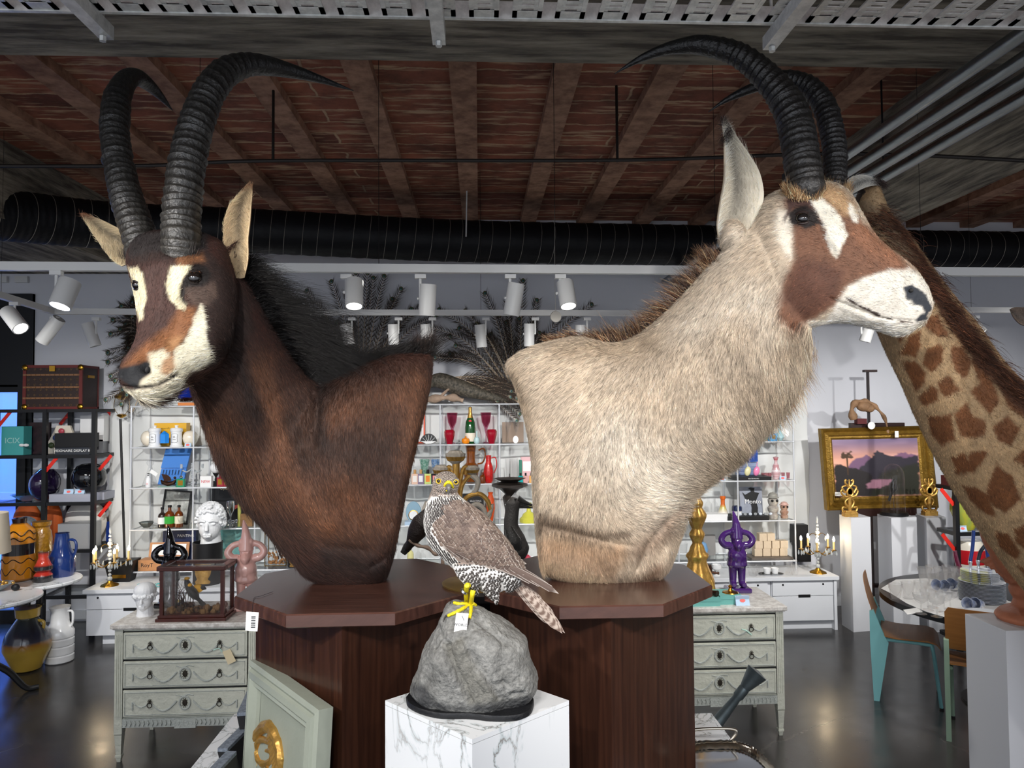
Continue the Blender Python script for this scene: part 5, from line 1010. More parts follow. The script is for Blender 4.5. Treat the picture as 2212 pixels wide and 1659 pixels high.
jar=[(1,0),(1,.06),(.86,.1),(.84,.68),(.95,.72),(.98,.82),(.8,.88),(.25,.9),(.2,.93),(.32,.96),(.28,1),(.01,1)]
vase=[(.6,0),(.7,.05),(1,.35),(.95,.55),(.5,.8),(.45,.9),(.6,1),(.5,1),(.4,.88)]
goblet=[(.8,0),(.8,.02),(.12,.06),(.1,.42),(.4,.5),(.85,.65),(1,1),(.96,1),(.8,.68),(.3,.54),(.01,.52)]
tumbler=[(.75,0),(1,1),(.94,1),(.7,.06),(.01,.06)]
pedb=[(.7,0),(.7,.05),(.2,.12),(.15,.3),(.3,.4),(.9,.62),(1,.8),(.95,1),(.88,1),(.8,.7),(.01,.5)]
m_cream=mat('ceramic_cream','ece2d0',.25,coat=.5);m_porc=mat('porcelain','f0f1f2',.2,coat=.6);m_navy=mat('navy_card','1c2850',.5);m_redg=mat('red_glass','a8102a',.08,coat=.6,trans=.2);m_cran=glass('cranberry_glass','d98aa6',a=.25)
m_amber=mat('amber_glass','7c3c10',.12,coat=.7,trans=.25);m_wht=mat('card_white','f2f2f2',.55);m_inkr=mat('ink_red','d2263a',.5);m_inkk=mat('ink_black','222226',.5);m_blk=mat('matte_black','121214',.5)
def box1(name,label,cat,px,k,w,h,dp,mt,dY=.12,rz=0,group=None,R=None):
    x,y,z_,r,hh=sz(px,k,w,h,dY);b=MB();b.box((0,0,hh/2),(2*r,dp,hh),R=R);b.v=[tuple(np.array(p)+[x,y,z_]) for p in b.v]
    o=one(name,b,mt,label,cat,loc=(x,y,z_),group=group,smooth=0);o.rotation_euler.z=rz;return o,x,y,z_,r,hh
# top shelf bay at the left
turn('ceramic_egg','cream ceramic egg at the left of the left apothecary jar','ornament',egg,322,1,33,34,m_cream,.14)
turn('ceramic_egg','cream ceramic egg right of the right apothecary jar','ornament',egg,411,1,31,33,m_cream,.14)
for px,lb in ((334,'white lidded apothecary jar with a scroll label, between the left egg and the blue candle'),(381,'white lidded apothecary jar with a plain label, right of the blue candle')):
    o=turn('apothecary_jar',lb,'jar',jar,px,1,26,45,m_porc,.08,'apothecary jars');x,y,z_,r,hh=sz(px,1,26,45,.08)
    add(o,'jar_label',m_inkk,lambda b:b.tube([(x+s*.028,y-r*.86-.001+abs(s)*.006,z_+hh*q) for s,q in ((-1,.2),(-.8,.22),(0,.2),(.8,.22),(1,.24),(.85,.4),(1,.56),(.8,.6),(0,.62),(-.8,.6),(-1,.56),(-.85,.4),(-1,.2))],.0012,seg=4))
    text('SEL',.016,(x,y-r*.88,z_+hh*.46),m_inkk,o);text('FIN',.016,(x,y-r*.88,z_+hh*.34),m_inkk,o)
o=box1('tin_box','yellow tin box behind the apothecary jars','box',372,1,66,48,.09,mat('tin_yellow','e2ae2c',.35),.26)[0];b=MB();x,y,z_,r,hh=sz(366,1,60,48,.26)
text('amarelli',.026,(x-.02,y-.047,z_+hh*.78),mat('ink_olive','8a6a14',.5),o)
o=turn('pillar_candle','blue hexagonal candle with pointed top between the apothecary jars','candle',[(1,0),(1,.72),(.01,1)],355,1,19,26,mat('wax_blue','1c86e0',.45),.06,seg=6);o.location.z+=.035
add(o,'candle_holder',m_brass,lambda b:b.lathe([(.03,-.035),(.03,-.03),(.02,-.01),(.025,0)],(o.location.x,o.location.y,o.location.z),14))
m_cardp=mat('card_pastel','bcd6ee',.5);m_coral=mat('ink_coral','f0706a',.5)
CARDS=[(405,1,'tilted price card beside the right cream egg'),(1560,2,'small price card on the third shelf left of the blue painting'),(1690,2,'small price card at the right end of the third shelf')]
def pcard(pos,label,w=.055,h=.036,rz=0):
    x,y,z_=pos;b=MB();b.prism([(-w/2,0),(w/2,0),(w/2,h),(-w/2,h)],((x,y,z_),(1,0,0),(0,.35,.94),(0,-.94,.35)),.0008);b.prism([(-w/2,0),(w/2,0),(w/2,h),(-w/2,h)],((x,y+.026,z_),(1,0,0),(0,-.35,.94),(0,.94,.35)),.0008)
    o=one('price_card',b,m_cardp,label,'price card',group='folded shop price cards',smooth=0);add(o,'card_logo',m_coral,lambda b:b.prism([(.017*math.cos(a)*(1+.12*math.cos(9*a)),.011*math.sin(a)*(1+.12*math.cos(9*a))) for a in np.linspace(0,2*PI,28)[:-1]],((x,y+.35*h/2-.0012,z_+.94*h/2+.0006),(1,0,0),(0,.35,.94),(0,-.94,.35)),.0006),smooth=0);return o
for px,k,lb in CARDS:x,y,z_,r,hh=sz(px,k,20,10,.02);pcard((x,y,z_),lb)
turn('glass_figurine','turquoise glass figurine beside the neck of the dark antelope','ornament',[(1,0),(.9,.1),(.3,.2),(.6,.4),(.8,.6),(.3,.75),(.6,.9),(.01,1)],462,1,18,25,mat('turquoise_glass','49c9c0',.1,coat=.6),.12)
# second shelf
x,y,z_,r,hh=sz(375,2,66,72,.2);t=thing('cutlery_case','open blue lined presentation case of spoons leaning on the second shelf','case',(x,y,z_));m_bl=mat('case_blue','3f7fd0',.6);m_bl2=mat('case_navy','17355e',.4)
b=MB();b.prism([(-.125,.0),(.105,.0),(.115,.15),(-.115,.15)],((x,y-.02,z_+.01),(1,0,0),(0,.35,.94),(0,-.94,.35)),.02);b.build('case_tray',m_bl,t,smooth=0)
b=MB();b.prism([(-.115,.155),(.12,.155),(.145,.34),(-.09,.34)],((x,y-.02,z_+.01),(1,0,0),(0,.25,.96),(0,-.96,.25)),.02);b.build('case_lid',m_bl,t,smooth=0)
for q in range(4):
    b=MB();cx=x-.07+q*.052;b.lathe([(.001,0),(.02,.0),(.02,.004)],(cx+.01,y+.025,z_+.215),14,axis=(0,-.96,.25),sy=1.3);b.tube([(cx+.012,y+.03,z_+.235),(cx+.02,y+.05,z_+.32)],.007,seg=8);b.build('spoon',m_bl2,t)
for q in range(7):b=MB();cx=x-.09+q*.028;b.tube([(cx,y-.02,z_+.10),(cx+.002,y-.0,z_+.145)],.0035,seg=6);b.build('spoon',m_chrome,t)
o=turn('glass_decanter','faceted clear glass bottle with a paper tag on the second shelf','bottle',[(1,0),(1,.03),(.35,.6),(.22,.78),(.4,.84),(.5,.92),(.3,1),(.01,1)],325,2,32,56,m_clear,.1);x,y,z_,r,hh=sz(325,2,32,56,.1)
add(o,'paper_tag',m_paper,lambda b:b.box((x+.045,y-.03,z_+.13),(.07,.001,.035),R=Matrix.Rotation(.6,3,'Y')),smooth=0)
o=turn('small_bottle','small clear bottle with a red round mark in front of the glass bottle','bottle',bottle,321,2,11,28,m_porc,.03);text('O',.022,(o.location.x,o.location.y-.026,o.location.z+.035),m_inkr,o);add(o,'bottle_cap',m_blk,lambda b:b.lathe([(.009,0),(.009,.022),(.001,.022)],tuple(np.array(o.location)+[0,0,.108]),10))
x,y,z_,r,hh=sz(364,2,40,34,.05);t=thing('bronze_ship','small bronze sailing boat model on a green marble slab','ornament',(x,y,z_));m_brz=mat('bronze','4a3228',.35,metal=.8)
b=MB();b.bx(x-.08,x+.08,y-.03,y+.03,z_,z_+.012);b.build('marble_base',mat('green_marble','8aa598',.3),t,smooth=0)
b=MB();b.tube([(x-.065,y,z_+.065),(x-.05,y,z_+.045),(x,y,z_+.03),(x+.05,y,z_+.04),(x+.07,y,z_+.07)],[.006,.018,.022,.018,.005],seg=10);b.ball((x+.06,y,z_+.085),.012,10,8);b.build('hull',m_brz,t)
b=MB();b.prism([(-.06,.12),(-.03,.05),(.03,.06),(.02,.09),(-.01,.115)],((x,y,z_),(1,0,0),(0,0,1),(0,-1,0)),.003);b.tube([(x-.03,y,z_+.03),(x-.05,y,z_+.13)],.002);b.build('sail',m_brz,t,smooth=0)
def perf(px,k,w,h,mt,label,dY=.06,cap=m_chrome,ball=False,lab=None,group='perfume bottles',labmat=None):
    x,y,z_,r,hh=sz(px,k,w,h,dY);t=thing('perfume_bottle',label,'bottle',(x,y,z_),group=group);b=MB();b.box((x,y,z_+hh*.36),(2*r,r*1.1,hh*.72));b.build('bottle_body',mt,t,smooth=0,bevel=.004)
    b=MB();(b.ball((x,y,z_+hh*.86),r*.42,12,8) if ball else b.lathe([(r*.42,hh*.72),(r*.42,hh),(.001,hh)],(x,y,z_),12));b.build('stopper',cap,t)
    if labmat:b=MB();b.box((x+(r*.25 if lab=='s' else 0),y-r*.56,z_+hh*.38),(r*1.2,.001,hh*.42));b.build('bottle_label',labmat,t,smooth=0)
    return t,x,y,z_,r,hh
perf(392,2,17,25,mat('emerald_glass','0f8a5c',.12,coat=.6),'green square perfume bottle with silver ball stopper by the ship model',.03,ball=True,labmat=m_brass)
x,y,z_,r,hh=sz(415,2,46,58,.1);t=thing('crystal_candelabra','clear crystal two-armed candelabra beside the white NEW box','candelabra',(x,y,z_));b=MB();m_cry=mat('crystal','eef4f6',.04,coat=1,trans=.55)
[b.ball((x,y,z_+.015+q*.019),.011 if q%2 else .008,10,6) for q in range(11)];b.lathe([(.05,0),(.045,.006),(.01,.014)],(x,y,z_),16);b.build('stem',m_cry,t)
for s in (-1,1):b=MB();[b.ball((x+s*(.012+.011*q),y,z_+.155-.022*math.sin(q/7*PI)+(.03 if q>6 else 0)),.008,8,6) for q in range(9)];b.tube([(x+s*.095,y,z_+.165),(x+s*.095,y,z_+.205)],.01,seg=10);b.build('arm',m_cry,t)
o,x,y,z_,r,hh=box1('gift_box','small white box printed NEW in red on the second shelf','box',447,2,23,23,.05,m_wht,.04);text('NEW',.034,(x,y-.026,z_+hh*.5),m_inkr,o)
x,y,z_,r,hh=sz(467,2,26,62,.12);t=thing('globe_lamp','white glass globe lamp on a thin black turned stem','lamp',(x,y,z_));b=MB();b.lathe([(.035,0),(.03,.01),(.008,.03),(.012,.06),(.007,.08),(.03,.118)],(x,y,z_),16);b.build('stem',m_blk,t)
b=MB();b.ball((x,y,z_+.168),.054,24,16);b.build('globe',m_porc,t);b=MB();b.lathe([(.008,0),(.008,.05)],(x,y,z_+.22),10);[b.tube([(x,y,z_+.26),(x+s*.022,y,z_+.345)],.0015,seg=4) for s in (-1,-.3,.4,1)];b.build('finial',m_blk,t)
for i,(px,lb) in enumerate(((477,'red glass bottle nearest the globe lamp, leftmost of the three red bottles'),(491,'middle red glass bottle of three beside the globe lamp'),(504,'red glass bottle closest to the dark antelope throat'))):
    perf(px,2,14,27,m_redg,lb,.05,m_redg,group='red glass bottles',labmat=m_brass)
# third shelf
turn('silver_bowl','small tarnished silver bowl at the left end of the fourth shelf','bowl',[(.4,0),(.5,.1),(.8,.5),(1,.9),(.95,1),(.6,.6),(.01,.5)],318,3,28,12,mat('tarnished','8a918f',.35,metal=.8),.12,flute=(7,.08))
x,y,z_,r,hh=sz(382,3,60,72,.3);t=thing('framed_picture','black framed photograph leaning behind the brown pharmacy bottles','picture',(x,y,z_));RX=Matrix.Rotation(-.12,3,'X')@Matrix.Rotation(.09,3,'Y')
b=MB();[b.box(np.array(RX@Vector((a,0,c)))+[x,y,z_+.16],(w_,.02,h_),R=RX) for a,c,w_,h_ in ((-.12,0,.014,.3),(.12,0,.014,.3),(0,.15,.254,.014),(0,-.15,.254,.014))];b.build('picture_frame',m_black,t,smooth=0)
b=MB();b.box((x,y+.004,z_+.16),(.24,.004,.3),R=RX);b.build('photograph',mat('photo_print','c9ccc8',.4,var=.7,vs=12,col2='4f534c'),t,smooth=0)
b=MB();b.bx(x-.11,x+.1,y-.24,y-.12,z_,z_+.006);one('serving_tray',b,mat('tray_pewter','8c8a84',.3,metal=.7),'thin pewter tray under the pharmacy bottles','tray',smooth=0)
for px,w,h,mt,lm,lb in ((352,17,40,mat('dark_bottle','2e2420',.2,coat=.5),m_wht,'dark pharmacy bottle with a white label, left of the green-labelled bottle'),(368,20,44,m_amber,mat('label_green','2fa33a',.5),'amber pump bottle with a green label on the tray'),(388,17,44,m_amber,mat('label_cream','e8dfc8',.5),'amber bottle with cream label at the right of the tray')):
    o=turn('pharmacy_bottle',lb,'bottle',bottle,px,3,w,h,mt,.06,'pharmacy bottles on the tray');x,y,z_,r,hh=sz(px,3,w,h,.06);o.location.z+=.006
    add(o,'bottle_label',lm,lambda b:b.lathe([(r*1.01,hh*.2),(r*1.01,hh*.55)],(x,y,z_),20,cap=False));add(o,'pump_cap',m_blk,lambda b:b.lathe([(r*.4,hh*.96),(r*.4,hh*1.06),(.001,hh*1.06)],(x,y,z_),12))
o=turn('wine_glass','small clear glass in front of the amber bottles','glass',goblet,393,3,14,24,m_clear,.02);o.location.z+=.0
m_book=mat('book_black','15161a',.4);o,x,y,z_,r,hh=box1('large_book','black book titled OPENING NIGHT standing behind the marble bust','book',507,3,92,88,.02,m_book,.34);text('Opening Night at',.038,(x,y-.012,z_+hh*.82),mat('ink_gold','d8c79a',.5),o)
add(o,'cover_figure',m_coral,lambda b:b.prism([(-.04,.1),(.02,.13),(.09,.12),(.1,.105),(.03,.1),(.0,.08),(-.05,.07)],((x,y-.0105,z_+.04),(1,0,0),(0,0,1),(0,-1,0)),.0006),smooth=0)
turn('silver_cup','silver cup beside the curly haired bust on the fourth shelf','cup',pedb,499,3,18,50,m_chrome,.2)
turn('taper_candle','green taper candle standing before the black book','candle',[(1,0),(1,.93),(.5,1),(.01,1)],518,3,7,52,mat('wax_green','a5a653',.5),.1)
box1('wooden_box','small carved wooden box beside the green candle','box',535,3,25,26,.06,mat('box_oak','8f6a42',.5,var=.5,vs=25),.12)
for q in range(4):turn('silver_goblet',['small silver goblet nearest the bust on the fourth shelf','second small silver goblet from the bust','third small silver goblet from the bust','small silver goblet next to the wooden box'][q],'goblet',goblet,490+q*7,3,9,15,m_chrome,.05+.02*(q%2),'silver goblets in a row')
# lowest shelf
t,=(thing('cigar_box','open wooden cigar box behind the black glossy gnome','box',(sz(330,4,1,1)[0],Ys+.1,LV(4))),);x,y,z_,r,hh=sz(335,4,60,24,.1);m_ced=mat('cedar','c58d5f',.5,var=.3,vs=8)
b=MB();b.bx(x-.11,x+.26,y-.07,y+.07,z_,z_+.095);b.build('box_body',m_ced,t,smooth=0);b=MB();b.box((x+.1,y+.09,z_+.16),(.36,.012,.13),R=Matrix.Rotation(-.25,3,'X'));b.build('box_lid',m_ced,t,smooth=0);b=MB();b.box((x+.1,y+.08,z_+.16),(.31,.004,.10),R=Matrix.Rotation(-.25,3,'X'));b.build('lid_paper',m_wht,t,smooth=0)
text('RoyT',.05,(x-.03,y-.072,z_+.05),m_inkk,t)
o,x,y,z_,r,hh=box1('book_stack','navy box lettered PAINTING behind the glossy black gnome','book',392,4,68,70,.06,m_navy,.3);text('PAINTING',.034,(x+.06,y-.032,z_+hh*.86),m_wht,o)
box1('tall_book','teal green book standing behind the pink gnome','book',504,4,56,78,.04,mat('book_teal','4f9ba0',.5,var=.5,vs=6,col2='b8dccb'),.28)
for px,w,h,lb in ((486,16,40,'pale green glass bottle left of the pink gnome, taller of two'),(470,14,34,'pale green glass bottle beside the pot under the bust')):turn('glass_bottle',lb,'bottle',bottle,px,4,w,h,mat('celadon','a8cdbb',.15,coat=.5),.1)
x,y,z_,r,hh=sz(600,4,44,86,.2);t=thing('nature_case','upright glass case of dried plants behind the chest of the dark antelope','display case',(x,y,z_));b=MB()
[b.tube([(x+a*r,y+c*.06,z_),(x+a*r,y+c*.06,z_+hh)],.004,seg=4) for a in (-1,1) for c in (-1,1)];[b.tube([(x-r,y+c*.06,z_+q),(x+r,y+c*.06,z_+q)],.004,seg=4) for q in (.003,hh) for c in (-1,1)];b.build('case_frame',m_brass,t);b=MB();b.bx(x-r,x+r,y-.06,y+.06,z_+.004,z_+hh-.002);b.build('case_glass',m_clear,t,smooth=0)
b=MB();g=random.Random(4);[b.ball((x+g.uniform(-.8,.8)*r,y+g.uniform(-.04,.04),z_+.02+g.random()**2*.1),g.uniform(.008,.016),7,5) for _ in range(40)];b.build('dried_moss',mat('moss_brown','9a6a3c',.9),t);b=MB();[b.tube([(x+g.uniform(-.5,.5)*r,y,z_+.05),(x+g.uniform(-.5,.9)*r,y,z_+hh*g.uniform(.5,.9))],.004,seg=5) for _ in range(6)];b.build('dried_twigs',m_brz,t)
def candlepot(px,w,h,k,dY,lb,pos=None):
    x,y,z_,r,hh=pos if pos else sz(px,k,w,h,dY);t=thing('candle_pot',lb,'candle',(x,y,z_));b=MB();b.lathe([(r*.9,0),(r*.96,.01),(r,hh),(r*.94,hh),(r*.9,hh*.85),(.001,hh*.85)],(x,y,z_),32);b.build('pot',m_blk,t)
    b=MB();R_=[]
    for s,u in ((.55,.0),(.62,.08),(.42,.2),(.62,.4),(.66,.55),(.5,.7),(.62,.8),(.68,.86)):R_.append([((x+r*1.0*math.sin(a*s)),y-r*1.0*math.cos(a*s)-.0015,z_+hh*(.06+.55*u)) for a in np.linspace(-.9,.9,12)])
    b.rings(R_,close=False,cap=False);b.build('gold_badge',m_gold,t);return t
candlepot(640,36,42,4,.12,'black candle pot with gold badge beside the chest of the dark antelope')
for i,(px,lb) in enumerate(((312,'striped glasses lying at the left end of the worktop'),(352,'second pair of striped glasses beside the bird case'))):
    x,y,z_=at(px,1252,Yc+.03)[0],Yc+.02,zc;b=MB();[b.tube([(x+s*.03+.025*math.cos(a),y,z_+.02+.014*math.sin(a)) for a in np.linspace(0,2*PI,14)],.004,seg=5,cap=False) for s in (-1,1)];b.tube([(x-.008,y,z_+.024),(x+.008,y,z_+.024)],.003,seg=5)
    [b.tube([(x+s*.056,y,z_+.022),(x+s*.058,y+.1,z_+.01)],.0025,seg=5) for s in (-1,1)];one('eyeglasses',b,mat('frame_teal','5fb8b8',.3),lb,'eyeglasses',group='patterned spectacle frames')
# middle bays (between the two antelopes)
x,y,z_,r,hh=sz(900,1,40,76,.3);t=thing('framed_poster','orange framed picture leaning behind the black and white fan','picture',(x,y,z_));b=MB();[b.box((x+a,y,z_+c),(w_,.02,h_)) for a,c,w_,h_ in ((-.075,.17,.014,.34),(.075,.17,.014,.34),(0,.335,.16,.014),(0,.007,.16,.014))];b.build('picture_frame',mat('frame_orange','e8552a',.4),t,smooth=0);b=MB();b.bx(x-.07,x+.07,y+.003,y+.006,z_+.01,z_+.33);b.build('print',m_wht,t,smooth=0)
turn('gold_figurine','small gold monkey-like figurine under the orange frame','ornament',[(1,0),(.8,.1),(.5,.3),(.8,.5),(.4,.65),(.6,.8),(.01,1)],893,1,16,36,m_gold,.1)
x,y,z_,r,hh=sz(926,1,38,25,.06);t=thing('folding_fan','open black and white folding fan card on the top glass shelf','fan',(x,y,z_));b=MB();pr=[(0,0)]+[(.083*math.cos(a),.1*math.sin(a)) for a in np.linspace(.25,PI-.25,20)];b.prism(pr,((x,y,z_),(1,0,0),(0,0,1),(0,-1,0)),.002);b.build('fan_leaf',m_black,t,smooth=0)
b=MB();[b.tube([(x,y-.003,z_+.005),(x+.078*math.cos(a),y-.003,z_+.09*math.sin(a))],.002,seg=4) for a in np.linspace(.35,PI-.35,7)];b.prism([(-.075,.03),(.075,.03),(.02,.005),(-.02,.005)],((x,y-.002,z_),(1,0,0),(0,0,1),(0,-1,0)),.002);b.build('fan_ribs',m_wht,t,smooth=0)
for px,s,lb in ((977,1,'left'),(1050,1,'right')):
    o=turn('footed_goblet','tall cranberry pink cut-glass goblet on the top shelf, %s of the champagne bottle'%lb,'goblet',[(.5,0),(.5,.02),(.1,.05),(.09,.3),(.2,.38),(.3,.5),(.75,.68),(1,1),(.95,1),(.7,.7),(.01,.5)],px,1,24,66,m_cran,.2,'cranberry glass goblets',cols=None)
for px,lb in ((971,'red cut-glass vase on the top shelf, left of the champagne bottle'),(1062,'red cut-glass vase on the top shelf, right of the champagne bottle')):
    turn('cut_glass_vase',lb,'vase',[(.55,0),(.6,.05),(.95,.6),(1,.85),(.8,1),(.7,1),(.01,.9)],px,1,22,31,m_redg,.06,'red cut-glass vases',flute=(12,.05))
x,y,z_,r,hh=sz(1016,1,23,80,.12);t=thing('champagne_bottle','large green champagne bottle with gold neck in the middle of the top shelf','bottle',(x,y,z_));b=MB();b.lathe([(r*a,hh*q) for a,q in ((.9,0),(1,.03),(1,.42),(.85,.58),(.4,.75),(.3,.85))],(x,y,z_),24);b.build('bottle_glass',mat('champagne_green','174a22',.1,coat=.8),t)
b=MB();b.lathe([(r*1.02,hh*.06),(r*1.02,hh*.29)],(x,y,z_),24,cap=False);b.build('bottle_label',m_cream,t);b=MB();b.lathe([(r*a,hh*q) for a,q in ((.62,.66),(.42,.76),(.32,.86),(.32,.98),(.01,1))],(x,y,z_),20);b.build('gold_foil',m_gold,t);b=MB();b.ball((x,y-r*.7,z_+hh*.6),(.016,.006,.016),12,8);b.build('red_seal',m_inkr,t)
turn('glass_apple','orange glass apple at the foot of the champagne bottle','ornament',[(.3,0),(.8,.1),(1,.4),(.85,.7),(.3,.8),(.15,.85),(.2,1),(.01,1)],1006,1,18,17,mat('orange_glass','ee8c14',.12,coat=.7),.04)
turn('bud_vase','pale blue bud vase with a slim white stopper right of the champagne bottle','vase',[(.5,0),(.9,.1),(1,.28),(.7,.48),(.2,.55),(.15,.7),(.2,.95),(.01,1)],1030,1,13,29,mat('powder_blue','b4d4d8',.25),.05)
box1('linen_box','flat taupe box standing behind the champagne flutes','box',1108,1,46,44,.03,mat('taupe','9c8878',.7),.3)
for px,lb in ((1098,'clear champagne flute standing nearer the champagne bottle'),(1115,'clear champagne flute with an oval tag beside it'),(1139,'clear gilt-stemmed flute half behind the pale antelope')):
    o=turn('champagne_flute',lb,'glass',goblet,px,1,12,48,m_clear,.08,'champagne flutes')
b=MB();x,y,z_,r,hh=sz(1114,1,12,20,.03);b.lathe([(.001,0),(.026,0),(.026,.002)],(x,y,z_+.038),20,axis=(0,-1,0),sy=1.35);one('oval_tag',b,m_paper,'white oval price tag in front of the champagne flutes','tag')
turn('glass_cloche','small clear glass bell jar at the left of the green tumbler','bell jar',[(1,0),(1,.6),(.8,.8),(.3,.9),(.15,.94),(.3,1),(.01,1)],893,2,22,38,m_clear,.2)
for px,c,lb in ((917,'2f7d62','green cut-glass tumbler vase on the second shelf'),(941,'2463a8','blue cut-glass tumbler vase on the second shelf')):
    x,y,z_,r,hh=sz(px,2,21,30,.14);b=MB();zz=z_+.09;b.lathe([(a*r,q*hh) for a,q in ((.55,0),(.6,.03),(1,1),(.94,1),(.01,.1))],(x,y,zz),20,flute=(10,.04));o=one('tumbler_vase',b,mat('cut_'+c,c,.12,coat=.7,var=.5,vs=60,col2='cfe0dc'),lb,'vase',loc=(x,y,zz),group='coloured cut-glass tumblers')
    b=MB();b.lathe([(.04,0),(.04,.09)],(x,y,z_),4);one('riser_block',b,m_clear,'clear acrylic riser under the %s tumbler'%('green' if px<930 else 'blue'),'riser',loc=(x,y,z_),smooth=0)
PB=[(880,'e8e2dc','d89a6a'),(896,'e9c4ae','f2ece6'),(909,'8a7a92','f4f4f6'),(924,'cfe08a','f08a2a'),(939,'1c1a1a','f08a90')];PN=['white square perfume bottle nearest the dark antelope chest','peach square perfume bottle with wooden cap','mauve square perfume bottle with white label','lime perfume bottle with orange label and black cap','black perfume bottle with pink label by the falcon head']
for (px,c,lc),lb in zip(PB,PN):perf(px,2,14,31,mat('perf_'+c,c,.2,coat=.5),lb,.04,mat('cap_wood','c99a62',.5) if px != 924 else m_blk,lab='c',labmat=mat('lab_'+lc,lc,.5))
turn('ceramic_urn','tall brown glazed jug with a handle on the second shelf above the falcon','jug',[(.6,0),(.85,.1),(1,.28),(.95,.42),(.6,.5),(.55,.7),(.65,.9),(.72,1),(.6,1),(.5,.7)],1017,2,34,82,mat('glaze_brown','8a4a14',.15,coat=.8,var=.5,vs=12,col2='3e1a08'),.22)
x,y,z_,r,hh=sz(1038,2,34,82,.22);b=MB();b.tube(spline([(x-.02,y,z_+hh*.82),(x+.03,y,z_+hh*.86),(x+.045,y,z_+hh*.7),(x+.02,y,z_+hh*.5),(x-.03,y,z_+hh*.46)],14),.008,seg=8);j=bpy.data.objects['ceramic_urn'];b.build('handle',MATS['glaze_brown'],j)
x,y,z_,r,hh=sz(1055,2,22,60,.08);m_redc=mat('lava_red','d8201c',.3,coat=.5,var=.6,vs=35,col2='7a0c10',bump=.5,bs=60);o=turn('lava_jug','bright red speckled ceramic jug with a thin handle on the second shelf','jug',[(.6,0),(.95,.1),(1,.4),(.8,.62),(.5,.78),(.55,1),(.45,1),(.4,.8)],1055,2,22,59,m_redc,.08);add(o,'handle',m_redc,lambda b:b.tube(spline([(x+.02,y,z_+hh*.88),(x+.065,y,z_+hh*.9),(x+.075,y,z_+hh*.6),(x+.05,y,z_+hh*.35)],14),.005,seg=8))
turn('cologne_bottle','small amber cologne bottle left of the red jug','bottle',bottle,1042,2,12,24,m_amber,.03)
for px,c,lb in ((1124,'23a0a0','small teal scent bottle at the right of the second shelf'),(1135,'dba6a0','small pink scent bottle right of the teal one'),(1147,'e8b06a','small amber scent bottle beside the pale antelope')):perf(px,2,10,22,mat('scent_'+c,c,.15,coat=.6),lb,.03,m_blk,group='small scent bottles')
o,x,y,z_,r,hh=box1('gift_set_box','pink patterned box with a white panel behind the small scent bottles','box',1141,2,32,52,.05,mat('box_pink','e8bcc0',.6),.22);add(o,'panel',m_wht,lambda b:b.box((x,y-.026,z_+hh*.62),(r*1.5,.001,hh*.4)),smooth=0)
box1('slim_box','slim dark green box left of the pink patterned box','box',1124,2,6,46,.05,mat('box_green','2f7a66',.5),.2)
for px,lb in ((1098,'clear tall glass vase behind the dark pedestal bowl'),(1112,'second clear tall glass vase behind the dark pedestal bowl')):turn('glass_vase',lb,'vase',tumbler,px,2,14,48,m_clear,.26,'tall clear vases')
# clock, orange vase, yellow glass on the lower shelves
x,y,z_,r,hh=sz(893,3,34,50,.16);t=thing('oval_clock','blue oval glass desk clock with a round brass dial','clock',(x,y,z_));b=MB();b.lathe([(.001,0),(.068,0),(.072,.008),(.068,.016)],(x,y,z_+.105),28,axis=(0,-1,0),sy=1.35);b.build('clock_case',mat('clock_blue','8fb0c4',.2,coat=.4),t)
b=MB();b.lathe([(.001,0),(.044,0),(.047,.004),(.042,.006)],(x,y-.017,z_+.075),28,axis=(0,-1,0));b.build('dial_rim',m_brass,t);b=MB();b.lathe([(.001,.0065),(.04,.0065)],(x,y-.017,z_+.075),24,axis=(0,-1,0),cap=False);b.tube([(x-.02,y-.025,z_+.08),(x,y-.025,z_+.075),(x+.01,y-.025,z_+.1)],.0012,seg=4);b.build('dial',m_wht,t)
box1('pastel_box','flat pastel printed box below the oval clock','box',893,3,36,8,.1,m_cardp,.05)
turn('glass_carafe','clear glass sphere carafe behind the falcon head','vase',egg,925,3,24,40,m_clear,.2)
turn('orange_vase','orange red glazed vase right of the gilt candelabra','vase',[(.5,0),(.6,.1),(1,.45),(.8,.75),(.45,.92),(.6,1),(.5,1),(.01,.9)],1059,3,20,62,mat('glaze_orange','d8501a',.15,coat=.8),.2)
o,x,y,z_,r,hh=box1('gift_carton','black carton behind the gilt candelabra on the fourth shelf','box',1020,3,48,56,.08,m_blk,.28);text('SELECTING',.022,(x+.03,y-.042,z_+hh*.74),m_paper,o)
turn('yellow_dish','yellow pressed-glass covered dish below the beak of the black bird','dish',[(1,0),(1,.2),(.8,.28),(.6,.45),(.25,.55),(.2,.7),(.35,.8),(.3,1),(.01,1)],1141,3,38,42,mat('uranium_glass','d9d552',.12,coat=.6),.1,flute=(14,.04))
for px,lb,k in ((1088,'clear goblet left of the black bird on the fourth shelf',3),(1127,'clear ribbed carafe above the yellow dish',3)):turn('clear_goblet',lb,'glass',goblet,px,k,16,60,m_clear,.24,'clear goblets behind the black bird')
x,y,z_,r,hh=sz(1100,2,36,20,.0);t=thing('pewter_pricket','dark pewter pricket candlestick with scalloped pan and white tag','candlestick',at(1101,1240,4.6)*[1,1,0]+[0,0,1.0]);c0_=at(1101,1040,4.6)
m_pew=mat('pewter_dark','6a625c',.4,metal=.7);b=MB();b.lathe([(.1,1.08-c0_[2]),(.09,1.12-c0_[2]),(.03,1.16-c0_[2]),(.025,-.25),(.035,-.2),(.03,-.1),(.045,-.02),(.03,.0),(.06,.03),(.11,.05),(.11,.065),(.05,.08),(.10,.1)],c0_-[0,0,.08],24,flute=(16,.04));b.tube([c0_+[0,0,.0],c0_+[0,0,.05]],.003,seg=6);b.build('candlestick',m_pew,t)
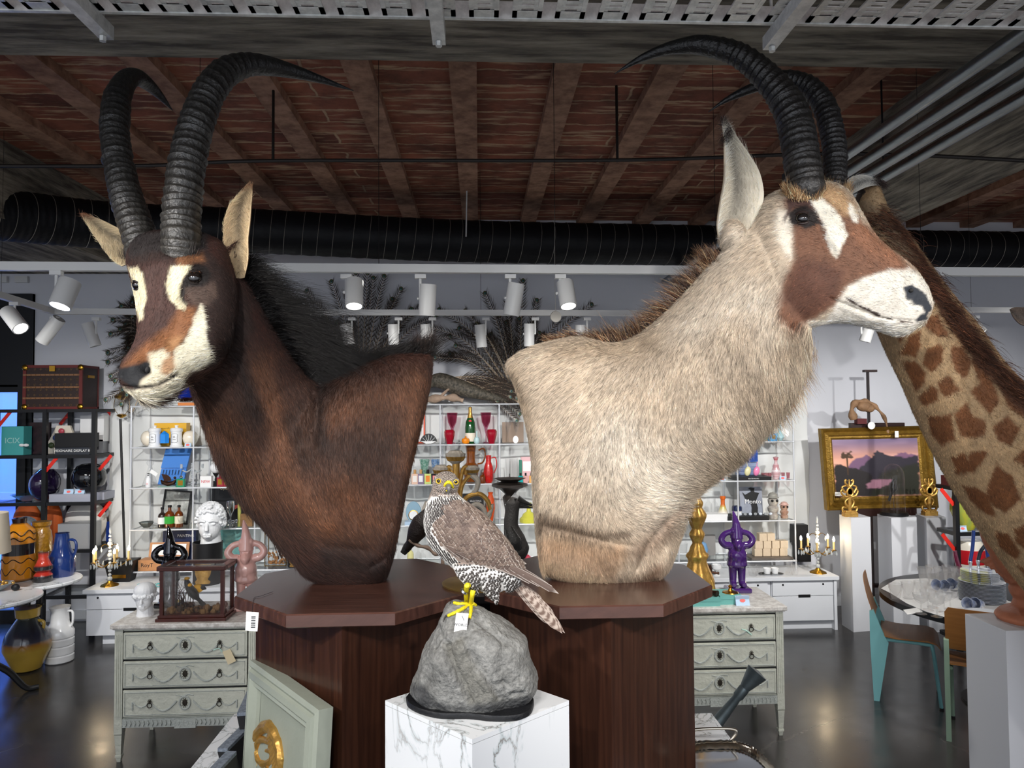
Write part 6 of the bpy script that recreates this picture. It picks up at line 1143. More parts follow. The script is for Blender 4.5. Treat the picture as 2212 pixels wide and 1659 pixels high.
b=MB();b.box(c0_+[.03,-.05,-.13],(.085,.001,.1),R=Matrix.Rotation(.7,3,'Y'));b.build('paper_tag',m_paper,t,smooth=0)
# right hand bays
turn('shell_dish','turquoise fluted shell glass dish standing on the top shelf at the right','dish',[(.01,0),(.6,.05),(1,.45),(.9,.8),(.5,.97),(.01,1)],1654,1,22,40,mat('aqua_glass','4fd2c4',.12,coat=.6),.14,flute=(16,.06))
o,x,y,z_,r,hh=box1('cube_box','bright blue cube box on the top shelf at the right','box',1669,1,15,17,.06,mat('box_cyan','0c9ad8',.4),.05);add(o,'emblem',m_brass,lambda b:b.box((x,y-.031,z_+hh*.55),(.03,.001,.035)),smooth=0)
o=turn('long_neck_vase','pale blue long-necked vase with a paper tag at the right end of the top shelf','vase',[(.4,0),(.5,.03),(1,.2),(.9,.32),(.3,.55),(.28,.97),(.34,1),(.01,1)],1685,1,18,38,mat('pale_blue_glass','a9d2dc',.15,coat=.6),.1);x,y,z_,r,hh=sz(1685,1,18,38,.1);add(o,'paper_tag',m_paper,lambda b:b.box((x+.05,y-.03,z_+.08),(.075,.001,.045),R=Matrix.Rotation(.75,3,'Y')),smooth=0)
turn('plum_dish','small plum coloured glass foot beside the shell dish','dish',[(1,0),(.9,.2),(.3,.4),(.5,.8),(.9,1),(.01,1)],1647,1,13,6,mat('plum_glass','5c1638',.15),.04)
o,x,y,z_,r,hh=box1('canvas_painting','small blue abstract canvas on the third shelf','painting',1620,2,32,44,.02,mat('canvas_blue','1f56b8',.6,var=.8,vs=14,col2='0e1f50'),.22);o.location.z+=.16
x,y,z_,r,hh=sz(1618,2,84,8,.1);b=MB();b.bx(x-.17,x+.17,y-.1,y+.12,z_,z_+.035);o=one('flat_book',b,m_blk,'thick black book lying under the pink and clear ornaments','book',smooth=0);text('BOLTED BOOKS',.014,(x,y-.102,z_+.018),m_wht,o)
box1('blue_boxes','striped navy box behind the hanging egg ornaments','box',1612,2,42,34,.1,mat('box_striped','31508c',.5,var=.7,vs=9,col2='b8c4d8',stretch=(.2,.2,6)),.26)
for px,c,lb in ((1614,'e8e2b0','clear yellow egg-shaped ornament on the black book'),(1633,'f08ab8','pink egg-shaped ornament on the black book')):
    x,y,z_,r,hh=sz(px,2,15,24,.03);b=MB();b.ball((x,y,z_+.035+.05),(.03,.02,.046),16,12,R=Matrix.Rotation(.25,3,'Y'));b.tube([(x,y,z_+.13),(x+.01*(-1 if px<1620 else 1),y,z_+.175)],.003,seg=6);one('egg_ornament',b,mat('orn_'+c,c,.2,coat=.5),lb,'ornament',loc=(x,y,z_+.04),group='egg ornaments')
m_strip=mat('red_white_stripe','b02038',.15,coat=.6,var=1,vs=3,col2='f0e4e6',stretch=(.1,.1,6))
turn('striped_decanter','red and white striped cut-glass decanter with a crown top','decanter',[(.75,0),(.7,.1),(1,.25),(.9,.4),(.7,.5),(.6,.62),(.35,.7),(.3,.8),(.6,.96),(.01,1)],1675,2,20,50,m_strip,.1,flute=(8,.05))
for q,lb in enumerate(('red banded liqueur glass nearest the decanter on its left','second red banded liqueur glass left of the decanter','third red banded liqueur glass, by the navy box','red banded liqueur glass at the right of the decanter','outermost red banded liqueur glass at the shelf end')):turn('liqueur_glass',lb,'glass',tumbler,(1662,1655,1647,1690,1701)[q],2,8,13,glass('banded_glass','eac0c6',a=.2),.16,'red banded liqueur glasses')
x,y,z_,r,hh=sz(1620,3,60,60,.22);t=thing('fashion_poster','grey picture panel of a black dancer leaning on the fourth shelf','picture',(x,y,z_));RX=Matrix.Rotation(-.1,3,'X');b=MB();b.box((x,y,z_+.15),(.22,.008,.28),R=RX);b.build('print',mat('print_grey','8d8f9c',.4,var=.4,vs=4,col2='c0cede'),t,smooth=0)
b=MB();b.prism([(-.03,.13),(-.005,.125),(.0,.105),(-.06,.075),(-.085,.1),(-.06,.04),(-.01,.02),(.0,-.05),(-.01,-.14),(.05,-.14),(.06,-.05),(.045,.02),(.06,.05),(.08,.09),(.06,.095),(.035,.1),(.03,.125),(.04,.13),(.03,.14),(-.005,.145)],((x,y-.012,z_+.14),(1,0,0),(0,.1,1),(0,-1,.1)),.0012);b.build('dancer_figure',m_blk,t,smooth=0);text('Monto',.06,(x+.01,y-.02,z_+.15),m_wht,t,rot=(PI/2-.1,0,0))
x,y,z_,r,hh=sz(1607,3,96,8,.1);b=MB();b.bx(x-.2,x+.19,y-.1,y+.1,z_,z_+.04);one('flat_book',b,m_blk,'long black book lying under the crystal pieces on the fourth shelf','book',smooth=0)
for q in range(7):x,y,z_,r,hh=sz(1596+q*11,3,12,12,.06);b=MB();b.ball((x,y,z_+.052),(.018,.014,.014),7,5);one('crystal_lump',b,m_cry if q%2 else mat('quartz','dfe8f4',.2),'faceted crystal lump on the long black book, %s counting from the purple gnome side'%ORD[q],'crystal',loc=(x,y,z_+.04),group='crystal lumps on the long black book',smooth=0)
def tiki(px,w,h,lb,c1,c2,dY=.08):
    x,y,z_,r,hh=sz(px,3,w,h,dY);t=thing('figural_jar',lb,'jar',(x,y,z_));b=MB();b.lathe([(r*a,hh*q) for a,q in ((.7,0),(.75,.04),(.8,.15),(.6,.22),(.85,.32),(.9,.42),(.6,.5),(.8,.6),(.85,.72),(.6,.8))],(x,y,z_),20);b.build('jar_body',mat(c1[0],c1[1],.35,var=.6,vs=22,col2=c1[2]),t)
    b=MB();b.lathe([(r*a,hh*q) for a,q in ((1,.8),(.98,.82),(.75,.85),(.7,.93),(.4,.985),(.12,1),(.01,1.03))],(x,y,z_),20);b.build('jar_lid',c2,t)
    for s in (-1,1):b=MB();b.ball((x+s*r*.4,y-r*.8,z_+hh*.7),r*.22,10,8);b.build('flower_eye',m_blk,t)
tiki(1667,26,58,'tall grey figural jar with a hat lid at the right of the fourth shelf',('fig_grey','c2beb4','6f5a58'),mat('hat_grey','9a9890',.5));tiki(1691,20,36,'shorter brown figural jar next to the grey figural jar',('fig_brown','c4a894','8a4c34'),mat('hat_pink','d8b0a4',.5),.12)
turn('orange_bottle_vase','white vase with an orange neck on the fourth shelf','vase',[(.8,0),(1,.08),(.95,.3),(.6,.5),(.4,.65),(.42,.85),(.55,.88),(.55,1),(.01,1)],1559,3,22,50,vcmat('vc_gloss',.2,coat=.6),.12,cols=[L(c) for c in ('e8e0d4','e8e0d4','e8e0d4','cfc26a','d8661a','d8661a','d8661a','d8661a','d8661a')])
turn('striped_mug','navy and white striped lidded mug on the fourth shelf','mug',[(.9,0),(1,.05),(1,.3),(1,.31),(1,.6),(1,.61),(1,.85),(.9,.95),(.01,1)],1589,3,22,30,MATS['vc_gloss'],.1,cols=[L(c) for c in ('1c2850','1c2850','1c2850','e6e6e6','e6e6e6','1c2850','1c2850','1c2850','1c2850')])
for px,lb in ((1528,'clear glass decanter behind the gilt candlestick'),(1541,'clear glass flask next to the orange necked vase')):turn('clear_decanter',lb,'decanter',bottle,px,3,16,44,m_clear,.22,'clear decanters on the fourth shelf')
o,x,y,z_,r,hh=box1('white_speaker','flat white box on the fourth shelf left of the long black book','box',1530,3,84,14,.16,m_wht,.0);o.location.y+=.1
tl=[]
for r_,row in enumerate([(1648,1670,1692,1714),(1650,1672,1694,1716),(1661,1682)]):
    for c_,px in enumerate(row):
        x,y,z_,r,hh=sz((px-1681)*.82+1658,4,18,18,.14);b=MB();s=.036;b.box((0,0,s),(2*s*1.02,2*s,2*s));b.v=[tuple(np.array(p)+[x,y,z_+.02+r_*2*s]) for p in b.v]
        tl.append(one('soap_block',b,mat('soap_cream','d9c6ac',.6,var=.25,vs=40,col2='bfa585'),'cream block in the %s row of the soap pyramid, %s'%(('bottom','middle','top')[r_],('first from the purple gnome','second from the purple gnome','third from the purple gnome','last, at the glass side')[c_]),'soap',group='stacked cream soap blocks',smooth=0,bevel=.003))
b=MB();x,y,z_,r,hh=sz(1655,4,96,4,.14);b.bx(x-.2,x+.2,y-.1,y+.1,z_,z_+.018);one('slate_board',b,mat('slate','6f665e',.5,var=.5,vs=12),'dark marbled board under the stacked cream blocks','board',smooth=0)
for px,w,h,lb,nm in ((1622,20,25,'small clear pitcher left of the white cups on the worktop','glass_pitcher'),(1634,14,24,'small clear creamer beside the pitcher','glass_pitcher'),(1700,18,28,'clear ribbed pitcher right of the white cups','glass_pitcher'),(1711,16,24,'smallest clear pitcher at the end of the worktop row','glass_pitcher')):
    x,y=at(px,1225,Yc+.1)[0],Yc+.05;r,hh=w/2/FPX*y,h/FPX*y;turn(nm,lb,'pitcher',[(.8,0),(.85,.05),(1,.4),(.7,.75),(.9,1),(.84,1),(.01,.1)],0,0,0,0,m_clear,pos=(x,y,zc,r,hh),group='small clear pitchers')
for px,lb in ((1655,'white cup lying on the silver tray, left'),(1672,'white cup lying on the silver tray, right')):x,y=at(px,1225,Yc+.1)[0],Yc+.08;turn('white_cup',lb,'cup',tumbler,0,0,0,0,m_porc,pos=(x,y,zc+.01,.035,.05),group='white cups on the silver tray')
b=MB();x=at(1664,1225,Yc+.1)[0];b.lathe([(.001,0),(.1,0),(.115,.008)],(x,Yc+.09,zc),28,sy=.6);one('oval_tray',b,m_chrome,'oval silver tray carrying white cups on the worktop','tray')
x,y=at(1546,1220,Yc+.1)[0],Yc+.08;turn('egg_cup','white footed cup with a red rim beside the brown wooden pipe','cup',pedb,0,0,0,0,m_porc,pos=(x,y,zc,.045,.1))
x=at(1527,1200,Yc+.1)[0];b=MB();b.tube([(x,y,zc),(x,y,zc+.06),(x,y,zc+.1)],[.03,.04,.03],seg=14);b.tube([(x+.03,y,zc+.03),(x+.1,y,zc+.02)],.012,seg=8);one('wooden_pipe',b,m_brz,'brown carved pipe-shaped vessel beside the footed cup','ornament')
turn('glass_bucket','clear engraved glass bucket on the lowest shelf behind the gilt candlestick','bucket',tumbler,1468,4,28,34,m_clear,.14)
o,x,y,z_,r,hh=box1('grey_book','grey patterned book on the lowest shelf left of the purple gnome','book',1528,4,26,44,.03,mat('book_grey','8c8a88',.6),.3)
turn('blue_plate','blue plate with a white face standing on the lowest shelf','plate',[(.01,0),(.6,.1),(1,.5),(.6,.9),(.01,1)],1516,4,20,34,mat('plate_blue','6f9cc8',.3),.2)
for i,(px,c,lb) in enumerate(((1110,'f08a1a','orange fruit among the coloured fruit at the far right of the lowest shelf'),(1128,'b83a50','red pear-shaped fruit near the fur of the pale antelope'),(1112,'f2c81c','yellow fruit in front of the orange fruit'),(1134,'f2b81c','golden fruit beside the red pear-shaped fruit'))):
    x,y,z_,r,hh=sz(px+10,4,18,18,.08-.04*(i//2));turn('ceramic_fruit',lb,'fruit',[(.3,0),(.8,.12),(1,.4),(.85,.7),(.35,.9),(.12,1),(.01,1)],0,0,0,0,mat('fruit_'+c,c,.3),pos=(x,y,z_+(0 if i>1 else .03),.03,.05),group='coloured ceramic fruit')
for i,(px,h,lb) in enumerate(((886,38,'pale yellow glass bottle under the black crow'),(903,34,'clear stoppered bottle right of the crow tail'),(912,30,'small clear bottle near the perch branch'))):turn('clear_bottle',lb,'bottle',bottle,px,4,14,h,mat('pale_yellow_glass','e2dc9c',.1,coat=.5) if i==0 else m_clear,.1)
# top of the shelving: orange box, blue bowl, nest, driftwood
x,y=at(432,870,Ys+.15)[0],Ys+.15;b=MB();b.bx(x-.17,x+.17,y-.08,y+.08,LV(0),LV(0)+.03);one('orange_crate',b,mat('orange_wood','d8803c',.5),'flat orange box on top of the shelving under the antelope chin','box',smooth=0)
b=MB();g=random.Random(3)
for _ in range(60):a=g.random()*6.3;r=.10+g.uniform(-.03,.05);P_=[(x-.03+r*math.cos(a+u)*1.4,y+r*.6*math.sin(a+u),LV(0)+.04+g.uniform(0,.04)) for u in (0,.5,1.0,1.5)];b.tube(P_,.0022,seg=4)
one('twig_nest',b,m_brz,'tangled twig nest lying on the flat orange box','nest',loc=(x-.03,y,LV(0)+.03))
turn('cobalt_vase','cobalt blue round vase sitting in the twig nest','vase',[(.4,0),(.8,.1),(1,.45),(.8,.8),(.3,.92),(.4,1),(.01,1)],0,0,0,0,mat('cobalt','122a8a',.12,coat=.8),pos=(at(402,850,Ys+.15)[0],y,LV(0)+.055,.09,.15))
x,y=at(950,866,Ys+.12)[0],Ys+.12;b=MB();b.tube(spline([(x-.3,y,LV(0)+.05),(x-.15,y,LV(0)+.04),(x,y-.02,LV(0)+.055),(x+.12,y,LV(0)+.06),(x+.22,y,LV(0)+.03)],24),.03+.012*np.sin(np.arange(24)*.8),seg=10);b.tube(spline([(x+.0,y,LV(0)+.06),(x+.06,y-.02,LV(0)+.12),(x+.12,y,LV(0)+.17)],10),np.linspace(.018,.006,10),seg=7);one('driftwood',b,mat('driftwood','b39a86',.8,var=.5,vs=12),'pale driftwood branch on top of the shelving below the peacock','driftwood')
# ================================================================ figures on the commodes
def atz(px,z_,Y):return np.array([at(px,1000,Y)[0],Y,z_])
zt_=.785;Yg1,Yg2=cA[3],cB[3]
gm=[MB()];g_=gm[0];tb=lambda P,r,**k:g_.tube(spline(P,18) if len(P)>2 else P,np.interp(np.linspace(0,1,18 if len(P)>2 else 2),np.linspace(0,1,len(r)),r),seg=16,**k)
tb([(0,0,.66),(0,0,.74),(-.005,.0,.84),(-.02,.01,.93),(-.035,.015,1.0)],[.085,.07,.05,.028,.008])      # hat
g_.ball((0,0,.645),(.075,.07,.06),20,14);g_.ball((0,-.02,.62),(.066,.06,.05),18,12)
tb([(0,-.035,.61),(0,-.075,.56),(0,-.08,.50)],[.055,.05,.012])                                          # beard
for s in (-1,1):
    tb([(s*.085,0,.57),(s*.15,-.01,.58),(s*.195,-.01,.64),(s*.15,.0,.71),(s*.075,.0,.74)],[.05,.046,.042,.036,.035]);g_.ball((s*.05,-.01,.75),(.035,.04,.045),12,8)
    tb([(s*.055,0,.34),(s*.055,0,.22),(s*.055,0,.11)],[.055,.048,.042]);tb([(s*.055,.01,.11),(s*.06,-.03,.10),(s*.065,-.09,.09)],[.045,.045,.03]);g_.ball((s*.022,-.078,.583),(.03,.018,.014),10,8)
g_.ball((0,0,.53),(.105,.075,.09),20,14);g_.ball((0,-.015,.45),(.12,.095,.11),24,16);g_.lathe([(.10,.30),(.128,.33),(.12,.385),(.123,.39),(.123,.41),(.115,.415)],(0,0,0),28,sy=.8);g_.ball((0,-.085,.615),(.017,.018,.017),10,8);g_.box((0,-.09,.40),(.04,.03,.03))
for s in (-1,1):g_.ball((s*.028,-.066,.645),(.018,.012,.008),8,6)
gfig=fuse([g_],.0075,3);gfig.me.polygons.foreach_set('use_smooth',[True]*len(gfig.me.polygons));gb_=MB();gb_.box((0,-.01,.03),(.30,.22,.06));
def gnome(px,Yv,H,mt,label,rz):
    o=atz(px,zt_,Yv);t=thing('garden_gnome',label,'gnome figure',o,group='glossy gnome figures');me=gfig.me if gfig.me.users==0 else gfig.me.copy()
    me=gfig.me.copy();me.materials.clear();me.materials.append(mt);f=bpy.data.objects.new('figure',me);COL.objects.link(f);f.parent=t;f.scale=(H,)*3
    b=MB();b.v=[tuple(np.array(p)*H+o) for p in gb_.v];b.f=gb_.f;b.m=gb_.m;b.c=gb_.c;b.build('base',mt,t,smooth=0,bevel=.01);t.rotation_euler.z=rz;return t
m_pink=mat('gloss_pink','d9a9a0',.1,coat=1);m_pur=mat('gloss_purple','4a2670',.1,coat=1);m_gun=mat('mirror_black','2a2b30',.06,metal=.9,coat=1)
gnome(533,Yg1+.26,.545,m_pink,'glossy pink gnome figure holding its head, right of the glass bird case',.15)
gnome(369,Yg1+.36,.50,m_gun,'mirror black gnome figure holding its head, behind the glass bird case',-.1)
gnome(1588,Yg2+.36,.53,m_pur,'glossy purple gnome figure holding its head on the right commode',-.05)
m_plas=mat('plaster_white','eef0f2',.45)
def bust(px,Yv,z0,H,rz,label,curls=True,mt=m_plas):
    o=atz(px,z0,Yv);b=MB();b.ball((0,0,.60),(.27,.33,.36),28,20);b.ball((0,-.10,.46),(.22,.22,.27),24,16);b.tube(spline([(0,.06,0),(0,.05,.15),(0,.03,.36)],10),np.linspace(.25,.19,10),seg=20);b.ball((0,-.16,.27),(.10,.11,.09),14,10)
    b.tube(spline([(0,-.30,.60),(0,-.36,.52),(0,-.385,.43)],8),np.linspace(.028,.05,8),seg=10)
    for s in (-1,1):
        b.tube(spline([(s*.03,-.33,.62),(s*.12,-.325,.645),(s*.2,-.26,.61)],8),.03,seg=8);b.ball((s*.115,-.285,.565),(.055,.03,.032),12,8);b.tube([(s*.005,-.345,.345),(s*.08,-.315,.335)],.024,seg=8);b.tube([(s*.005,-.335,.30),(s*.07,-.305,.30)],.027,seg=8);b.ball((s*.275,.0,.52),(.03,.06,.09),10,8)
    g=random.Random(5)
    if curls:
        for i in range(330):
            u,v=g.random()*2*PI,g.random();zz=.50+.50*v;c=math.sqrt(max(0,1-((zz-.62)/.38)**2)) if zz>.62 else 1;x,y=math.cos(u)*.30*c,math.sin(u)*.35*c
            if y<-.20 and zz<.80:continue
            if y<-.05 and zz<.66 and abs(x)<.25:continue
            b.ball((x,y,zz),(.042,.042,.036),7,5)
    else:
        b.ball((0,.02,.74),(.31,.36,.25),22,14);[b.ball((.30*math.cos(u),.35*math.sin(u),.62+.02*math.sin(u*9)),.055,8,6) for u in np.linspace(PI*.95,PI*2.05,16)]
    f=fuse([b],.0085,1);me=f.me;me.materials.append(mt);me.polygons.foreach_set('use_smooth',[True]*len(me.polygons));ob=bpy.data.objects.new('plaster_bust',me);COL.objects.link(ob);ob.location=tuple(o);ob.scale=(H,)*3;ob.rotation_euler.z=rz;WL[ob.name]=o;return tag(ob,label,'bust')
Yp=Ys-.145;p0=atz(450,zc,Yp);hp=at(450,1170,Yp)[2]-zc;candlepot(0,0,0,0,0,'large black candle pot with a gold badge carrying the curly haired bust',pos=(p0[0],Yp,zc,.125,hp))
bust(456,Yp,zc+hp*.85,.40,.12,'white classical bust with curly hair standing in the large black pot');bust(316,Yg1+.16,zt_,.20,.15,'small white bust with smooth cap at the left end of the commode',False)
# glass case with the black and yellow bird
xa,xb,ya,yb_,z0,z1=at(344,1340,Yg1+.03)[0],at(483,1340,Yg1+.03)[0],Yg1+.03,Yg1+.21,zt_,zt_+.325
t=thing('bird_display_case','mahogany glass case holding a black and yellow bird on the left commode','display case',((xa+xb)/2,(ya+yb_)/2,z0));m_mah=mat('mahogany','4a1d14',.3,coat=.4,var=.5,vs=14,col2='2a0e0a')
b=MB();b.bx(xa-.018,xb+.018,ya-.018,yb_+.015,z0,z0+.018);b.bx(xa-.008,xb+.008,ya-.008,yb_+.008,z0+.018,z0+.035);b.build('case_base',m_mah,t,smooth=0,bevel=.003)
b=MB();[b.bx(*q,z1-.035,z1-.008) for q in ((xa-.014,xb+.014,ya-.014,ya+.02),(xa-.014,xb+.014,yb_-.02,yb_+.012),(xa-.014,xa+.03,ya,yb_),(xb-.03,xb+.014,ya,yb_))];b.build('case_top',m_mah,t,smooth=0,bevel=.004)
for x in (xa,xb-.02):
    for y in (ya,yb_-.02):b=MB();b.bx(x,x+.02,y,y+.02,z0+.03,z1-.03);b.build('case_post',m_mah,t,smooth=0)
b=MB();b.bx(xa+.02,xb-.02,ya+.006,ya+.008,z0+.035,z1-.035);b.bx(xb-.011,xb-.009,ya+.02,yb_-.02,z0+.035,z1-.035);b.bx(xa+.009,xa+.011,ya+.02,yb_-.02,z0+.035,z1-.035);b.bx(xa+.03,xb-.03,ya+.02,yb_-.02,z1-.02,z1-.018);b.build('case_glass',m_clear,t,smooth=0)
b=MB();g=random.Random(9);[b.ball((g.uniform(xa+.03,xb-.03),g.uniform(ya+.03,yb_-.03),z0+.036+g.random()**2*.03),g.uniform(.008,.02),7,5,col=L(g.choice(['5a3c22','6a4c2a','3f2c1a','7a5a34']))) for _ in range(90)];b.build('moss_bed',vcmat('vc_matte',.9),t)
b=MB();[b.tube(spline([(x0,ya+.1,z0+.04),(x0+g.uniform(-.03,.03),ya+.1+g.uniform(-.03,.03),z0+.1),(x0+g.uniform(-.07,.07),ya+.1,z0+g.uniform(.13,.22))],8),np.linspace(.002,.0008,8),seg=4) for x0 in [xa+g.uniform(.04,.13) for _ in range(34)]];b.build('dried_twigs',m_brz,t)
def bird(name,label,cat,o,path,rad,mt,wing=None,tail=None,beak=None,legs=None,eyep=None,extra=None,wm=None):
    t=thing(name,label,cat,o);o=np.array(o,float);q=lambda p:o+np.array(p,float);b=MB();b.tube(spline([q(p) for p in path],40),np.interp(np.linspace(0,1,40),np.linspace(0,1,len(rad)),rad),seg=24);b.build('body',mt,t,smooth=80)
    for nm,pts,r,m_,fl_ in ((('wing',*wing,.45) if wing else None),(('tail',*tail,.35) if tail else None),(('beak',*beak,1) if beak else None)) if False else []:pass
    for nm,d in (('wing',wing),('tail',tail),('beak',beak)):
        if d:
            for dd in (d if isinstance(d,list) else [d]):b=MB();b.tube(spline([q(p) for p in dd[0]],16),np.interp(np.linspace(0,1,16),np.linspace(0,1,len(dd[1])),dd[1]),seg=12,flat=dd[3] if len(dd)>3 else 1,up=(0,1,0));b.build(nm,dd[2],t,smooth=80)
    for p in (legs or []):b=MB();b.tube([q(k) for k in p],.0022,seg=6);b.build('leg',m_brz,t)
    if eyep:b=MB();b.ball(q(eyep[0]),eyep[1],10,8);b.build('eye',m_pup,t)
    for nm,mt_,fn in (extra or []):b=MB();fn(b,q);b.build(nm,mt_,t)
    return t
m_bb=mat('black_plumage','15130f',.5,bump=.4,bs=120,sheen=.3);m_by=mat('yellow_plumage','e0a414',.6,bump=.4,bs=120)
o=(at(412,1300,ya+.1)[0],ya+.1,z0+.13);bird('bowerbird','small black and yellow bird perched inside the mahogany glass case','stuffed bird',o,[(-.025,0,.085),(-.022,0,.07),(-.01,0,.04),(.01,0,.01),(.03,0,-.015),(.045,0,-.03)],[.01,.017,.022,.028,.022,.008],m_bb,wing=([(-.0,-.024,.035),(.025,-.028,.0),(.05,-.02,-.035)],[.012,.018,.004],m_bb,.6),tail=[([(.04,0,-.025),(.065,0,-.055),(.085,0,-.085)],[.01,.014,.012],m_bb,.35),([(.005,.01,.03),(.035,.015,.035),(.055,.015,.01)],[.01,.022,.014],m_by,.4),([(.045,.015,.03),(.07,.015,.03),(.085,.015,.025)],[.012,.012,.004],m_bb,.4)],beak=([(-.036,0,.082),(-.05,0,.085),(-.06,0,.082)],[.006,.004,.001],m_cream),legs=[[(.0,0,-.01),(-.005,0,-.06)],[(.015,0,-.01),(.015,0,-.06)]],eyep=((-.03,-.012,.085),.0035),extra=[('crest',m_by,lambda b,q:(b.ball(q((-.022,-.002,.093)),(.016,.015,.009),12,8),b.ball(q((-.003,-.008,.055)),(.014,.014,.012),12,8)))])
b=MB();x,y,zq=o;b.tube(spline([(x-.01,y,z0+.04),(x-.005,y,z0+.06),(x+.02,y,z0+.075)],8),.012,seg=8);one('perch_stump',b,m_brz,'little bark perch under the black and yellow bird','perch')
# crow and noddy-like black birds behind the falcon, on a dark table
b=MB();zt2=1.16;b.bx(at(862,1200,3.45)[0],at(1175,1200,3.45)[0],3.25,3.75,zt2-.03,zt2);b.bx(-.2,.15,3.4,3.6,0,zt2-.03);one('display_stand',b,m_blk,'dark stand behind the pedestals carrying two black birds','stand',smooth=0)
o=at(1117,1200,3.45);o[2]=zt2;s=3.45/FPX;u=lambda px,py,d=0:tuple(at(px,py,3.45+d)-o);m_nod=mat('grey_plumage','45423f',.6,bump=.4,bs=120,var=.5,vs=10,col2='2a2827')
bird('long_beaked_bird','dark grey bird with a long black beak between the falcon and the pale antelope','stuffed bird',o,[u(1105,1074),u(1108,1085),u(1106,1105),u(1104,1135),u(1112,1165),u(1122,1190),u(1126,1207)],[.006,.036,.033,.034,.05,.05,.02],m_nod,wing=[([u(1098,1140,-.03),u(1112,1172,-.05),u(1126,1192,-.04)],[.02,.035,.008],m_bb,.5)],beak=[([u(1118,1078),u(1135,1086),u(1165,1098)],[.019,.011,.001],m_bb),([u(1120,1092),u(1138,1095),u(1158,1098)],[.014,.007,.001],m_bb)],legs=[[u(1115,1195),(*u(1115,1212)[:2],0)],[u(1124,1195),(*u(1124,1212)[:2],0)]],eyep=(u(1113,1079,-.03),.006))
o=at(900,1200,3.45);o[2]=zt2;bird('black_crow','brownish black crow perched on a bare branch behind the falcon','stuffed bird',o,[u(928,1095),u(925,1110),u(912,1128),u(898,1150),u(885,1175),u(876,1190)] if False else [tuple(at(a,c,3.45)-o) for a,c in ((932,1092),(926,1108),(912,1130),(900,1150),(888,1172),(878,1188))],[.02,.03,.05,.045,.025,.008],mat('crow_plumage','241a16',.5,bump=.4,bs=120),tail=([tuple(at(a,c,3.46)-o) for a,c in ((892,1165),(880,1182),(870,1196))],[.02,.022,.014],m_bb,.4),beak=([tuple(at(a,c,3.44)-o) for a,c in ((938,1090),(948,1094),(958,1100))],[.014,.008,.002],m_bb),legs=[[tuple(at(a,c,3.44)-o) for a,c in ((902,1160),(905,1172))]])
b=MB();b.tube(spline([at(a,c,3.43) for a,c in ((884,1165),(896,1175),(908,1180),(925,1184),(938,1196),(955,1203))]+[(at(955,1200,3.43)[0],3.43,zt2)],30),.0085+.002*np.sin(np.arange(30)),seg=8);one('perch_branch',b,mat('bare_branch','9a8474',.8,var=.4,vs=30),'bare twisted branch carrying the crow','branch')
# bronze disc bridging the two pedestal tops
p=onz(1033,1262,1.4);b=MB();b.lathe([(.001,0),(.122,0),(.124,.006),(.12,.008),(.001,.008)],(p[0],p[1],1.4005),48);one('bronze_disc',b,mat('disc_bronze','8a6f3e',.4,metal=.5,var=.5,vs=14),'thin round bronze disc lying across both wooden pedestals behind the falcon feet','disc')
# gilt and white three-armed candelabra
Yk=4.2;x,y,_=at(1101,1240,4.6);b=MB();b.bx(x-.11,x+.11,y-.11,y+.11,0,1.0);one('plinth',b,m_lac,'white plinth under the dark pewter candlestick','plinth',smooth=0)
t=thing('gilt_candelabra','carved white and gilt scrolling candelabra rising behind the falcon head','candelabra',atz(985,.9,Yk));k=lambda a,c,d=0:at(a,c,Yk+d);m_gw=mat('antique_white','c9bfb0',.5,var=.4,vs=20,bump=.4,bs=60)
def cup(name,px,py,w,mt2=m_gw):
    c=k(px,py);r=w/2/FPX*Yk;b=MB();b.lathe([(r*.3,-r*1.2),(r*.35,-r*.8),(r*.75,-r*.5),(r*.95,-.05*r),(r,.25*r),(r*.8,.3*r),(r*.6,.55*r),(.001,.55*r)],c,24,flute=(12,.05));o_=b.build(name,mt2,t);b=MB();b.lathe([(r*.78,-r*.48),(r*.97,-.05*r)],c,24,flute=(12,.07));b.build('gilt_band',m_gold,o_)
cup('candle_cup',984,985,42);cup('candle_cup',952,1014,34);cup('candle_cup',1020,1014,30)
b=MB();b.tube([k(985,1000),k(985,1230)],.022,seg=14);b.build('stem',m_gold,t)
for P_,r in (([(985,1060),(975,1015),(968,1010),(970,1025)],.012),([(990,1060),(1000,1015),(1008,1010),(1006,1025)],.012),([(993,1080),(998,1050),(1012,1030),(1022,1026)],.012),([(1000,1085),(1012,1072),(1035,1067),(1052,1080),(1060,1100)],.014),([(985,1150),(955,1120),(935,1075),(945,1035),(952,1022)],.012)):b=MB();b.tube(spline([k(*p) for p in P_],24),r,seg=10);b.build('scroll_arm',m_gold,t)
for P_,r in (([(1020,1025),(1032,1040),(1028,1060),(1020,1064)],.02),([(1010,1100),(1030,1090),(1045,1100),(1050,1115),(1060,1105),(1062,1090),(1056,1120),(1035,1135)],.018),([(975,1010),(985,1030),(995,1010)],.012),([(925,1085),(915,1110),(918,1150)],.02)):b=MB();b.tube(spline([k(*p) for p in P_],24),r*np.linspace(1,.45,24),seg=10);b.build('acanthus_leaf',m_gw,t)
b=MB();b.lathe([(.09,0),(.09,.02),(.05,.05),(.03,.08)],atz(985,.9,Yk),20);b.build('foot',m_gold,t)
b=MB();x,y,_=atz(985,.9,Yk);b.bx(x-.13,x+.13,y-.13,y+.13,0,.9);one('plinth',b,m_lac,'white plinth under the gilt candelabra','plinth',smooth=0)
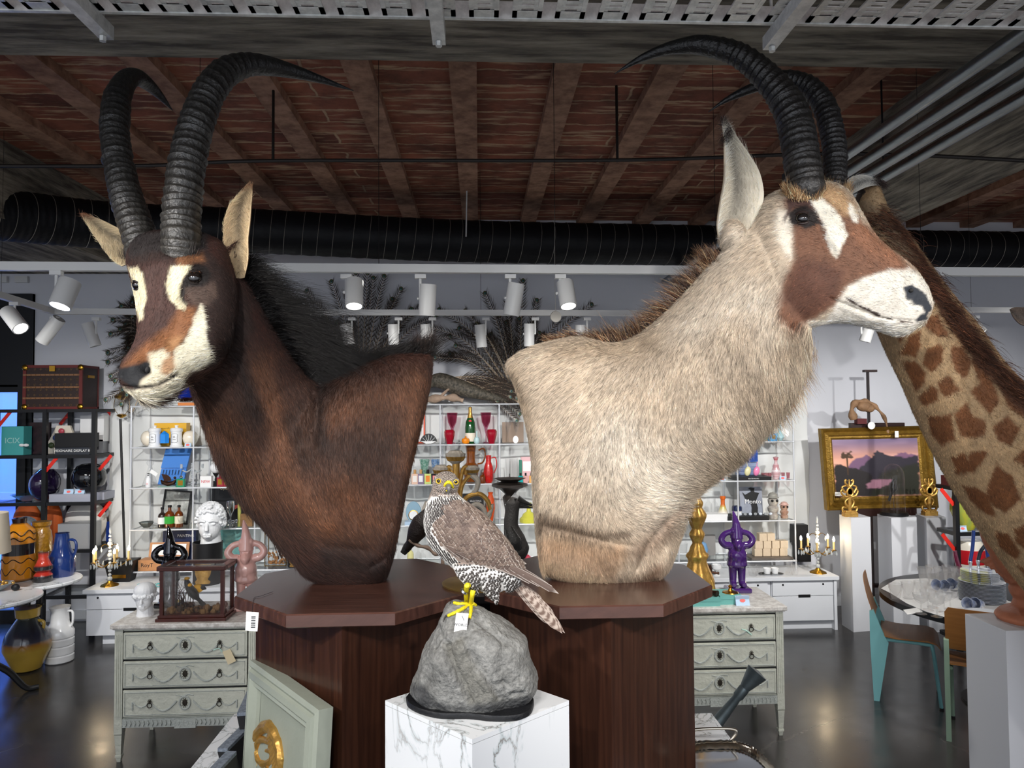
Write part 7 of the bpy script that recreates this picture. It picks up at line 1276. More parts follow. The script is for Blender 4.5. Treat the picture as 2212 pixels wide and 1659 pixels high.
# tall carved gilt candlestick on the right commode
Y_=cB[3]+.30;c=atz(1503,zt_,Y_);f=Y_/FPX;t=thing('gilt_candlestick','tall carved gilt wood candlestick base left of the purple gnome','candlestick',c)
b=MB();hz=lambda py:at(1503,py,Y_)[2]-zt_;b.lathe([(max(a_,.004),c_) for a_,c_,_ in spline([(*k_,0) for k_ in [(.085,0),(.08,.02),(36*f/1,hz(1232)*.5),(20*f,hz(1215)),(24*f,hz(1200)),(18*f,hz(1192)),(14*f,hz(1180)),(10*f,hz(1172)),(15*f,hz(1160)),(16*f,hz(1152)),(11*f,hz(1143)),(12*f,hz(1138)),(18*f,hz(1124)),(21*f,hz(1112)),(14*f,hz(1100)),(12*f,hz(1096)),(14*f,hz(1086)),(8*f,hz(1072)),(6*f,hz(1050)),(5*f,hz(1030))]],90)],c,48,flute=(8,.05));b.build('candlestick_shaft',m_gold,t)
for s in (-1,0,1):b=MB();b.tube(spline([c+[s*.02,-.03,.16],c+[s*.06,-.06,.10],c+[s*.075,-.085+.02*abs(s),.03],c+[s*.10,-.11+.03*abs(s),.0]],14),np.linspace(.02,.03,14),seg=10);b.build('scroll_foot',m_gold,t)
# small things on the right commode
m_teal=mat('box_teal','6fb3ac',.5)
for px0,px1,py,dy,h,lb in ((1470,1556,1300,.02,.05,'flat teal box under the small brass horn, front of the right commode'),(1556,1602,1300,.05,.055,'teal box with a brass bell on it, beside the price card')):
    xx0,xx1=at(px0,py,cB[3]+dy)[0],at(px1,py,cB[3]+dy)[0];b=MB();b.bx(xx0,xx1,cB[3]+dy,cB[3]+dy+.16,zt_,zt_+h*.6);o=one('gift_box',b,m_teal,lb,'box',smooth=0);b=MB();b.bx(xx0-.002,xx1+.002,cB[3]+dy-.002,cB[3]+dy+.162,zt_+h*.6,zt_+h);b.build('box_lid',m_teal,o,smooth=0)
x,y,zq=at(1580,1285,cB[3]+.1)[0],cB[3]+.12,zt_+.055;b=MB();b.lathe([(.05,0),(.045,.006),(.015,.012),(.008,.03),(.014,.04),(.001,.05)],(x,y,zq),18,flute=(8,.06));one('brass_bell',b,m_brass,'small brass bell-like ornament on the teal box','ornament')
x,y,zq=at(1540,1280,cB[3]+.06)[0],cB[3]+.08,zt_+.05;b=MB();b.tube([(x-.03,y+.05,zq+.03),(x,y,zq+.02),(x+.025,y-.03,zq+.018)],[.008,.012,.02],seg=12);one('brass_horn',b,m_brz,'small brass horn mouthpiece lying on the flat teal box','horn')
pcard((at(1605,1293,cB[3]+.02)[0],cB[3]+.02,zt_),'bright price card in front of the purple gnome',.085,.06)
# price tag hanging from the left pedestal, key tags on the commodes
o,P,n=card('price_tag',[(532,1321),(559,1323),(556,1364),(530,1362)],2.13,'white barcode tag hanging from the left corner of the left wooden pedestal')
for q in range(7):b=MB();m=P[0]*.4+P[1]*.6+(P[3]-P[0])*(.25+.09*q)+n*.001;b.box(m,(.012,.0006,.0018 if q%2 else .003));b.build('barcode_line',m_inkk,o,smooth=0)
b=MB();b.tube(spline([P[0]*.5+P[1]*.5,onz(549,1292,1.403)+[0,-.004,0],onz(562,1288,1.403),onz(590,1278,1.403)],10),.0007,seg=5);b.build('tag_string',m_string,o)
cx_=(cA[1]+cA[2])/2+.185;o,P,n=card('price_tag',[(480,1408),(497,1402),(510,1428),(493,1436)],cA[3]-.03,'buff paper tag tied to the top drawer of the left commode',mat('paper_buff','d8c9a6',.6));b=MB();b.tube(spline([P[0],P[0]+[-.02,0,.02],P[0]+[-.05,0,.01]],8),.003,seg=5);b.build('tag_ribbon',mat('ribbon_mint','b9dcd0',.5),o)
x=at(1610,1355,cB[3])[0];b=MB();b.tube(spline([(x-.03,cB[3]-.02,.655),(x,cB[3]-.02,.645),(x+.03,cB[3]-.02,.62)],8),.004,seg=6);one('tag_ribbon',b,mat('ribbon_mint','b9dcd0',.5),'mint ribbon tied to the top drawer of the right commode','ribbon')
# ================================================================ crystal candle lamps on the worktop
m_flame=mat('lamp_bulb','fff0d0',.3,emit=22);m_candle=mat('candle_sleeve','e2c486',.5)
def chand(px,pyb,H,label,rz):
    Yv=Yc+.12;o=atz(px,zc,Yv);t=thing('crystal_candelabra_lamp',label,'lamp',o,group='crystal candle lamps');b=MB();b.lathe([(.075,0),(.07,.008),(.03,.025),(.012,.045)],o,20,flute=(8,.05));b.build('base',m_brass,t)
    b=MB();[b.ball(o+[0,0,.06+.034*q],(.022 if q%3==0 else .014),12,8) for q in range(12)];b.ball(o+[0,0,H*.96],(.01,.01,.035),8,6);b.build('crystal_stem',m_cry,t)
    for i in range(5):
        a=rz+i*2*PI/5;d=np.array([math.cos(a),math.sin(a)*.8,0]);b=MB();b.tube(spline([o+[0,0,.2],o+d*.06+[0,0,.165],o+d*.12+[0,0,.19],o+d*.15+[0,0,.215]],16),.0042,seg=6);b.lathe([(.022,0),(.024,.004),(.008,.008)],o+d*.15+[0,0,.215],12);ar=b.build('arm',m_brass,t)
        b=MB();b.lathe([(.009,0),(.009,.075)],o+d*.15+[0,0,.22],10);b.build('candle_sleeve',m_candle,ar);b=MB();b.lathe([(.006,0),(.011,.014),(.008,.03),(.001,.045)],o+d*.15+[0,0,.296],10);b.build('bulb',m_flame,ar)
        for j in range(5):e=a+j*1.3;b=MB();c_=o+d*(.15 if j<4 else .08)+np.array([math.cos(e),math.sin(e),0])*.023;b.lathe([(.001,-.05),(.008,-.035),(.006,-.012),(.001,-.004),(.003,0)],c_+[0,0,.212],6);b.build('crystal_drop',m_cry,ar,smooth=0)
    for s in (-1,1):b=MB();b.tube(spline([o+[0,0,.33],o+[s*.04,0,.36],o+[s*.075,0,.34]],8),.003,seg=5);b.build('arm',m_brass,t);b=MB();b.lathe([(.001,-.05),(.009,-.03),(.001,0)],o+[s*.075,0,.335],6);b.build('crystal_drop',m_cry,t,smooth=0)
    light('candle_bulb_light','POINT',o+[0,-.1,.36],o,2.2,(1,.78,.5),shadow_soft_size=.03)
chand(240,1252,.50,'crystal candle lamp with lit bulbs at the left end of the worktop',.3);chand(1762,1222,.50,'crystal candle lamp with lit bulbs at the right end of the worktop',.55)
x,y=at(262,1240,Yc+.28)[0],Yc+.3;b=MB();b.rings([[(x+i*s,y+j*s*.6,h) for i,j in ((-1,-1),(1,-1),(1,1),(-1,1))] for s,h in ((.09,zc),(.13,zc+.19))]);o=one('black_planter',b,m_blk,'square black gift bag behind the left crystal lamp','bag',loc=(x,y,zc),smooth=0);add(o,'gold_motif',m_brass,lambda b:b.box((x,y-.062,zc+.05),(.12,.001,.03)),smooth=0)
for px,z0,h,lb in ((1727,zc,.17,'lower black carton behind the right crystal lamp'),(1722,zc+.18,.17,'upper black carton behind the right crystal lamp')):x,y=at(px,1200,Yb)[0],Yb-.05;b=MB();b.bx(x-.07,x+.07,y-.05,y+.05,z0,z0+h+.01);one('black_carton',b,m_blk,lb,'box',smooth=0,group='black cartons stacked by the wall')
# ================================================================ white plinths, painting on easel
m_pl=mat('plinth_white','dfe1e6',.5)
YP=onz(1843,1364,0)[1];zP=at(1838,1118,YP)[2]
for (fl_,fr,lb_,by,lb) in ((1838,1880,1813,1111,'white plinth at the left, carrying a gilt reliquary, beside the worktop end'),(1925,1980,1895,1110,'white plinth in the middle carrying the glass dome'),(2001,2043,1978,1110,'white plinth at the right, behind the glass tumblers, carrying the other gilt reliquary')):
    A,B,C=onz(fl_,1119,zP),onz(fr,1117,zP),onz(lb_,by,zP);D=B+C-A;b=MB();b.rings([[(*p[:2],z_) for p in (A,B,D,C)] for z_ in (0,zP)]);one('plinth',b,m_pl,lb,'plinth',group='tall white plinths',smooth=0)
YE=6.62;q=lambda a,c,d=0:at(a,c,YE+d);O_=[q(1770,926),q(2005,919),q(2024,1096),q(1784,1102)];I_=[q(1797,950,-.01),q(1981,946,-.01),q(1991,1070,-.01),q(1806,1074,-.01)]
t=thing('framed_painting','gilt framed mountain sunset painting on a dark easel','painting',sum(O_)/4);b=MB();R_=[]
for s,d in ((0,.03),(0,-.03),(.12,-.045),(.25,-.03),(.35,-.015),(.6,-.03),(.72,-.01),(.85,-.012),(1,.0),(1,.02)):R_.append([O_[i]*(1-s)+I_[i]*s+np.array([0,d,0]) for i in range(4)])
b.rings(R_,cap=False);b.build('gilt_frame',mat('frame_gilt','9a7830',.38,metal=.6,var=.45,vs=20,col2='5a4316',bump=.4,bs=80),t,smooth=0)
nx,ny=110,74;G=[];U=[];
for j in range(ny):
    for i in range(nx):u,v=i/(nx-1),j/(ny-1);G.append((I_[0]*(1-u)+I_[1]*u)*(1-v)+(I_[3]*(1-u)+I_[2]*u)*v);U.append((u,v))
U=np.array(U);C=np.zeros((len(U),3));n=vnoise(np.c_[U*[5,14],U[:,:1]*0],1,3)
w=sstep(.0,.42,U[:,1])[:,None];C[:]=np.array(L('7d6c8c'))*(1-w)+np.array(L('e8a88c'))*w;C+=np.clip(n,0,1)[:,None]*.12*np.array([1,.7,.8])
def pp(poly,col,s=.012,jit=.02):
    global C;d=psdf(U,poly)+vnoise(np.c_[U*30,U[:,:1]*0],1,5)*jit;w=(1-sstep(-s,s,d))[:,None];C=C*(1-w)+np.array(L(col))*w
pp([(.15,.5),(.25,.34),(.33,.32),(.4,.28),(.47,.34),(.5,.3),(.58,.4),(.6,.6),(.15,.6)],'7a5a78');pp([(.72,.3),(.8,.24),(.9,.28),(1,.3),(1,.5),(.7,.5)],'86607e');pp([(.3,.5),(.42,.36),(.52,.2),(.6,.27),(.7,.32),(.85,.34),(1,.3),(1,.6),(.7,.8),(.3,.7)],'322d38');pp([(0,.42),(.1,.45),(.18,.5),(.3,.52),(.42,.6),(.5,1),(0,1)],'241f20');pp([(.55,.6),(.8,.5),(1,.42),(1,1),(.4,1)],'2b2c22',.03)
pp([(.36,.8),(.42,.72),(.55,.7),(.66,.72),(.62,.82),(.5,.86),(.38,.86)],'a8788a');pp([(.06,.3),(.1,.24),(.2,.22),(.26,.28),(.2,.32),(.1,.33)],'4a3420',.01,.05);pp([(.15,.3),(.17,.3),(.165,.62),(.15,.62)],'4a3420',.004,0)
b=MB();b.add(G,[(j*nx+i,(j+1)*nx+i,(j+1)*nx+i+1,j*nx+i+1) for j in range(ny-1) for i in range(nx-1)]);b.c=[tuple(np.clip(k_,0,1)) for k_ in C];b.build('canvas',vcmat('oil_paint',.45,bump=.2,bs=200),t)
b=MB();m_=q(1815,1067,-.07);b.box(m_,(.10,.002,.035));b.box(q(1937,938,-.07),(.035,.002,.06));one('wall_label',b,m_paper,'white label card on the lower frame of the painting','label',smooth=0,loc=m_)
t=thing('display_easel','dark wooden studio easel holding the painting','easel',atz(1880,0,YE+.1));
for nm,(x0,y0,x1,y1,d) in (('easel_mast',(1874,800,1887,1270,.07)),('easel_cap',(1866,799,1893,804,.07)),('top_clamp',(1836,914,1952,925,.0)),('easel_ledge',(1818,1099,1978,1113,-.02)),('easel_foot',(1850,1262,1905,1268,.05))):A,B=q(x0,y0,d),q(x1,y1,d);b=MB();b.bx(A[0],B[0],A[1]-.02,A[1]+.03,(0 if nm=='easel_mast' else B[2]),A[2]);b.build(nm,mat('easel_wood','2c1712',.4),t,smooth=0,bevel=.002)
b=MB();A=q(1870,912,-.01);s=YE/FPX;b.tube(spline([A+np.array([a*s,-.01,-c_*s]) for a,c_ in ((-28,-6),(-32,-28),(-22,-44),(-5,-46),(12,-42),(25,-30),(40,-12),(47,12),(48,28))],40),(.03+.012*np.sin(np.arange(40)*.9))*np.linspace(1,.3,40),seg=12);b.ball(A+[-.02,-.01,.15],(.07,.05,.05),16,10);b.ball(A+[.03,-.01,.13],(.05,.05,.04),12,8)
o=one('root_carving',b,mat('gnarled_wood','a07c5c',.7,var=.6,vs=10,bump=.5,bs=30),'gnarled carved root lying on the easel above the painting','carving');b=MB();b.lathe([(.001,0),(.035,0),(.035,.002)],A+[.01,-.08,-.03],20,axis=(0,-1,0));one('round_tag',b,m_paper,'round white tag hanging from the gnarled root carving','tag')
b=MB();b.box(A+[-.06,-.02,.01],(.09,.06,.05));one('red_book',b,mat('maroon_cloth','5a1c1e',.6),'small maroon box under the gnarled carving','box',smooth=0)
def reliq(px,lb):
    o=atz(px,zP,YP+.06);o[0]=at(px,1113,YP+.06)[0];s=(YP+.06)/FPX;t=thing('gilt_reliquary',lb,'reliquary',o,group='carved gilt reliquary stands');b=MB();b.box(o+[0,0,.02],(.12,.07,.04));b.box(o+[0,0,.045],(.10,.06,.02));b.build('base',m_gold,t,smooth=0,bevel=.004)
    for sx in (-1,1):
        for P_ in ([(2,-10),(14,-12),(16,-20),(8,-20)],[(0,-16),(8,-26),(9,-34),(2,-40)],[(2,-42),(14,-46),(19,-56),(14,-60)],[(10,-52),(16,-64),(6,-68)],[(0,-64),(8,-72),(9,-80),(4,-78)]):b=MB();b.tube(spline([o+np.array([sx*a*s,0,-c*s]) for a,c in P_],12),np.linspace(.013,.006,12),seg=8);b.build('scroll',m_gold,t)
    b=MB();b.tube([o+[0,0,.05],o+[0,0,.2]],.017,seg=10);b.tube([o+[0,0,.27],o+[0,0,.335]],[.012,.003],seg=8);b.build('stem',m_gold,t);b=MB();c=o+[0,-.012,-(-54)*s];b.tube([c+np.array([math.cos(a)*.028,0,math.sin(a)*.036]) for a in np.linspace(0,2*PI,22)],.009,seg=8,cap=False);b.build('oval_frame',m_gold,t);b=MB();b.lathe([(.001,0),(.027,0)],c,20,axis=(0,-1,0),sy=1.25);b.build('relic_glass',mat('relic_dark','2a2440',.1),t)
reliq(1836,'carved gilt reliquary stand on the left white plinth');reliq(2008,'carved gilt reliquary stand on the right white plinth')
x,y,zq=at(1934,1112,YP+.08)[0],YP+.1,zP;s=YP/FPX;t=thing('glass_dome','tall glass dome with a black base on the middle white plinth','glass dome',(x,y,zP));b=MB();b.lathe([(.118,0),(.122,.012),(.11,.03),(.001,.03)],(x,y,zP),32);b.build('dome_base',m_blk,t);b=MB();b.lathe([(.096,.03),(.096,.34),(.088,.40),(.066,.44),(.036,.462),(.001,.468)],(x,y,zP),36,cap=False);b.build('dome_glass',m_clear,t)
bird('dark_bird','small black bird with a long tail inside the glass dome','stuffed bird',(x,y,zP+.03),[(.015,0,.30),(.012,0,.28),(.0,0,.25),(-.01,0,.21),(-.02,0,.18)],[.012,.017,.026,.024,.006],m_bb,tail=([(-.01,0,.2),(-.03,0,.14),(-.045,0,.10)],[.012,.014,.012],m_bb,.5),wing=([(.01,-.02,.25),(-.0,-.03,.21),(-.02,-.02,.17)],[.012,.02,.004],m_bb,.6),legs=[[(-.0,0,.2),(.012,0,.13),(-.002,0,.08),(.004,0,.0)]])
# ================================================================ round table with glasses, plates and two chairs
zT=.70;tc_=np.array([3.53,4.71]);t=thing('round_table','round black-topped table set with glasses and stacked plates','table',(*tc_,0));b=MB();b.lathe([(.76,-.045),(.77,-.04),(.77,-.003),(.765,0),(.001,0)],(*tc_,zT),72);b.build('tabletop',mat('table_black','26282c',.35),t,smooth=40);b=MB();b.lathe([(.28,0),(.28,.015),(.05,.03),(.05,zT-.05)],(*tc_,0),32);b.build('table_pedestal',m_blk,t)
b=MB();poly=[onz(a,c,zT) for a,c in ((1903,1272),(1935,1253),(2000,1250),(2080,1262),(2260,1330),(2260,1362),(2110,1352),(2060,1340),(2000,1322),(1960,1305),(1925,1283))];b.add([(*p[:2],zT+.0015) for p in poly]+[(*p[:2],zT+.0035) for p in poly],[tuple(range(11))[::-1],tuple(range(11,22))]+[(i,(i+1)%11,11+(i+1)%11,11+i) for i in range(11)]);one('packing_paper',b,m_paper,'white packing paper spread under the glassware on the round table','paper',smooth=0)
b=MB();P_=[onz(a,c,zT) for a,c in ((1951,1318),(1982,1313),(1993,1322),(1960,1328))];b.add([(*p[:2],zT+.0005) for p in P_]+[(*p[:2],zT+.002) for p in P_],[(3,2,1,0),(4,5,6,7),(0,1,5,4),(1,2,6,5),(2,3,7,6),(3,0,4,7)]);one('price_card',b,m_paper,'blank white card lying at the front rim of the round table','card',smooth=0)
m_cg=glass('table_glass','ffffff',a=.26)
def onT(px,py):p=onz(px,py,zT+.004);return p
def tg(name,prof,px,py,r,h,lb,grp,mt=m_cg,fl=None):
    p=onT(px,py);return turn(name,lb,'glass',prof,0,0,0,0,mt,pos=(p[0],p[1],zT+.004,r,h),group=grp,flute=fl)
cafe=[(.7,0),(.75,.04),(.5,.1),(.62,.16),(.8,.6),(.95,.72),(1,1),(.94,1),(.75,.6),(.01,.15)]
for px,py,lb in ((1935,1297,'faceted tumbler at the left rim with a tiny tag'),(1962,1293,'second faceted tumbler from the left rim'),(1990,1291,'third faceted tumbler, nearest the stemmed glasses')):tg('faceted_tumbler',cafe,px,py,.043,.11,lb,'faceted tumblers on the round table',fl=(10,.04))
coup=[(.7,0),(.7,.02),(.1,.05),(.08,.5),(.3,.55),(.85,.7),(1,1),(.96,1),(.8,.72),(.01,.58)]
for (px,py),lb in zip(((1990,1326),(2005,1318),(2024,1332),(2040,1324),(2053,1318),(2015,1312)),('front left stemmed coupe glass by the blank card','stemmed coupe glass just behind the front left one','front middle stemmed coupe glass','stemmed coupe glass right of the front middle one','stemmed coupe glass nearest the plate stack','rearmost stemmed coupe glass of the front cluster')):tg('coupe_glass',coup,px,py,.047,.125,lb,'stemmed coupe glasses')
for i,px in enumerate((1998,2016,2034,2052,2070)):tg('ribbed_beaker',[(.5,0),(.55,.05),(.85,.8),(1,1),(.93,1),(.5,.08),(.01,.08)],px,1269-4*(i%2),.05,.14,['first flared beaker at the left of the back row','second flared beaker of the back row','third flared beaker of the back row','fourth flared beaker of the back row','fifth flared beaker, by the tall plate stack'][i],'flared glass beakers in the back row',fl=(16,.02))
m_bw=mat('blue_white_china','e6eaf0',.15,coat=.6,var=.75,vs=26,col2='5a78b4');m_rim=vcmat('vc_china',.15,coat=.6)
def plate(cx,cy,z_,r,lb,grp,i):return turn('dinner_plate',lb,'plate',[(.5,0),(.55,.1),(.95,.9),(1,1),(1,1.2),(.9,1.1),(.55,.45),(.01,.4)],0,0,0,0,m_rim,pos=(cx,cy,z_,r,.012),cols=[L(k) for k in ('e6e8ea','e6e8ea','d8dde4','4a5674','d8dde6','e6ebf0','e6ebf0','c4d2e4')],group=grp,seg=32)
p=onT(2133,1302)
for i in range(15):plate(p[0],p[1]+.05,zT+.004+i*.0085,.135 if i<15 else .1,'blue-edged dinner plate in the tall stack, %s'%('topmost' if i==14 else 'lowest' if i==0 else ORD[i]+' counting up from the table'),'dinner plates in the tall stack',i)
for i in range(6):plate(p[0]-.01,p[1]+.05,zT+.004+15*.0085+.004+i*.011,.112,'deep blue-patterned bowl on the plate stack, %s'%('topmost' if i==5 else 'lowest of the bowls' if i==0 else ORD[i]+' bowl counting upwards'),'bowls on top of the plate stack',i)
q_=onT(2122,1338)
for i in range(4):plate(q_[0]+.02,q_[1],zT+.004+i*.008,.115,'pale blue-rimmed side plate in the low front stack, %s'%('topmost' if i==3 else 'lowest' if i==0 else ORD[i]+' counting upwards'),'side plates in the low front stack',i)
for px,py,a,lb in ((2095,1318,-.5,'blue and white teacup lying on its side before the plates, left'),(2112,1318,-.4,'blue and white teacup lying on its side before the plates, nested right'),(2028,1276,-.5,'blue and white cup on its side among the beakers, left'),(2060,1274,-.6,'blue and white cup on its side among the beakers, right'),(2046,1278,-.5,'patterned cup nested behind the left lying cup')):
    p_=onT(px,py);b=MB();b.lathe([(.02,0),(.025,.008),(.04,.065),(.037,.065),(.02,.01),(.001,.01)],(p_[0]+.03,p_[1],zT+.042),20,axis=(-.93,-.3,.15));one('teacup',b,m_bw,lb,'cup',group='blue and white teacups lying down')
for px,c,P_,lb in ((2096,'2a4a9c',[(2103,1146),(2101,1180),(2096,1212)],'blue curved hose-like stem with silver end, left one'),(2112,'2c3644',[(2128,1178),(2118,1192),(2113,1210)],'dark curved stem with silver end in the middle'),(2133,'2a4a9c',[(2130,1150),(2131,1180),(2137,1222)],'blue curved stem with silver end, right one')):
    Yq=4.75;pts=[at(a,c_,Yq) for a,c_ in P_];b=MB();b.tube(spline(pts,14),.011,seg=10);o=one('drinking_horn',b,mat('hose_'+c,c,.3),lb,'ornament',loc=(pts[-1][0],Yq,zT+.15),group='curved stems with silver ends');b=MB();b.tube(spline([pts[-1],pts[-1]-[0,0,.03],(pts[-1][0]+.005,Yq,zT+.12),(pts[-1][0]+.01,Yq,zT+.006)],10),[.012,.013,.012,.009,.008,.008,.007,.007,.006,.006],seg=10);b.build('silver_end',m_chrome,o)
def chair(name,fx,fy,ang,c,lb,sc=1.0):
    """prouve-like side chair; origin on the floor at the middle of the seat, facing +x before turning"""
    t=thing(name,lb,'chair',(0,0,0),group='plywood and steel side chairs');m_s=mat('steel_'+c,c,.4);m_p=mat('oak_ply','a6713c',.4,var=.35,vs=5,stretch=(12,1,12),col2='7c4f26')
    for s in (-1,1):
        y=s*.19;b=MB();b.prism([(-.20,0),(-.165,0),(-.11,.40),(-.115,.46),(-.19,.62),(-.215,.60),(-.205,.40)],((0,y-.014,0),(1,0,0),(0,0,1),(0,1,0)),.028) if False else b.add([(x,y+w_,z_) for w_ in (-.014,.014) for x,z_ in ((-.20,0),(-.165,0),(-.10,.41),(-.125,.46),(-.19,.63),(-.215,.62),(-.215,.40))],[tuple(range(7)),tuple(range(7,14))[::-1]]+[(i,7+i,7+(i+1)%7,(i+1)%7) for i in range(7)]);b.build('rear_leg',m_s,t,smooth=0)
        b=MB();b.tube(spline([(-.12,y*.9,.425),(.12,y*.9,.425),(.165,y*.9,.40),(.19,y*.9,.2),(.21,y*.9,0)],20),.0115,seg=10);b.build('front_leg',m_s,t)
        for x in (-.183,.21):b=MB();b.lathe([(.014,0),(.014,.012)],(x,y*(.9 if x>0 else 1),0),10);b.build('foot_cap',m_blk,t)
    b=MB();b.rings([[(x,w_,z_+e) for w_,e in ((-.20,.0),(.20,.0),(.20,.009),(-.20,.009))] for x,z_ in ((-.15,.455),(-.05,.443),(.06,.445),(.14,.448),(.19,.436),(.215,.405))]);b.build('seat',m_p,t,smooth=50)
    b=MB();R_=[]
    for u in np.linspace(0,1,10):z_=.56+.27*u;x=-.175-.075*u-.01*math.sin(u*PI);w_=.195*(1 if .08<u<.92 else .9);R_.append([(x-.008*(1-(k_/w_)**2 if w_ else 1),k_,z_) for k_ in np.linspace(-w_,w_,9)]+[(x+.004-.008*(1-(k_/w_)**2),k_,z_) for k_ in np.linspace(w_,-w_,9)])
    b.rings(R_);b.build('backrest',m_p,t,smooth=60);t.location=(fx,fy,0);t.rotation_euler.z=ang;t.scale=(sc,)*3;return t
r1,r2=onz(1893,1512,0),onz(2040,1536,0);d=r2-r1;a_=math.atan2(d[1],d[0]);f_=np.array([math.cos(a_),math.sin(a_)]);l_=np.array([-f_[1],f_[0]]);c=r1[:2]+f_*.18+l_*.18;chair('side_chair',c[0],c[1],a_,'7fbcc0','turquoise steel chair with oak plywood seat at the left of the round table',.97)
r1=onz(2052,1600,0);a_=.97;f_=np.array([math.cos(a_),math.sin(a_)]);l_=np.array([-f_[1],f_[0]]);c=r1[:2]+f_*.18-l_*.18;chair('side_chair',c[0],c[1],a_,'93ae98','sage green steel chair with oak plywood back, beside the white pedestal',.97)
# white pedestal with terracotta bust
b=MB();b.bx(2.35,2.72,3.15,3.42,0,.99);one('white_pedestal',b,m_pl,'white pedestal at the right edge carrying the terracotta bust','pedestal',smooth=0);m_ter=mat('terracotta','c47c5c',.6,var=.35,vs=9,bump=.3,bs=30)
o=np.array([2.57,3.29,.99]);b=MB();b.lathe([(.13,0),(.14,.02),(.12,.045),(.07,.07),(.06,.10),(.075,.125),(.08,.15),(.05,.17)],o,32);b.tube(spline([o+[0,0,.15],o+[0,0,.28],o+[.0,0,.42]],10),[.06,.09,.12,.13,.13,.13,.12,.10,.08,.06],seg=20)
for q in range(7):b.tube(spline([o+[-.12-.01*q,-.05+.02*q,.19+.012*q],o+[-.06,-.07+.01*q,.22+.02*q],o+[.02,-.09,.24+.03*q]],12),np.linspace(.008,.02,12),seg=8)
b.tube(spline([o+[-.05,-.02,.22],o+[-.12,-.03,.32],o+[-.165,-.02,.42],o+[-.14,.0,.52]],12),np.linspace(.075,.06,12),seg=16)
for q in range(6):b.tube(spline([o+[-.10-.02*q,-.07,.24+.035*q],o+[-.06-.02*q,-.10,.30+.035*q],o+[.0,-.10,.33+.03*q]],10),.014,seg=8)
b.ball(o+[0,0,.56],(.08,.09,.11),18,12);f=fuse([b],.006,2);f.me.materials.append(m_ter);f.me.polygons.foreach_set('use_smooth',[True]*len(f.me.polygons));ob=bpy.data.objects.new('terracotta_bust',f.me);COL.objects.link(ob);f.me.transform(Matrix.Translation(Vector(-o)));ob.location=tuple(o);tag(ob,'draped terracotta bust half hidden by the giraffe neck','bust')
# black shelving at the right
def rack(name,xs,Yf_,Yb_,zs,label,braces,rails=True):
    cut=not rails
    t=thing(name,label,'shelving unit',((xs[0]+xs[-1])/2,(Yf_+Yb_)/2,0));w=.018
    for x in xs:
        for y in ((Yf_,) if cut and x==xs[0] else (Yf_,Yb_)):b=MB();b.bx(x-w,x+w,y-w,y+w,0,zs[-1]);b.build('post',m_black,t,smooth=0)
    for z_ in zs:
        b=MB();[b.bx(xs[0],xs[-1],y-.012,y+.012,z_-.03,z_) for y in (Yf_,Yb_)];[b.bx(x-.012,x+.012,Yf_,Yb_,z_-.03,z_) for x in xs];b.build('rail',m_black,t,smooth=0);b=MB();b.bx(xs[0],xs[-1],Yf_+.013,Yb_-.013,z_-.006,z_);b.build('glass_shelf',m_tintg,t,smooth=0)
    for x,y,z_,s in braces:b=MB();b.box((x+s*.05,y,z_-.08),(.17,.004,.03),R=Matrix.Rotation(-s*.9,3,'Y') if abs(s)==1 else Matrix.Rotation(.9,3,'Y'));b.build('red_brace',mat('brace_red','d8281c',.45),t,smooth=0)
    return t
Yq=5.75;X0=at(2065,1100,Yq)[0];zz=[at(2065,y,Yq)[2] for y in (1250,1150,1052,855)];rack('black_shelving',[X0,X0+.75,X0+1.5],Yq,Yq+.24,[.1]+zz,'black framed glass shelving at the right behind the giraffe neck',[(X0-.02,Yq,zz[2],-1),(X0-.02,Yq,zz[1],-1)],False)
def lev(px,w,h,z_,Yv):return (at(px,1000,Yv)[0],Yv,z_,w/2/FPX*Yv,h/FPX*Yv)
turn('ribbed_vase','large yellow and green banded vase on the right black shelving','vase',[(.45,0),(.6,.1),(1,.55),(.98,.75),(.8,.95),(.7,1),(.01,.95)],0,0,0,0,mat('vase_yellow','d6c83a',.2,coat=.6,var=.8,vs=4,col2='8fae5c',stretch=(3,3,.4)),pos=lev(2078+5,62,78,zz[1],Yq+.12),seg=28)
x,y,z_,r,h=lev(2088,62,76,zz[0],Yq+.12);b=MB();b.lathe([(r*a,h*q) for a,q in ((.9,0),(.95,.1),(.95,.34),(.95,.35),(1,.45),(1,.75),(.95,.76),(.9,.9),(.75,1),(.01,1))],(x,y,z_),28,cols=[L(k) for k in ('e4ded0','e4ded0','e4ded0','b81c24','c2202a','c2202a','e4ded0','e4ded0','e4ded0','e4ded0')]);one('banded_jar',b,MATS['vc_gloss'],'cream jar with a broad red band low on the right black shelving','jar')
b=MB();x,y,z_,r,h=lev(2052,26,22,zz[2],Yq+.12);b.bx(x-r,x+r+.1,y-.05,y+.05,z_,z_+h);one('maroon_box',b,mat('maroon_cloth','5a1c1e',.6),'small maroon box at the left end of the right black shelving','box',smooth=0);pcard((at(2081,1146,Yq+.03)[0],Yq+.03,zz[1]),'price card in front of the yellow banded vase',.07,.05)
b=MB();x,y,z_,r,h=lev(2192,22,38,zz[3],Yq+.15);b.lathe([(r,0),(r,h*.75),(r,h*.76),(r,h),(.001,h)],(x,y,z_),24,cols=[L(k) for k in ('c9a24a','c9a24a','1c3a8a','1c3a8a','1c3a8a')]);one('tin_can',b,MATS['vc_gloss'],'gold and blue tin canister high on the right black shelving','tin')
b=MB();b.tube(spline([at(a,c,5.2) for a,c in ((2063,1190),(2068,1215),(2078,1238),(2088,1257))],14),np.linspace(.012,.026,14),seg=10);one('plum_glass_horn',b,mat('plum_gloss','7a1440',.15,coat=.8),'long plum red curved glass piece behind the plates','ornament')
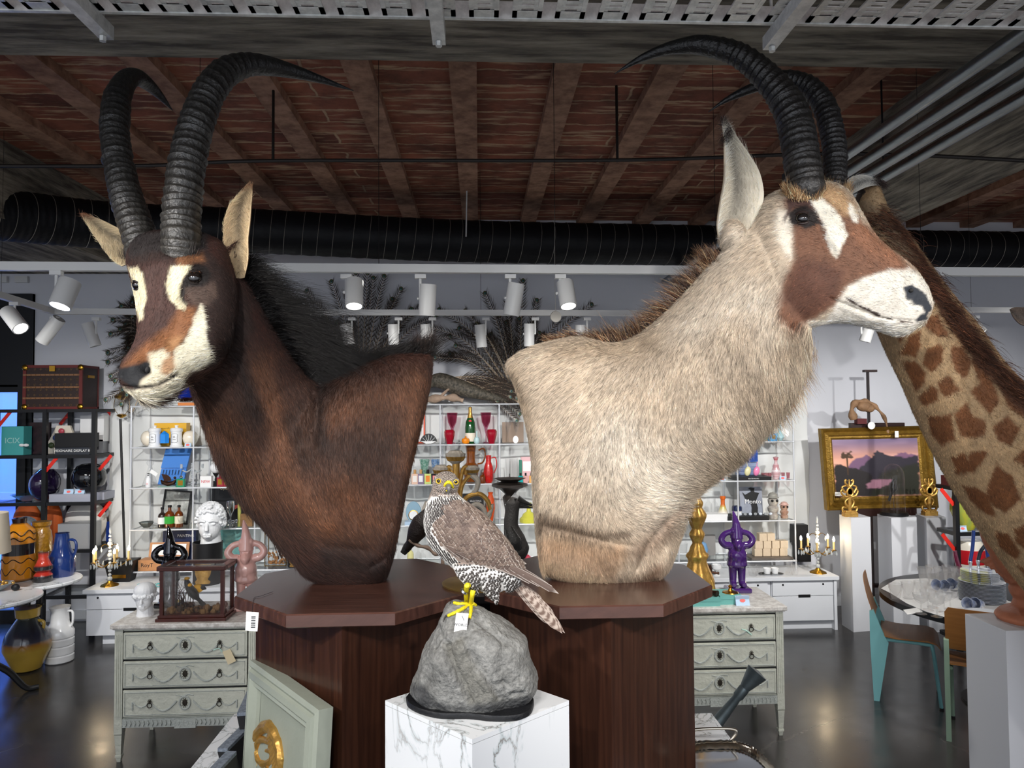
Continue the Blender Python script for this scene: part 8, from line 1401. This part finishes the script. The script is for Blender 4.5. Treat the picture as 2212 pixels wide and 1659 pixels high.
# ================================================================ galvanised watering can, marble block with silver tray
b=MB();XR=onz(1537,1540,.6)[0];YR=onz(1537,1540,.6)[1];b.bx(XR-.27,XR,YR-.85,YR,0,.6);one('marble_block',b,m_marb,'low marble block at the lower right of the pedestals carrying the silver tray','block',smooth=0,bevel=.002)
t=thing('silver_tray','silver gallery tray with ribbed rim on the low marble block','tray',(.95,2.72,.602));b=MB();cx,cy,hx,hy,rc=.955,2.70,.165,.28,.12;pts=[]
for a in np.linspace(0,2*PI,120,endpoint=False):ca,sa=math.cos(a),math.sin(a);pts.append((cx+math.copysign(abs(ca)**.55,ca)*hx,cy+math.copysign(abs(sa)**.55,sa)*hy))
def ringz(s,z_):return [(cx+(x-cx)*s,cy+(y-cy)*s,z_) for x,y in pts]
b.rings([ringz(.86,.602),ringz(.86,.606)]);b.build('tray_floor',m_chrome,t,smooth=30);b=MB();R_=[]
for s,z_ in ((.85,.606),(.9,.62),(.96,.628),(1,.622),(1.01,.612)):r_=ringz(s,z_);R_.append([(p[0],p[1],p[2]+(.0035 if (i%2) and s<1 else 0)) for i,p in enumerate(r_)])
b.rings(R_,cap=False);b.build('ribbed_rim',mat('silver_warm','d0c8ba',.2,metal=1),t,smooth=60);b=MB();b.tube(spline([(cx-.07,cy+hy*.97,.62),(cx-.1,cy+hy*.98,.66),(cx-.06,cy+hy,.67),(cx+.06,cy+hy,.67),(cx+.1,cy+hy*.98,.66),(cx+.07,cy+hy*.97,.62)],24),.006,seg=8);b.build('tray_handle',MATS['silver_warm'],t)
b=MB();g=random.Random(2);[b.tube(spline([(.86+g.uniform(-.05,.05),2.6+g.uniform(-.06,.06),.62),(.9,2.62,.65+g.uniform(0,.03)),(.96+g.uniform(-.05,.04),2.66+g.uniform(-.05,.08),.62)],10),.02*np.sin(np.linspace(.2,2.9,10)),seg=8,flat=.4) for _ in range(9)];one('black_satin_bag',b,mat('satin_sheen','0d0d10',.2,coat=.5),'crumpled black satin pouch in the silver tray','pouch')
m_zinc=mat('zinc_grey','6f7b80',.42,metal=.8,var=.4,vs=22,col2='4c5558');t=thing('watering_can','galvanised watering can with a large rose pointing up before the right commode','watering can',(.82,3.75,0));R0,R1=at(1550,1560,3.55),at(1608,1487,3.55);d=R1-R0;d /= np.linalg.norm(d)
b=MB();b.tube([R0-d*.2,R0,R1-d*.06,R1-d*.05,R1],[.034,.03,.02,.026,.026],seg=16);b.build('spout',m_zinc,t);b=MB();b.lathe([(.024,0),(.03,.02),(.052,.10),(.054,.102),(.001,.112)],R1,24,axis=d);b.build('rose',m_zinc,t)
b=MB();b.lathe([(.17,.05),(.175,.06),(.16,.36),(.15,.37),(.001,.37)],(.78,3.72,0),32);b.lathe([(.165,0),(.165,.05)],(.78,3.72,0),32);b.build('can_body',m_zinc,t);b=MB();b.tube(spline([(.72,3.6,.36),(.80,3.6,.47),(.9,3.62,.50),(1.02,3.66,.40),(1.03,3.66,.33)],20),.012,seg=8);b.tube([R0+d*.02,(.86,3.6,.4)],.008,seg=8);b.build('can_handle',m_zinc,t)
# ================================================================ lower left: marble block, leaning frames, green panel
A=onz(490,1562,.6);b=MB();b.bx(A[0],A[0]+.22,1.9,A[1]+.1,0,.6);one('marble_block',b,m_marb,'low marble block at the lower left beside the green panel','block',smooth=0,bevel=.002)
m_spk=mat('speckled_edge','7f8893',.5,var=.8,vs=90,col2='4a5260');m_brn=mat('brown_mirror','5c4034',.15,var=.2,vs=3)
for i,(a,c_,e,f_,lb) in enumerate(((470,1616,528,1560,'middle'),(452,1660,489,1622,'front'),(512,1540,540,1478,'rear'))):
    Z=.86 if i != 2 else .92;P0,P1=onz(a,c_,Z),onz(e,f_,Z);d=P1-P0;ln=np.linalg.norm(d);d /= ln;s=np.array([d[1],-d[0],0]);b=MB();dn=np.array([0,0,-1.])*(Z-.605)+s*.06
    t=thing('leaning_frame','speckle-edged deep frame with brown glass, %s one of the leaning row'%lb,'frame',P0*[1,1,0]+[0,0,.602],group='speckle-edged frames leaning in a row');o_=s*.035;b.rings([[P0,P1,P1+o_,P0+o_],[P0+[0,0,-.012],P1+[0,0,-.012],P1+o_+[0,0,-.012],P0+o_+[0,0,-.012]]]);b.build('top_edge',m_spk,t,smooth=0)
    b=MB();b.rings([[P0+[0,0,-.013],P1+[0,0,-.013],P1+o_+[0,0,-.013],P0+o_+[0,0,-.013]],[P0+dn,P1+dn,P1+o_+dn,P0+o_+dn]]);b.build('frame_side',m_blk,t,smooth=0);b=MB();q_=s*.0365;b.rings([[P0+d*.015+q_+[0,0,-.03],P1-d*.015+q_+[0,0,-.03],P1-d*.015+q_+s*.001+[0,0,-.03],P0+d*.015+q_+s*.001+[0,0,-.03]],[P0+d*.015+q_+dn*.97,P1-d*.015+q_+dn*.97,P1-d*.015+q_+s*.001+dn*.97,P0+d*.015+q_+s*.001+dn*.97]]);b.build('brown_glass',m_brn,t,smooth=0)
Z=1.14;P0,P1=onz(549,1424,Z),onz(699,1532,Z);d=P1-P0;W_=np.linalg.norm(d);d /= W_;nn=np.array([d[1],-d[0],0]);nn=nn if nn[1]<0 else -nn;up=np.array([0,0,1.])*.995-nn*.06;nf=np.cross(d,up);nf=nf if nf[1]<0 else -nf;m_sage=mat('sage_paint','9ba194',.45,var=.2,vs=8,col2='7d8478',bump=.15,bs=30)
pos_=lambda u,v,w:P0+d*u-up*v+nf*w;t=thing('painted_board','sage green moulded panel leaning against the left wooden pedestal','board',pos_(W_/2,1.13,0));b=MB();b.rings([[pos_(0,0,-.03),pos_(W_,0,-.03),pos_(W_,1.13,-.03),pos_(0,1.13,-.03)],[pos_(0,0,0),pos_(W_,0,0),pos_(W_,1.13,0),pos_(0,1.13,0)]]);b.build('back_board',m_sage,t,smooth=0);R_=[]
for s,w_ in ((0,0),(0,.014),(.012,.022),(.022,.016),(.028,.026),(.045,.03),(.058,.018),(.066,.022),(.078,.012),(.082,.001)):R_.append([pos_(s,s,w_),pos_(W_-s,s,w_),pos_(W_-s,1.13-s,w_),pos_(s,1.13-s,w_)])
b=MB();b.rings(R_,cap=False);b.build('moulding',m_sage,t,smooth=25)
o=thing('gilt_carving','carved gilt scroll ornament on the sage green panel','ornament',pos_(.22,.5,.02));gp=lambda px,py:(lambda k_:k_)(at(px,py,P0[1]+(P1[1]-P0[1])*((px-549)/150)*1.0)+nf*.02)
for P_,r in (([(568,1650),(563,1610),(572,1580),(592,1565),(612,1590),(622,1630),(620,1700)],[.012,.016,.018,.02,.02,.022,.02]),([(600,1600),(575,1595),(568,1620),(580,1645),(600,1640),(600,1620),(588,1618)],[.01,.012,.013,.013,.012,.01,.006]),([(596,1650),(585,1680),(565,1665),(570,1700)],[.012,.014,.01,.01])):b=MB();b.tube(spline([gp(*k_) for k_ in P_],40),np.interp(np.linspace(0,1,40),np.linspace(0,1,len(r)),r)*(1+.08*np.sin(np.arange(40)*1.6)),seg=10);b.build('scroll',m_gold,o)
for i in range(9):u=i/8;b=MB();b.tube(spline([gp(598+14*u,1590+70*u),gp(604+15*u,1578+62*u),gp(606+18*u-4*(u-.5)**2,1566+56*u)],10),np.linspace(.016,.007,10),seg=8);b.build('leaf_lobe',m_gold,o)
b=MB();[b.ball(gp(588+i*5.5,1570+i*i*.9+i*3)+nf*.005,.008,8,6) for i in range(8)];b.build('beading',m_gold,o)
# ================================================================ left: black rack, marble tables, vases
Yq=6.70;xs=[at(p,1000,Yq)[0] for p in (-8,97,203)];zz=[at(203,y,Yq)[2] for y in (1378,1285,1186,1084,982,883)]
rack('black_shelving',xs,Yq,7.10,zz,'black framed glass shelving with red braces at the left under the trunk',[(xs[1]-.09,7.09,zz[5],1),(xs[0]+.02,Yq,zz[5],1),(xs[2]+.02,7.09,zz[5],-1),(xs[1]+.01,Yq,zz[4],1),(xs[2]+.0,Yq+.1,zz[4],1),(xs[2],Yq+.1,zz[3],1),(xs[1]+.3,7.09,zz[3],1)])
def lv(px0,px1,h,k,dY=.1):Y=Yq+dY;a,c=at(px0,1000,Y)[0],at(px1,1000,Y)[0];return a,c,Y,zz[k],h/FPX*Y
def bxl(name,label,px0,px1,h,k,mt,dY=.1,dp=.12,cat='box',z0=0,**kw):a,c,Y,z_,hh=lv(px0,px1,h,k,dY);b=MB();b.bx(a,c,Y,Y+dp,z_+z0,z_+z0+hh);return one(name,b,mt,label,cat,smooth=0,**kw),a,c,Y,z_+z0,hh
# trunk with straps
a,c,Y,z_,h=lv(48,175,92,5,.05);D=.29;t=thing('travel_trunk','brown monogram travel trunk with red edges standing on the left black shelving','trunk',((a+c)/2,Y+D/2,z_));m_tr=mat('trunk_canvas','30201c',.5,bump=.2,bs=200);m_mono=mat('monogram','6e5636',.5);m_tred=mat('trunk_red','6a2622',.5)
b=MB();b.bx(a,c,Y,Y+D,z_,z_+h);b.build('trunk_body',m_tr,t,smooth=0);b=MB();[b.bx(*q) for q in ((a-.004,c+.004,Y-.005,Y+.01,z_,z_+.022),(a-.004,c+.004,Y-.005,Y+.01,z_+h-.022,z_+h+.003),(a-.004,a+.025,Y-.006,Y+.01,z_,z_+h),(c-.025,c+.004,Y-.006,Y+.01,z_,z_+h),(c-.01,c+.004,Y,Y+D,z_+h-.02,z_+h+.003),(c-.01,c+.004,Y+D-.02,Y+D,z_,z_+h),(c-.01,c+.004,Y,Y+D,z_,z_+.02))];b.build('red_edging',m_tred,t,smooth=0)
for u in (.25,.5,.78):
    b=MB();b.bx(a,c-.02,Y-.010,Y-.002,z_+h*u-.008,z_+h*u+.008);s=b.build('wooden_slat',mat('slat_tan','8a6242',.5),t,smooth=0);b=MB();[b.ball((a+.03+(c-a-.06)*i/11,Y-.011,z_+h*u),.004,6,4) for i in range(12)];b.build('rivets',m_brass,s)
b=MB()
for r_ in range(8):
    for i in range(9):
        x,zc2=a+.045+(c-a-.09)*i/8,z_+.035+(h-.07)*r_/7;k_=(r_+i)%3
        if min(abs(zc2-z_-h*u) for u in (.25,.5,.78))<.018:continue
        if k_==0:b.box((x,Y-.001,zc2),(.022,.002,.004));b.box((x,Y-.001,zc2),(.004,.002,.022))
        elif k_==1:b.tube([(x+.010*math.cos(q),Y-.001,zc2+.010*math.sin(q)) for q in np.linspace(0,2*PI,9)],.0016,seg=4,cap=False)
        else:b.box((x-.005,Y-.001,zc2),(.003,.002,.02));b.box((x,Y-.001,zc2-.009),(.014,.002,.003));b.box((x+.006,Y-.001,zc2+.002),(.003,.002,.016),R=Matrix.Rotation(.4,3,'Y'))
b.build('monogram_print',m_mono,t,smooth=0)
for x in (a+.012,c-.012):
    for z0 in (z_+.02,z_+h-.02):b=MB();b.ball((x,Y-.004,z0),(.028,.012,.028),12,8);b.build('brass_corner',m_brass,t)
b=MB();b.box(((a+c)/2,Y-.01,z_+h-.03),(.05,.012,.05));b.build('lock_plate',m_brass,t,smooth=0);b=MB();b.box((c+.006,Y+D/2,z_+h*.75),(.008,.1,.025));b.build('side_handle',m_brass,t,smooth=0)
o,a,c,Y,z_,h=bxl('hinged_box','turquoise lettered box with a white ribbon on the left rack',2,50,60,4,mat('turq_box','49a8a8',.4),.04);text('ICIX',.07,((a+c)/2,Y-.002,z_+h*.5),mat('ink_pale','a9d8d4',.4),o);add(o,'ribbon_bow',m_wht,lambda b:[b.ball((c+s*.02+.01,Y-.01,z_+.09),(.025,.012,.014),10,6) for s in (-1,1)])
bxl('floral_panel','black panel with dark flowers behind the turquoise box',62,106,66,4,mat('dark_floral','131013',.5,var=.5,vs=14,col2='4a2a30'),.2,.03,'panel')
a,c,Y,z_,h=lv(100,172,66,4,.2);t=thing('hexagonal_tray','cream hexagonal tray holding round coloured ornaments','tray',((a+c)/2,Y,z_));b=MB();b.prism([(-.14,0),(.14,0),(.15,.05),(.06,.26),(-.06,.26),(-.15,.05)],(((a+c)/2,Y,z_),(1,0,0),(0,.1,1),(0,-1,.1)),.03);b.build('tray_body',m_cream,t,smooth=0)
for i,(x,q,cc) in enumerate(((0,.21,'c04a5a'),(-.05,.15,'3a4a7a'),(.05,.15,'8a6a5a'),(-.09,.08,'4a5a3a'),(0,.08,'3a6a6a'),(.09,.08,'5a4a4a'))):b=MB();b.ball(((a+c)/2+x,Y-.035,z_+q),(.027,.014,.028),12,8);b.build('round_ornament',mat('orn2_'+cc,cc,.25),t)
o,a,c,Y,z_,h=bxl('long_box','long black box lying on the grey lettered box',117,196,30,4,m_blk,.03,.14,z0=.065);o,a,c,Y,z_,h=bxl('long_box','dark grey box lettered VISIONAIRE DISPLAY under the long black box',118,192,16,4,mat('box_slate','2c3038',.5),.03,.14);text('VISIONAIRE DISPLAY 8',.032,((a+c)/2,Y-.002,z_+h*.5),m_paper,o)
bxl('white_box','white slab box at the right end of the left rack',172,224,54,4,m_wht,.26,.1,z0=.11);bxl('grey_riser','grey riser block under the white slab box',188,222,28,4,mat('riser_grey','8d8f94',.5),.26,.1)
a,c,Y,z_,h=lv(62,138,76,3,.2);b=MB();b.tube(spline([((a+c)/2-.03,Y,z_+.0),((a+c)/2-.02,Y,z_+.1),((a+c)/2,Y,z_+.2),((a+c)/2+.01,Y,z_+.29)],20),.02+.13*np.sin(np.linspace(.15,2.95,20))**.7,seg=28,flat=.8);one('blob_vase',b,mat('gloss_aubergine','241838',.08,coat=1),'dark purple blob-shaped vase on the left rack','vase',loc=((a+c)/2,Y,z_))
turn('sphere_vase','glossy black sphere with light reflections on the left rack','ornament',egg,0,0,0,0,mat('gloss_black','0b0c10',.04,coat=1),pos=(*lv(192,193,1,3,.16)[1:3],zz[3]+.06,.148,.28),seg=36)
o=bxl('archive_box','grey flat box under the black sphere',107,196,16,3,mat('archive_grey','a3a6b4',.5),.02,.2)[0];bxl('archive_box','second grey flat box at the right end beside the first',198,226,16,3,MATS['archive_grey'],.14,.22)
for px,lb in ((147,'price card on the grey box, left'),(171,'price card on the grey box, right')):pcard((at(px,1060,Yq+.05)[0],Yq+.05,zz[3]+.063),lb,.085,.05)
turn('glass_dish','shallow pale green glass dish on the left rack','dish',[(.3,0),(1,1),(.97,1),(.3,.1)],0,0,0,0,glass('pale_green_glass','bfe0d8',a=.25),pos=(*lv(58,59,1,3,.15)[1:3],zz[3],.13,.06),seg=28)
def cush(name,label,px0,px1,h,k,mt,dY=.2,cat='cushion'):a,c,Y,z_,hh=lv(px0,px1,h,k,dY);b=MB();b.ball(((a+c)/2,Y,z_+hh/2),((c-a)/2,.07,hh/2),24,14);return one(name,b,mt,label,cat,loc=((a+c)/2,Y,z_))
cush('orange_cushion','orange cushion at the left of the third rack level',30,92,88,2,mat('cushion_orange','b8541c',.7,bump=.6,bs=16),.28);cush('orange_cushion','orange cushion right of the painted black plate',92,136,90,2,MATS['cushion_orange'],.24);cush('white_cushion','white buttoned cushion behind the silver box',142,232,92,2,mat('cushion_white','d9d7d2',.7),.3)
b=MB();a,c,Y,z_,h=lv(22,92,70,2,.12);b.lathe([(.001,0),(.1,0),(.145,.02),(.14,.024),(.1,.006)],((a+c)/2,Y,z_+.14),32,axis=(0,-1,.2));one('painted_plate',b,mat('plate_black_glaze','14171c',.15,coat=.6,var=.9,vs=7,col2='8a939c'),'black plate with grey painted figure standing on the left rack','plate')
bxl('silver_box','silver grey box on the third rack level',127,196,52,2,mat('silver_card','a5a8ac',.35,metal=.4),.02,.2);bxl('blue_tube','blue lettered tube standing at the right end of the left rack',231,243,42,2,mat('tube_blue','1f3f9a',.4),.36,.05)
# marble discs on black stems with vases
ZD=.66
def disc(px,py,z_,r,label,ft=0):
    p=onz(px,py,z_);t=thing('marble_side_table',label,'side table',(p[0],p[1],0),group='round marble side tables');b=MB();b.lathe([(r-.01,-.03),(r,-.02),(r,-.006),(r-.006,0),(.001,0)],(p[0],p[1],z_),56);b.build('marble_top',m_marb,t,smooth=40)
    b=MB();b.tube([(p[0],p[1],.2),(p[0],p[1],z_-.03)],.022,seg=14);[b.lathe([(.03,0),(.036,.01),(.03,.02)],(p[0],p[1],h_),14) for h_ in (.25,.45,z_-.06)];b.build('iron_column',m_blk,t)
    for i in range(ft):a=i*2.09+.5;b=MB();b.tube(spline([(p[0],p[1],.24),(p[0]+.1*math.cos(a),p[1]+.1*math.sin(a),.16),(p[0]+.2*math.cos(a),p[1]+.2*math.sin(a),.03),(p[0]+.28*math.cos(a),p[1]+.28*math.sin(a),.02)],14),np.linspace(.025,.018,14),seg=10);b.build('claw_foot',m_blk,t)
    return p
d1=disc(85,1252,ZD,.30,'round marble side table with tall ceramic vases at the left');d2=disc(-15,1290,.70,.30,'lower round marble side table at the left edge with a bowl of trinkets',3)
def onD(px,py,z_=ZD):p=onz(px,py,z_);return p
m_g2=MATS['vc_gloss']
def vz(name,label,px,py,w,h,prof,cols=None,mt=None,z_=ZD,sw=None,fl=None):
    p=onD(px,py,z_);s=p[1]/FPX;return turn(name,label,'vase',prof,0,0,0,0,mt or m_g2,pos=(p[0],p[1],z_,w/2*s,h*s),cols=[L(k) for k in cols] if cols else None,seg=36,flute=fl),p,s
o,p,s=vz('ceramic_vase','tall orange vase with black scroll bands on the marble table',40,1253,62,128,[(.8,0),(1,.05),(1,.25),(1,.26),(.97,.42),(.97,.43),(.97,.6),(.97,.61),(.93,.8),(.5,.9),(.4,.93),(.46,1),(.38,1),(.3,.9)],['2a2018','d88a1c','d88a1c','d88a1c','d88a1c','1f1a1c','1f1a1c','d88a1c','d88a1c','d88a1c','2a1a14','2a1a14','1a1010','1a1010'])
H_,r=128*s,31*s
for z0,amp in ((.17,.05),(.34,.03),(.68,.03),(.78,.04)):add(o,'scroll_band',m_blk,lambda b:b.tube([(p[0]+r*.99*math.sin(a),p[1]-r*.99*math.cos(a),ZD+H_*(z0+amp*math.sin(a*7))) for a in np.linspace(-1.7,1.7,60)],.0035,seg=5))
vz('ceramic_vase','amber textured vase with a round tag behind the red vase',88,1243,42,112,[(.8,0),(.9,.1),(.95,.7),(.85,.82),(.72,.86),(.7,.9),(.85,.93),(.88,1),(.7,1)],mt=mat('glaze_amber','a8781c',.2,coat=.6,var=.6,vs=30,col2='6a4410',bump=.7,bs=50))
o,p,s=vz('ceramic_jug','blue glazed jug with a square handle on the marble table',133,1243,52,88,[(.9,0),(1,.1),(1,.4),(.9,.5),(.65,.65),(.5,.97),(.52,1),(.4,1)],mt=mat('glaze_blue','1c3470',.12,coat=.8));add(o,'handle',MATS['glaze_blue'],lambda b:b.tube(spline([(p[0]+.03,p[1],ZD+.29),(p[0]+.10,p[1],ZD+.285),(p[0]+.115,p[1],ZD+.22),(p[0]+.085,p[1],ZD+.13)],14),.011,seg=8))
vz('ceramic_vase','small red and black ringed vase in front of the blue jug',93,1256,36,62,[(.9,0),(1,.05),(1,.2),(.95,.24),(.7,.32),(1,.42),(1,.52),(.8,.58),(.5,.8),(.55,.9),(.55,1),(.4,1)],['2a2a2c','2a2a2c','2a2a2c','b8352a','b8352a','2a2a2c','2a2a2c','c8402e','c8402e','c8402e','2a2a2c','2a2a2c'])
p=onD(10,1275,.70);b=MB();b.lathe([(.03,0),(.05,.01),(.1,.05),(.098,.052),(.045,.015)],(p[0]-.05,p[1],.7),24,flute=(8,.05));one('footed_bowl',b,m_cry,'clear bowl holding yellow trinkets on the lower marble table','bowl',loc=(p[0]-.05,p[1],.7));b=MB();b.ball((p[0]+.09,p[1]-.02,.725),(.03,.025,.025),12,8);one('black_pebble',b,m_blk,'black pebble ornament on the lower marble table','ornament')
g=random.Random(8)
for i in range(7):b=MB();b.ball((p[0]-.08+.02*i,p[1]+g.uniform(-.03,.03),.745+.012*(i%2)),.014,8,6);one('yellow_trinket',b,m_gold,'yellow trinket heaped in the clear bowl on the lower marble table','trinket',group='yellow trinkets in the clear bowl')
b=MB();p=onz(2,1280,.7);b.lathe([(.15,.40),(.13,.69),(.128,.69),(.148,.40)],(p[0]-.12,p[1]+.02,.7-.12),36,cap=False);t=thing('table_lamp','cream lamp shade cut by the left edge above the lower marble table','lamp',(p[0]-.12,p[1]+.02,.7));b.build('lamp_shade',mat('linen_shade','d8ccb8',.8),t);b=MB();b.lathe([(.07,0),(.065,.015),(.015,.03),(.012,.3),(.03,.32),(.012,.36),(.006,.5)],(p[0]-.12,p[1]+.02,.7),20);b.build('lamp_base',m_brass,t)
o,p,s=vz('floor_vase','large yellow and dark blue glazed jug standing on the floor',58,1447,88,128,[(.45,0),(.6,.03),(1,.35),(.99,.45),(.97,.5),(.85,.62),(.5,.8),(.42,.84),(.5,.86),(.53,.98),(.56,1),(.45,1)],['b8963a','c9a544','c9a544','a8742a','2c2c3c','2a2c3c','353a3c','3a4038','c2a04c','c2a04c','b8963a','3a2a20'],z_=0);add(o,'handle',mat('glaze_ochre','b8963a',.3,coat=.5),lambda b:b.tube(spline([(p[0]+.07,p[1],.38),(p[0]+.12,p[1],.37),(p[0]+.12,p[1],.32),(p[0]+.10,p[1],.28)],12),.012,seg=8))
o,p,s=vz('floor_vase','white ribbed ceramic jug standing on the floor by the ochre jug',128,1428,54,112,[(.9,0),(1,.02),(1,.12),(.94,.14),(1,.16),(1,.28),(.94,.3),(1,.32),(1,.42),(.94,.44),(1,.46),(1,.56),(.9,.6),(.65,.72),(.6,.92),(.75,1),(.6,1)],mt=m_porc,z_=0,fl=(22,.012));add(o,'handle',m_porc,lambda b:b.tube(spline([(p[0]+.06,p[1],.40),(p[0]+.10,p[1],.39),(p[0]+.10,p[1],.30),(p[0]+.07,p[1],.26)],12),.009,seg=8))
# wall lantern and rod beside the shelving
c=at(263,880,6.9);s=6.9/FPX;t=thing('hanging_lantern','small brass lantern with chains hanging at the left of the glass shelving','lantern',c);b=MB();b.lathe([(.02,.07),(.06,.09),(.065,.11),(.03,.13),(.01,.15)],c,16);b.lathe([(.01,-.1),(.04,-.08),(.045,-.07),(.02,-.06)],c,16);b.build('lantern_cap',m_brass,t);b=MB();b.lathe([(.014,-.06),(.014,.08)],c,10);b.build('lantern_tube',m_porc,t);b=MB();[b.tube(spline([c+[.06*math.cos(a),.06*math.sin(a),.1],c+[.075*math.cos(a),.075*math.sin(a),0],c+[.03*math.cos(a),.03*math.sin(a),-.07]],8),.0015,seg=4) for a in np.linspace(0,5.2,6)];b.build('chains',m_brass,t)
b=MB();A=at(260,905,6.85);b.tube([A,(A[0]+.06,A[1],.5)],.011,seg=8);one('tall_rod',b,m_blk,'thin black rod leaning by the left end of the glass shelving','rod',loc=(A[0]+.06,A[1],.5))
for px,w in ((10,12),(47,26)):b=MB();c=at(px,604,YW-.02);b.box(c,(w*.0046,.03,.06));one('wall_switch',b,m_white,'small white control box high on the wall at the far left, %s one'%('narrow' if px<20 else 'wide'),'switch',smooth=0)
# ================================================================ mounted peacocks and feather sprays above the shelving
m_barb=hair_mat('peacock_barbs',.5,.5);m_quill=mat('quill','b8a48c',.5);m_eyes=vcmat('peacock_eye',.35)
def pfeather(t,P0,P1,P2,rad,seed,dens=420,ln=.10):
    """one tail feather along a bent quill from P0 through P1 to the tip P2"""
    g=np.random.default_rng(seed);c=spline([P0,P1,P2],30);b=MB();b.tube(c,np.linspace(.0045,.0015,30),seg=5);q=b.build('tail_feather',m_quill,t)
    u=g.random(dens)**.8*.8+.2;i=np.minimum((u*29).astype(int),28);R=c[i];T=c[np.minimum(i+1,29)]-c[i];T /= np.linalg.norm(T,axis=1)[:,None];s=np.where(g.random(dens)<.5,-1,1)[:,None]
    n=np.cross(T,[0,1,0]);n /= np.linalg.norm(n,axis=1)[:,None];D=n*s*.75+T*.75+g.normal(0,.12,(dens,3));l=(ln*(.5+.6*g.random(dens))*(1-.35*u))[:,None,None];cb=np.array([L('2c1c16'),L('3d2a20'),L('20261c'),L('4a3828')])[g.integers(0,4,dens)]
    strands('barbs',R,lambda tt:R[:,None]+l*(D[:,None]*tt[None,:,None]+T[:,None]*.35*tt[None,:,None]**2),cb,q,m_barb,npts=4,r0=.0016)
    T2=(c[-1]-c[-3]);T2 /= np.linalg.norm(T2);b=MB()
    for r,col,w in ((.021,'4a3a22',0),(.015,'5c6a3a',.0015),(.010,'1c6a6c',.003),(.006,'0c1230',.0045)):b.lathe([(.001,0),(r*.8,0),(r,.0008),(r*.8,.0016),(.001,.0016)],c[-1]-T2*.01+[0,-w,0],14,axis=(.1,-1,.05),sy=1.2);b.c[-70:]=[L(col)]*70
    b.build('eye_spot',m_eyes,q)
def peacock(name,label,body_px,fans,Yv,seed):
    o=at(*body_px[0],Yv);t=thing(name,label,'stuffed bird',o);b=MB();pts=[at(x,y,Yv+d) for x,y,r,d in body_px[1:]];b.tube(spline(pts,30),np.interp(np.linspace(0,1,30),np.linspace(0,1,len(pts)),[r for _,_,r,_ in body_px[1:]]),seg=22);b.build('body',mat('peacock_green','6e665a',.6,bump=1,bs=50,var=.9,vs=40,col2='2a2a24'),t,smooth=80);g=random.Random(seed)
    for (bx_,by_,a0,a1,l0,l1,n,d) in fans:
        for i in range(n):a=a0+(a1-a0)*(i+g.random())/n;l=g.uniform(l0,l1);e=.12*g.uniform(-1,1);s=g.uniform(.8,1.2);dx,dy=math.cos(a),-math.sin(a);cv=.16*l*(1 if dx>0 else -1)*abs(dx);pfeather(t,at(bx_,by_,Yv),at(bx_+dx*l*.55,by_+dy*l*.6-abs(cv)*.6,Yv+d*.4*s),at(bx_+dx*l,by_+dy*l+abs(cv)*.5,Yv+d*s),0,g.randrange(9999))
    return t
D2=math.radians
peacock('peacock_mount','mounted peacock with a wide fanned tail behind the black mane',[(880,868),(905,860,.01,0),(915,845,.06,0),(905,815,.08,.02),(850,800,.07,.05),(800,800,.03,.08)],[(780,860,D2(28),D2(158),170,275,30,.12)],Ys+.2,3)
peacock('peacock_mount','mounted peacock lying on the shelving with its tail sweeping behind the pale antelope',[(1000,868),(920,830,.04,0),(950,822,.075,0),(995,838,.08,0),(1045,853,.05,0),(1100,866,.015,.02)],[(1120,870,D2(35),D2(150),140,290,26,.14),(960,815,D2(-28),D2(-8),120,200,6,.0),(1010,850,D2(-10),D2(12),90,160,6,.0)],Ys+.16,8)
t=thing('peacock_feather_spray','bunch of drooping peacock feathers on the wall behind the nose of the dark antelope','feather spray',at(300,860,6.9));g=random.Random(6)
for i in range(24):u=i/23;x1,y1=225+60*g.random()+(35 if u<.2 else 0),640+235*u;pfeather(t,at(330+10*g.random(),700+150*u,7.13),at(290,670+180*u-15,6.85),at(x1,y1,6.82),0,i,330,.085)
pfeather(t,at(300,860,6.9),at(280,880,6.85),at(285,650,6.82),0,77,150,.05)
t=thing('peacock_feather_spray','small bunch of peacock feathers on the wall behind the throat of the pale antelope','feather spray',at(1690,800,7.1))
for i in range(5):pfeather(t,at(1680,800,7.13),at(1715,770+8*i,6.88),at(1748,752+12*i,6.86),0,40+i,260,.06)
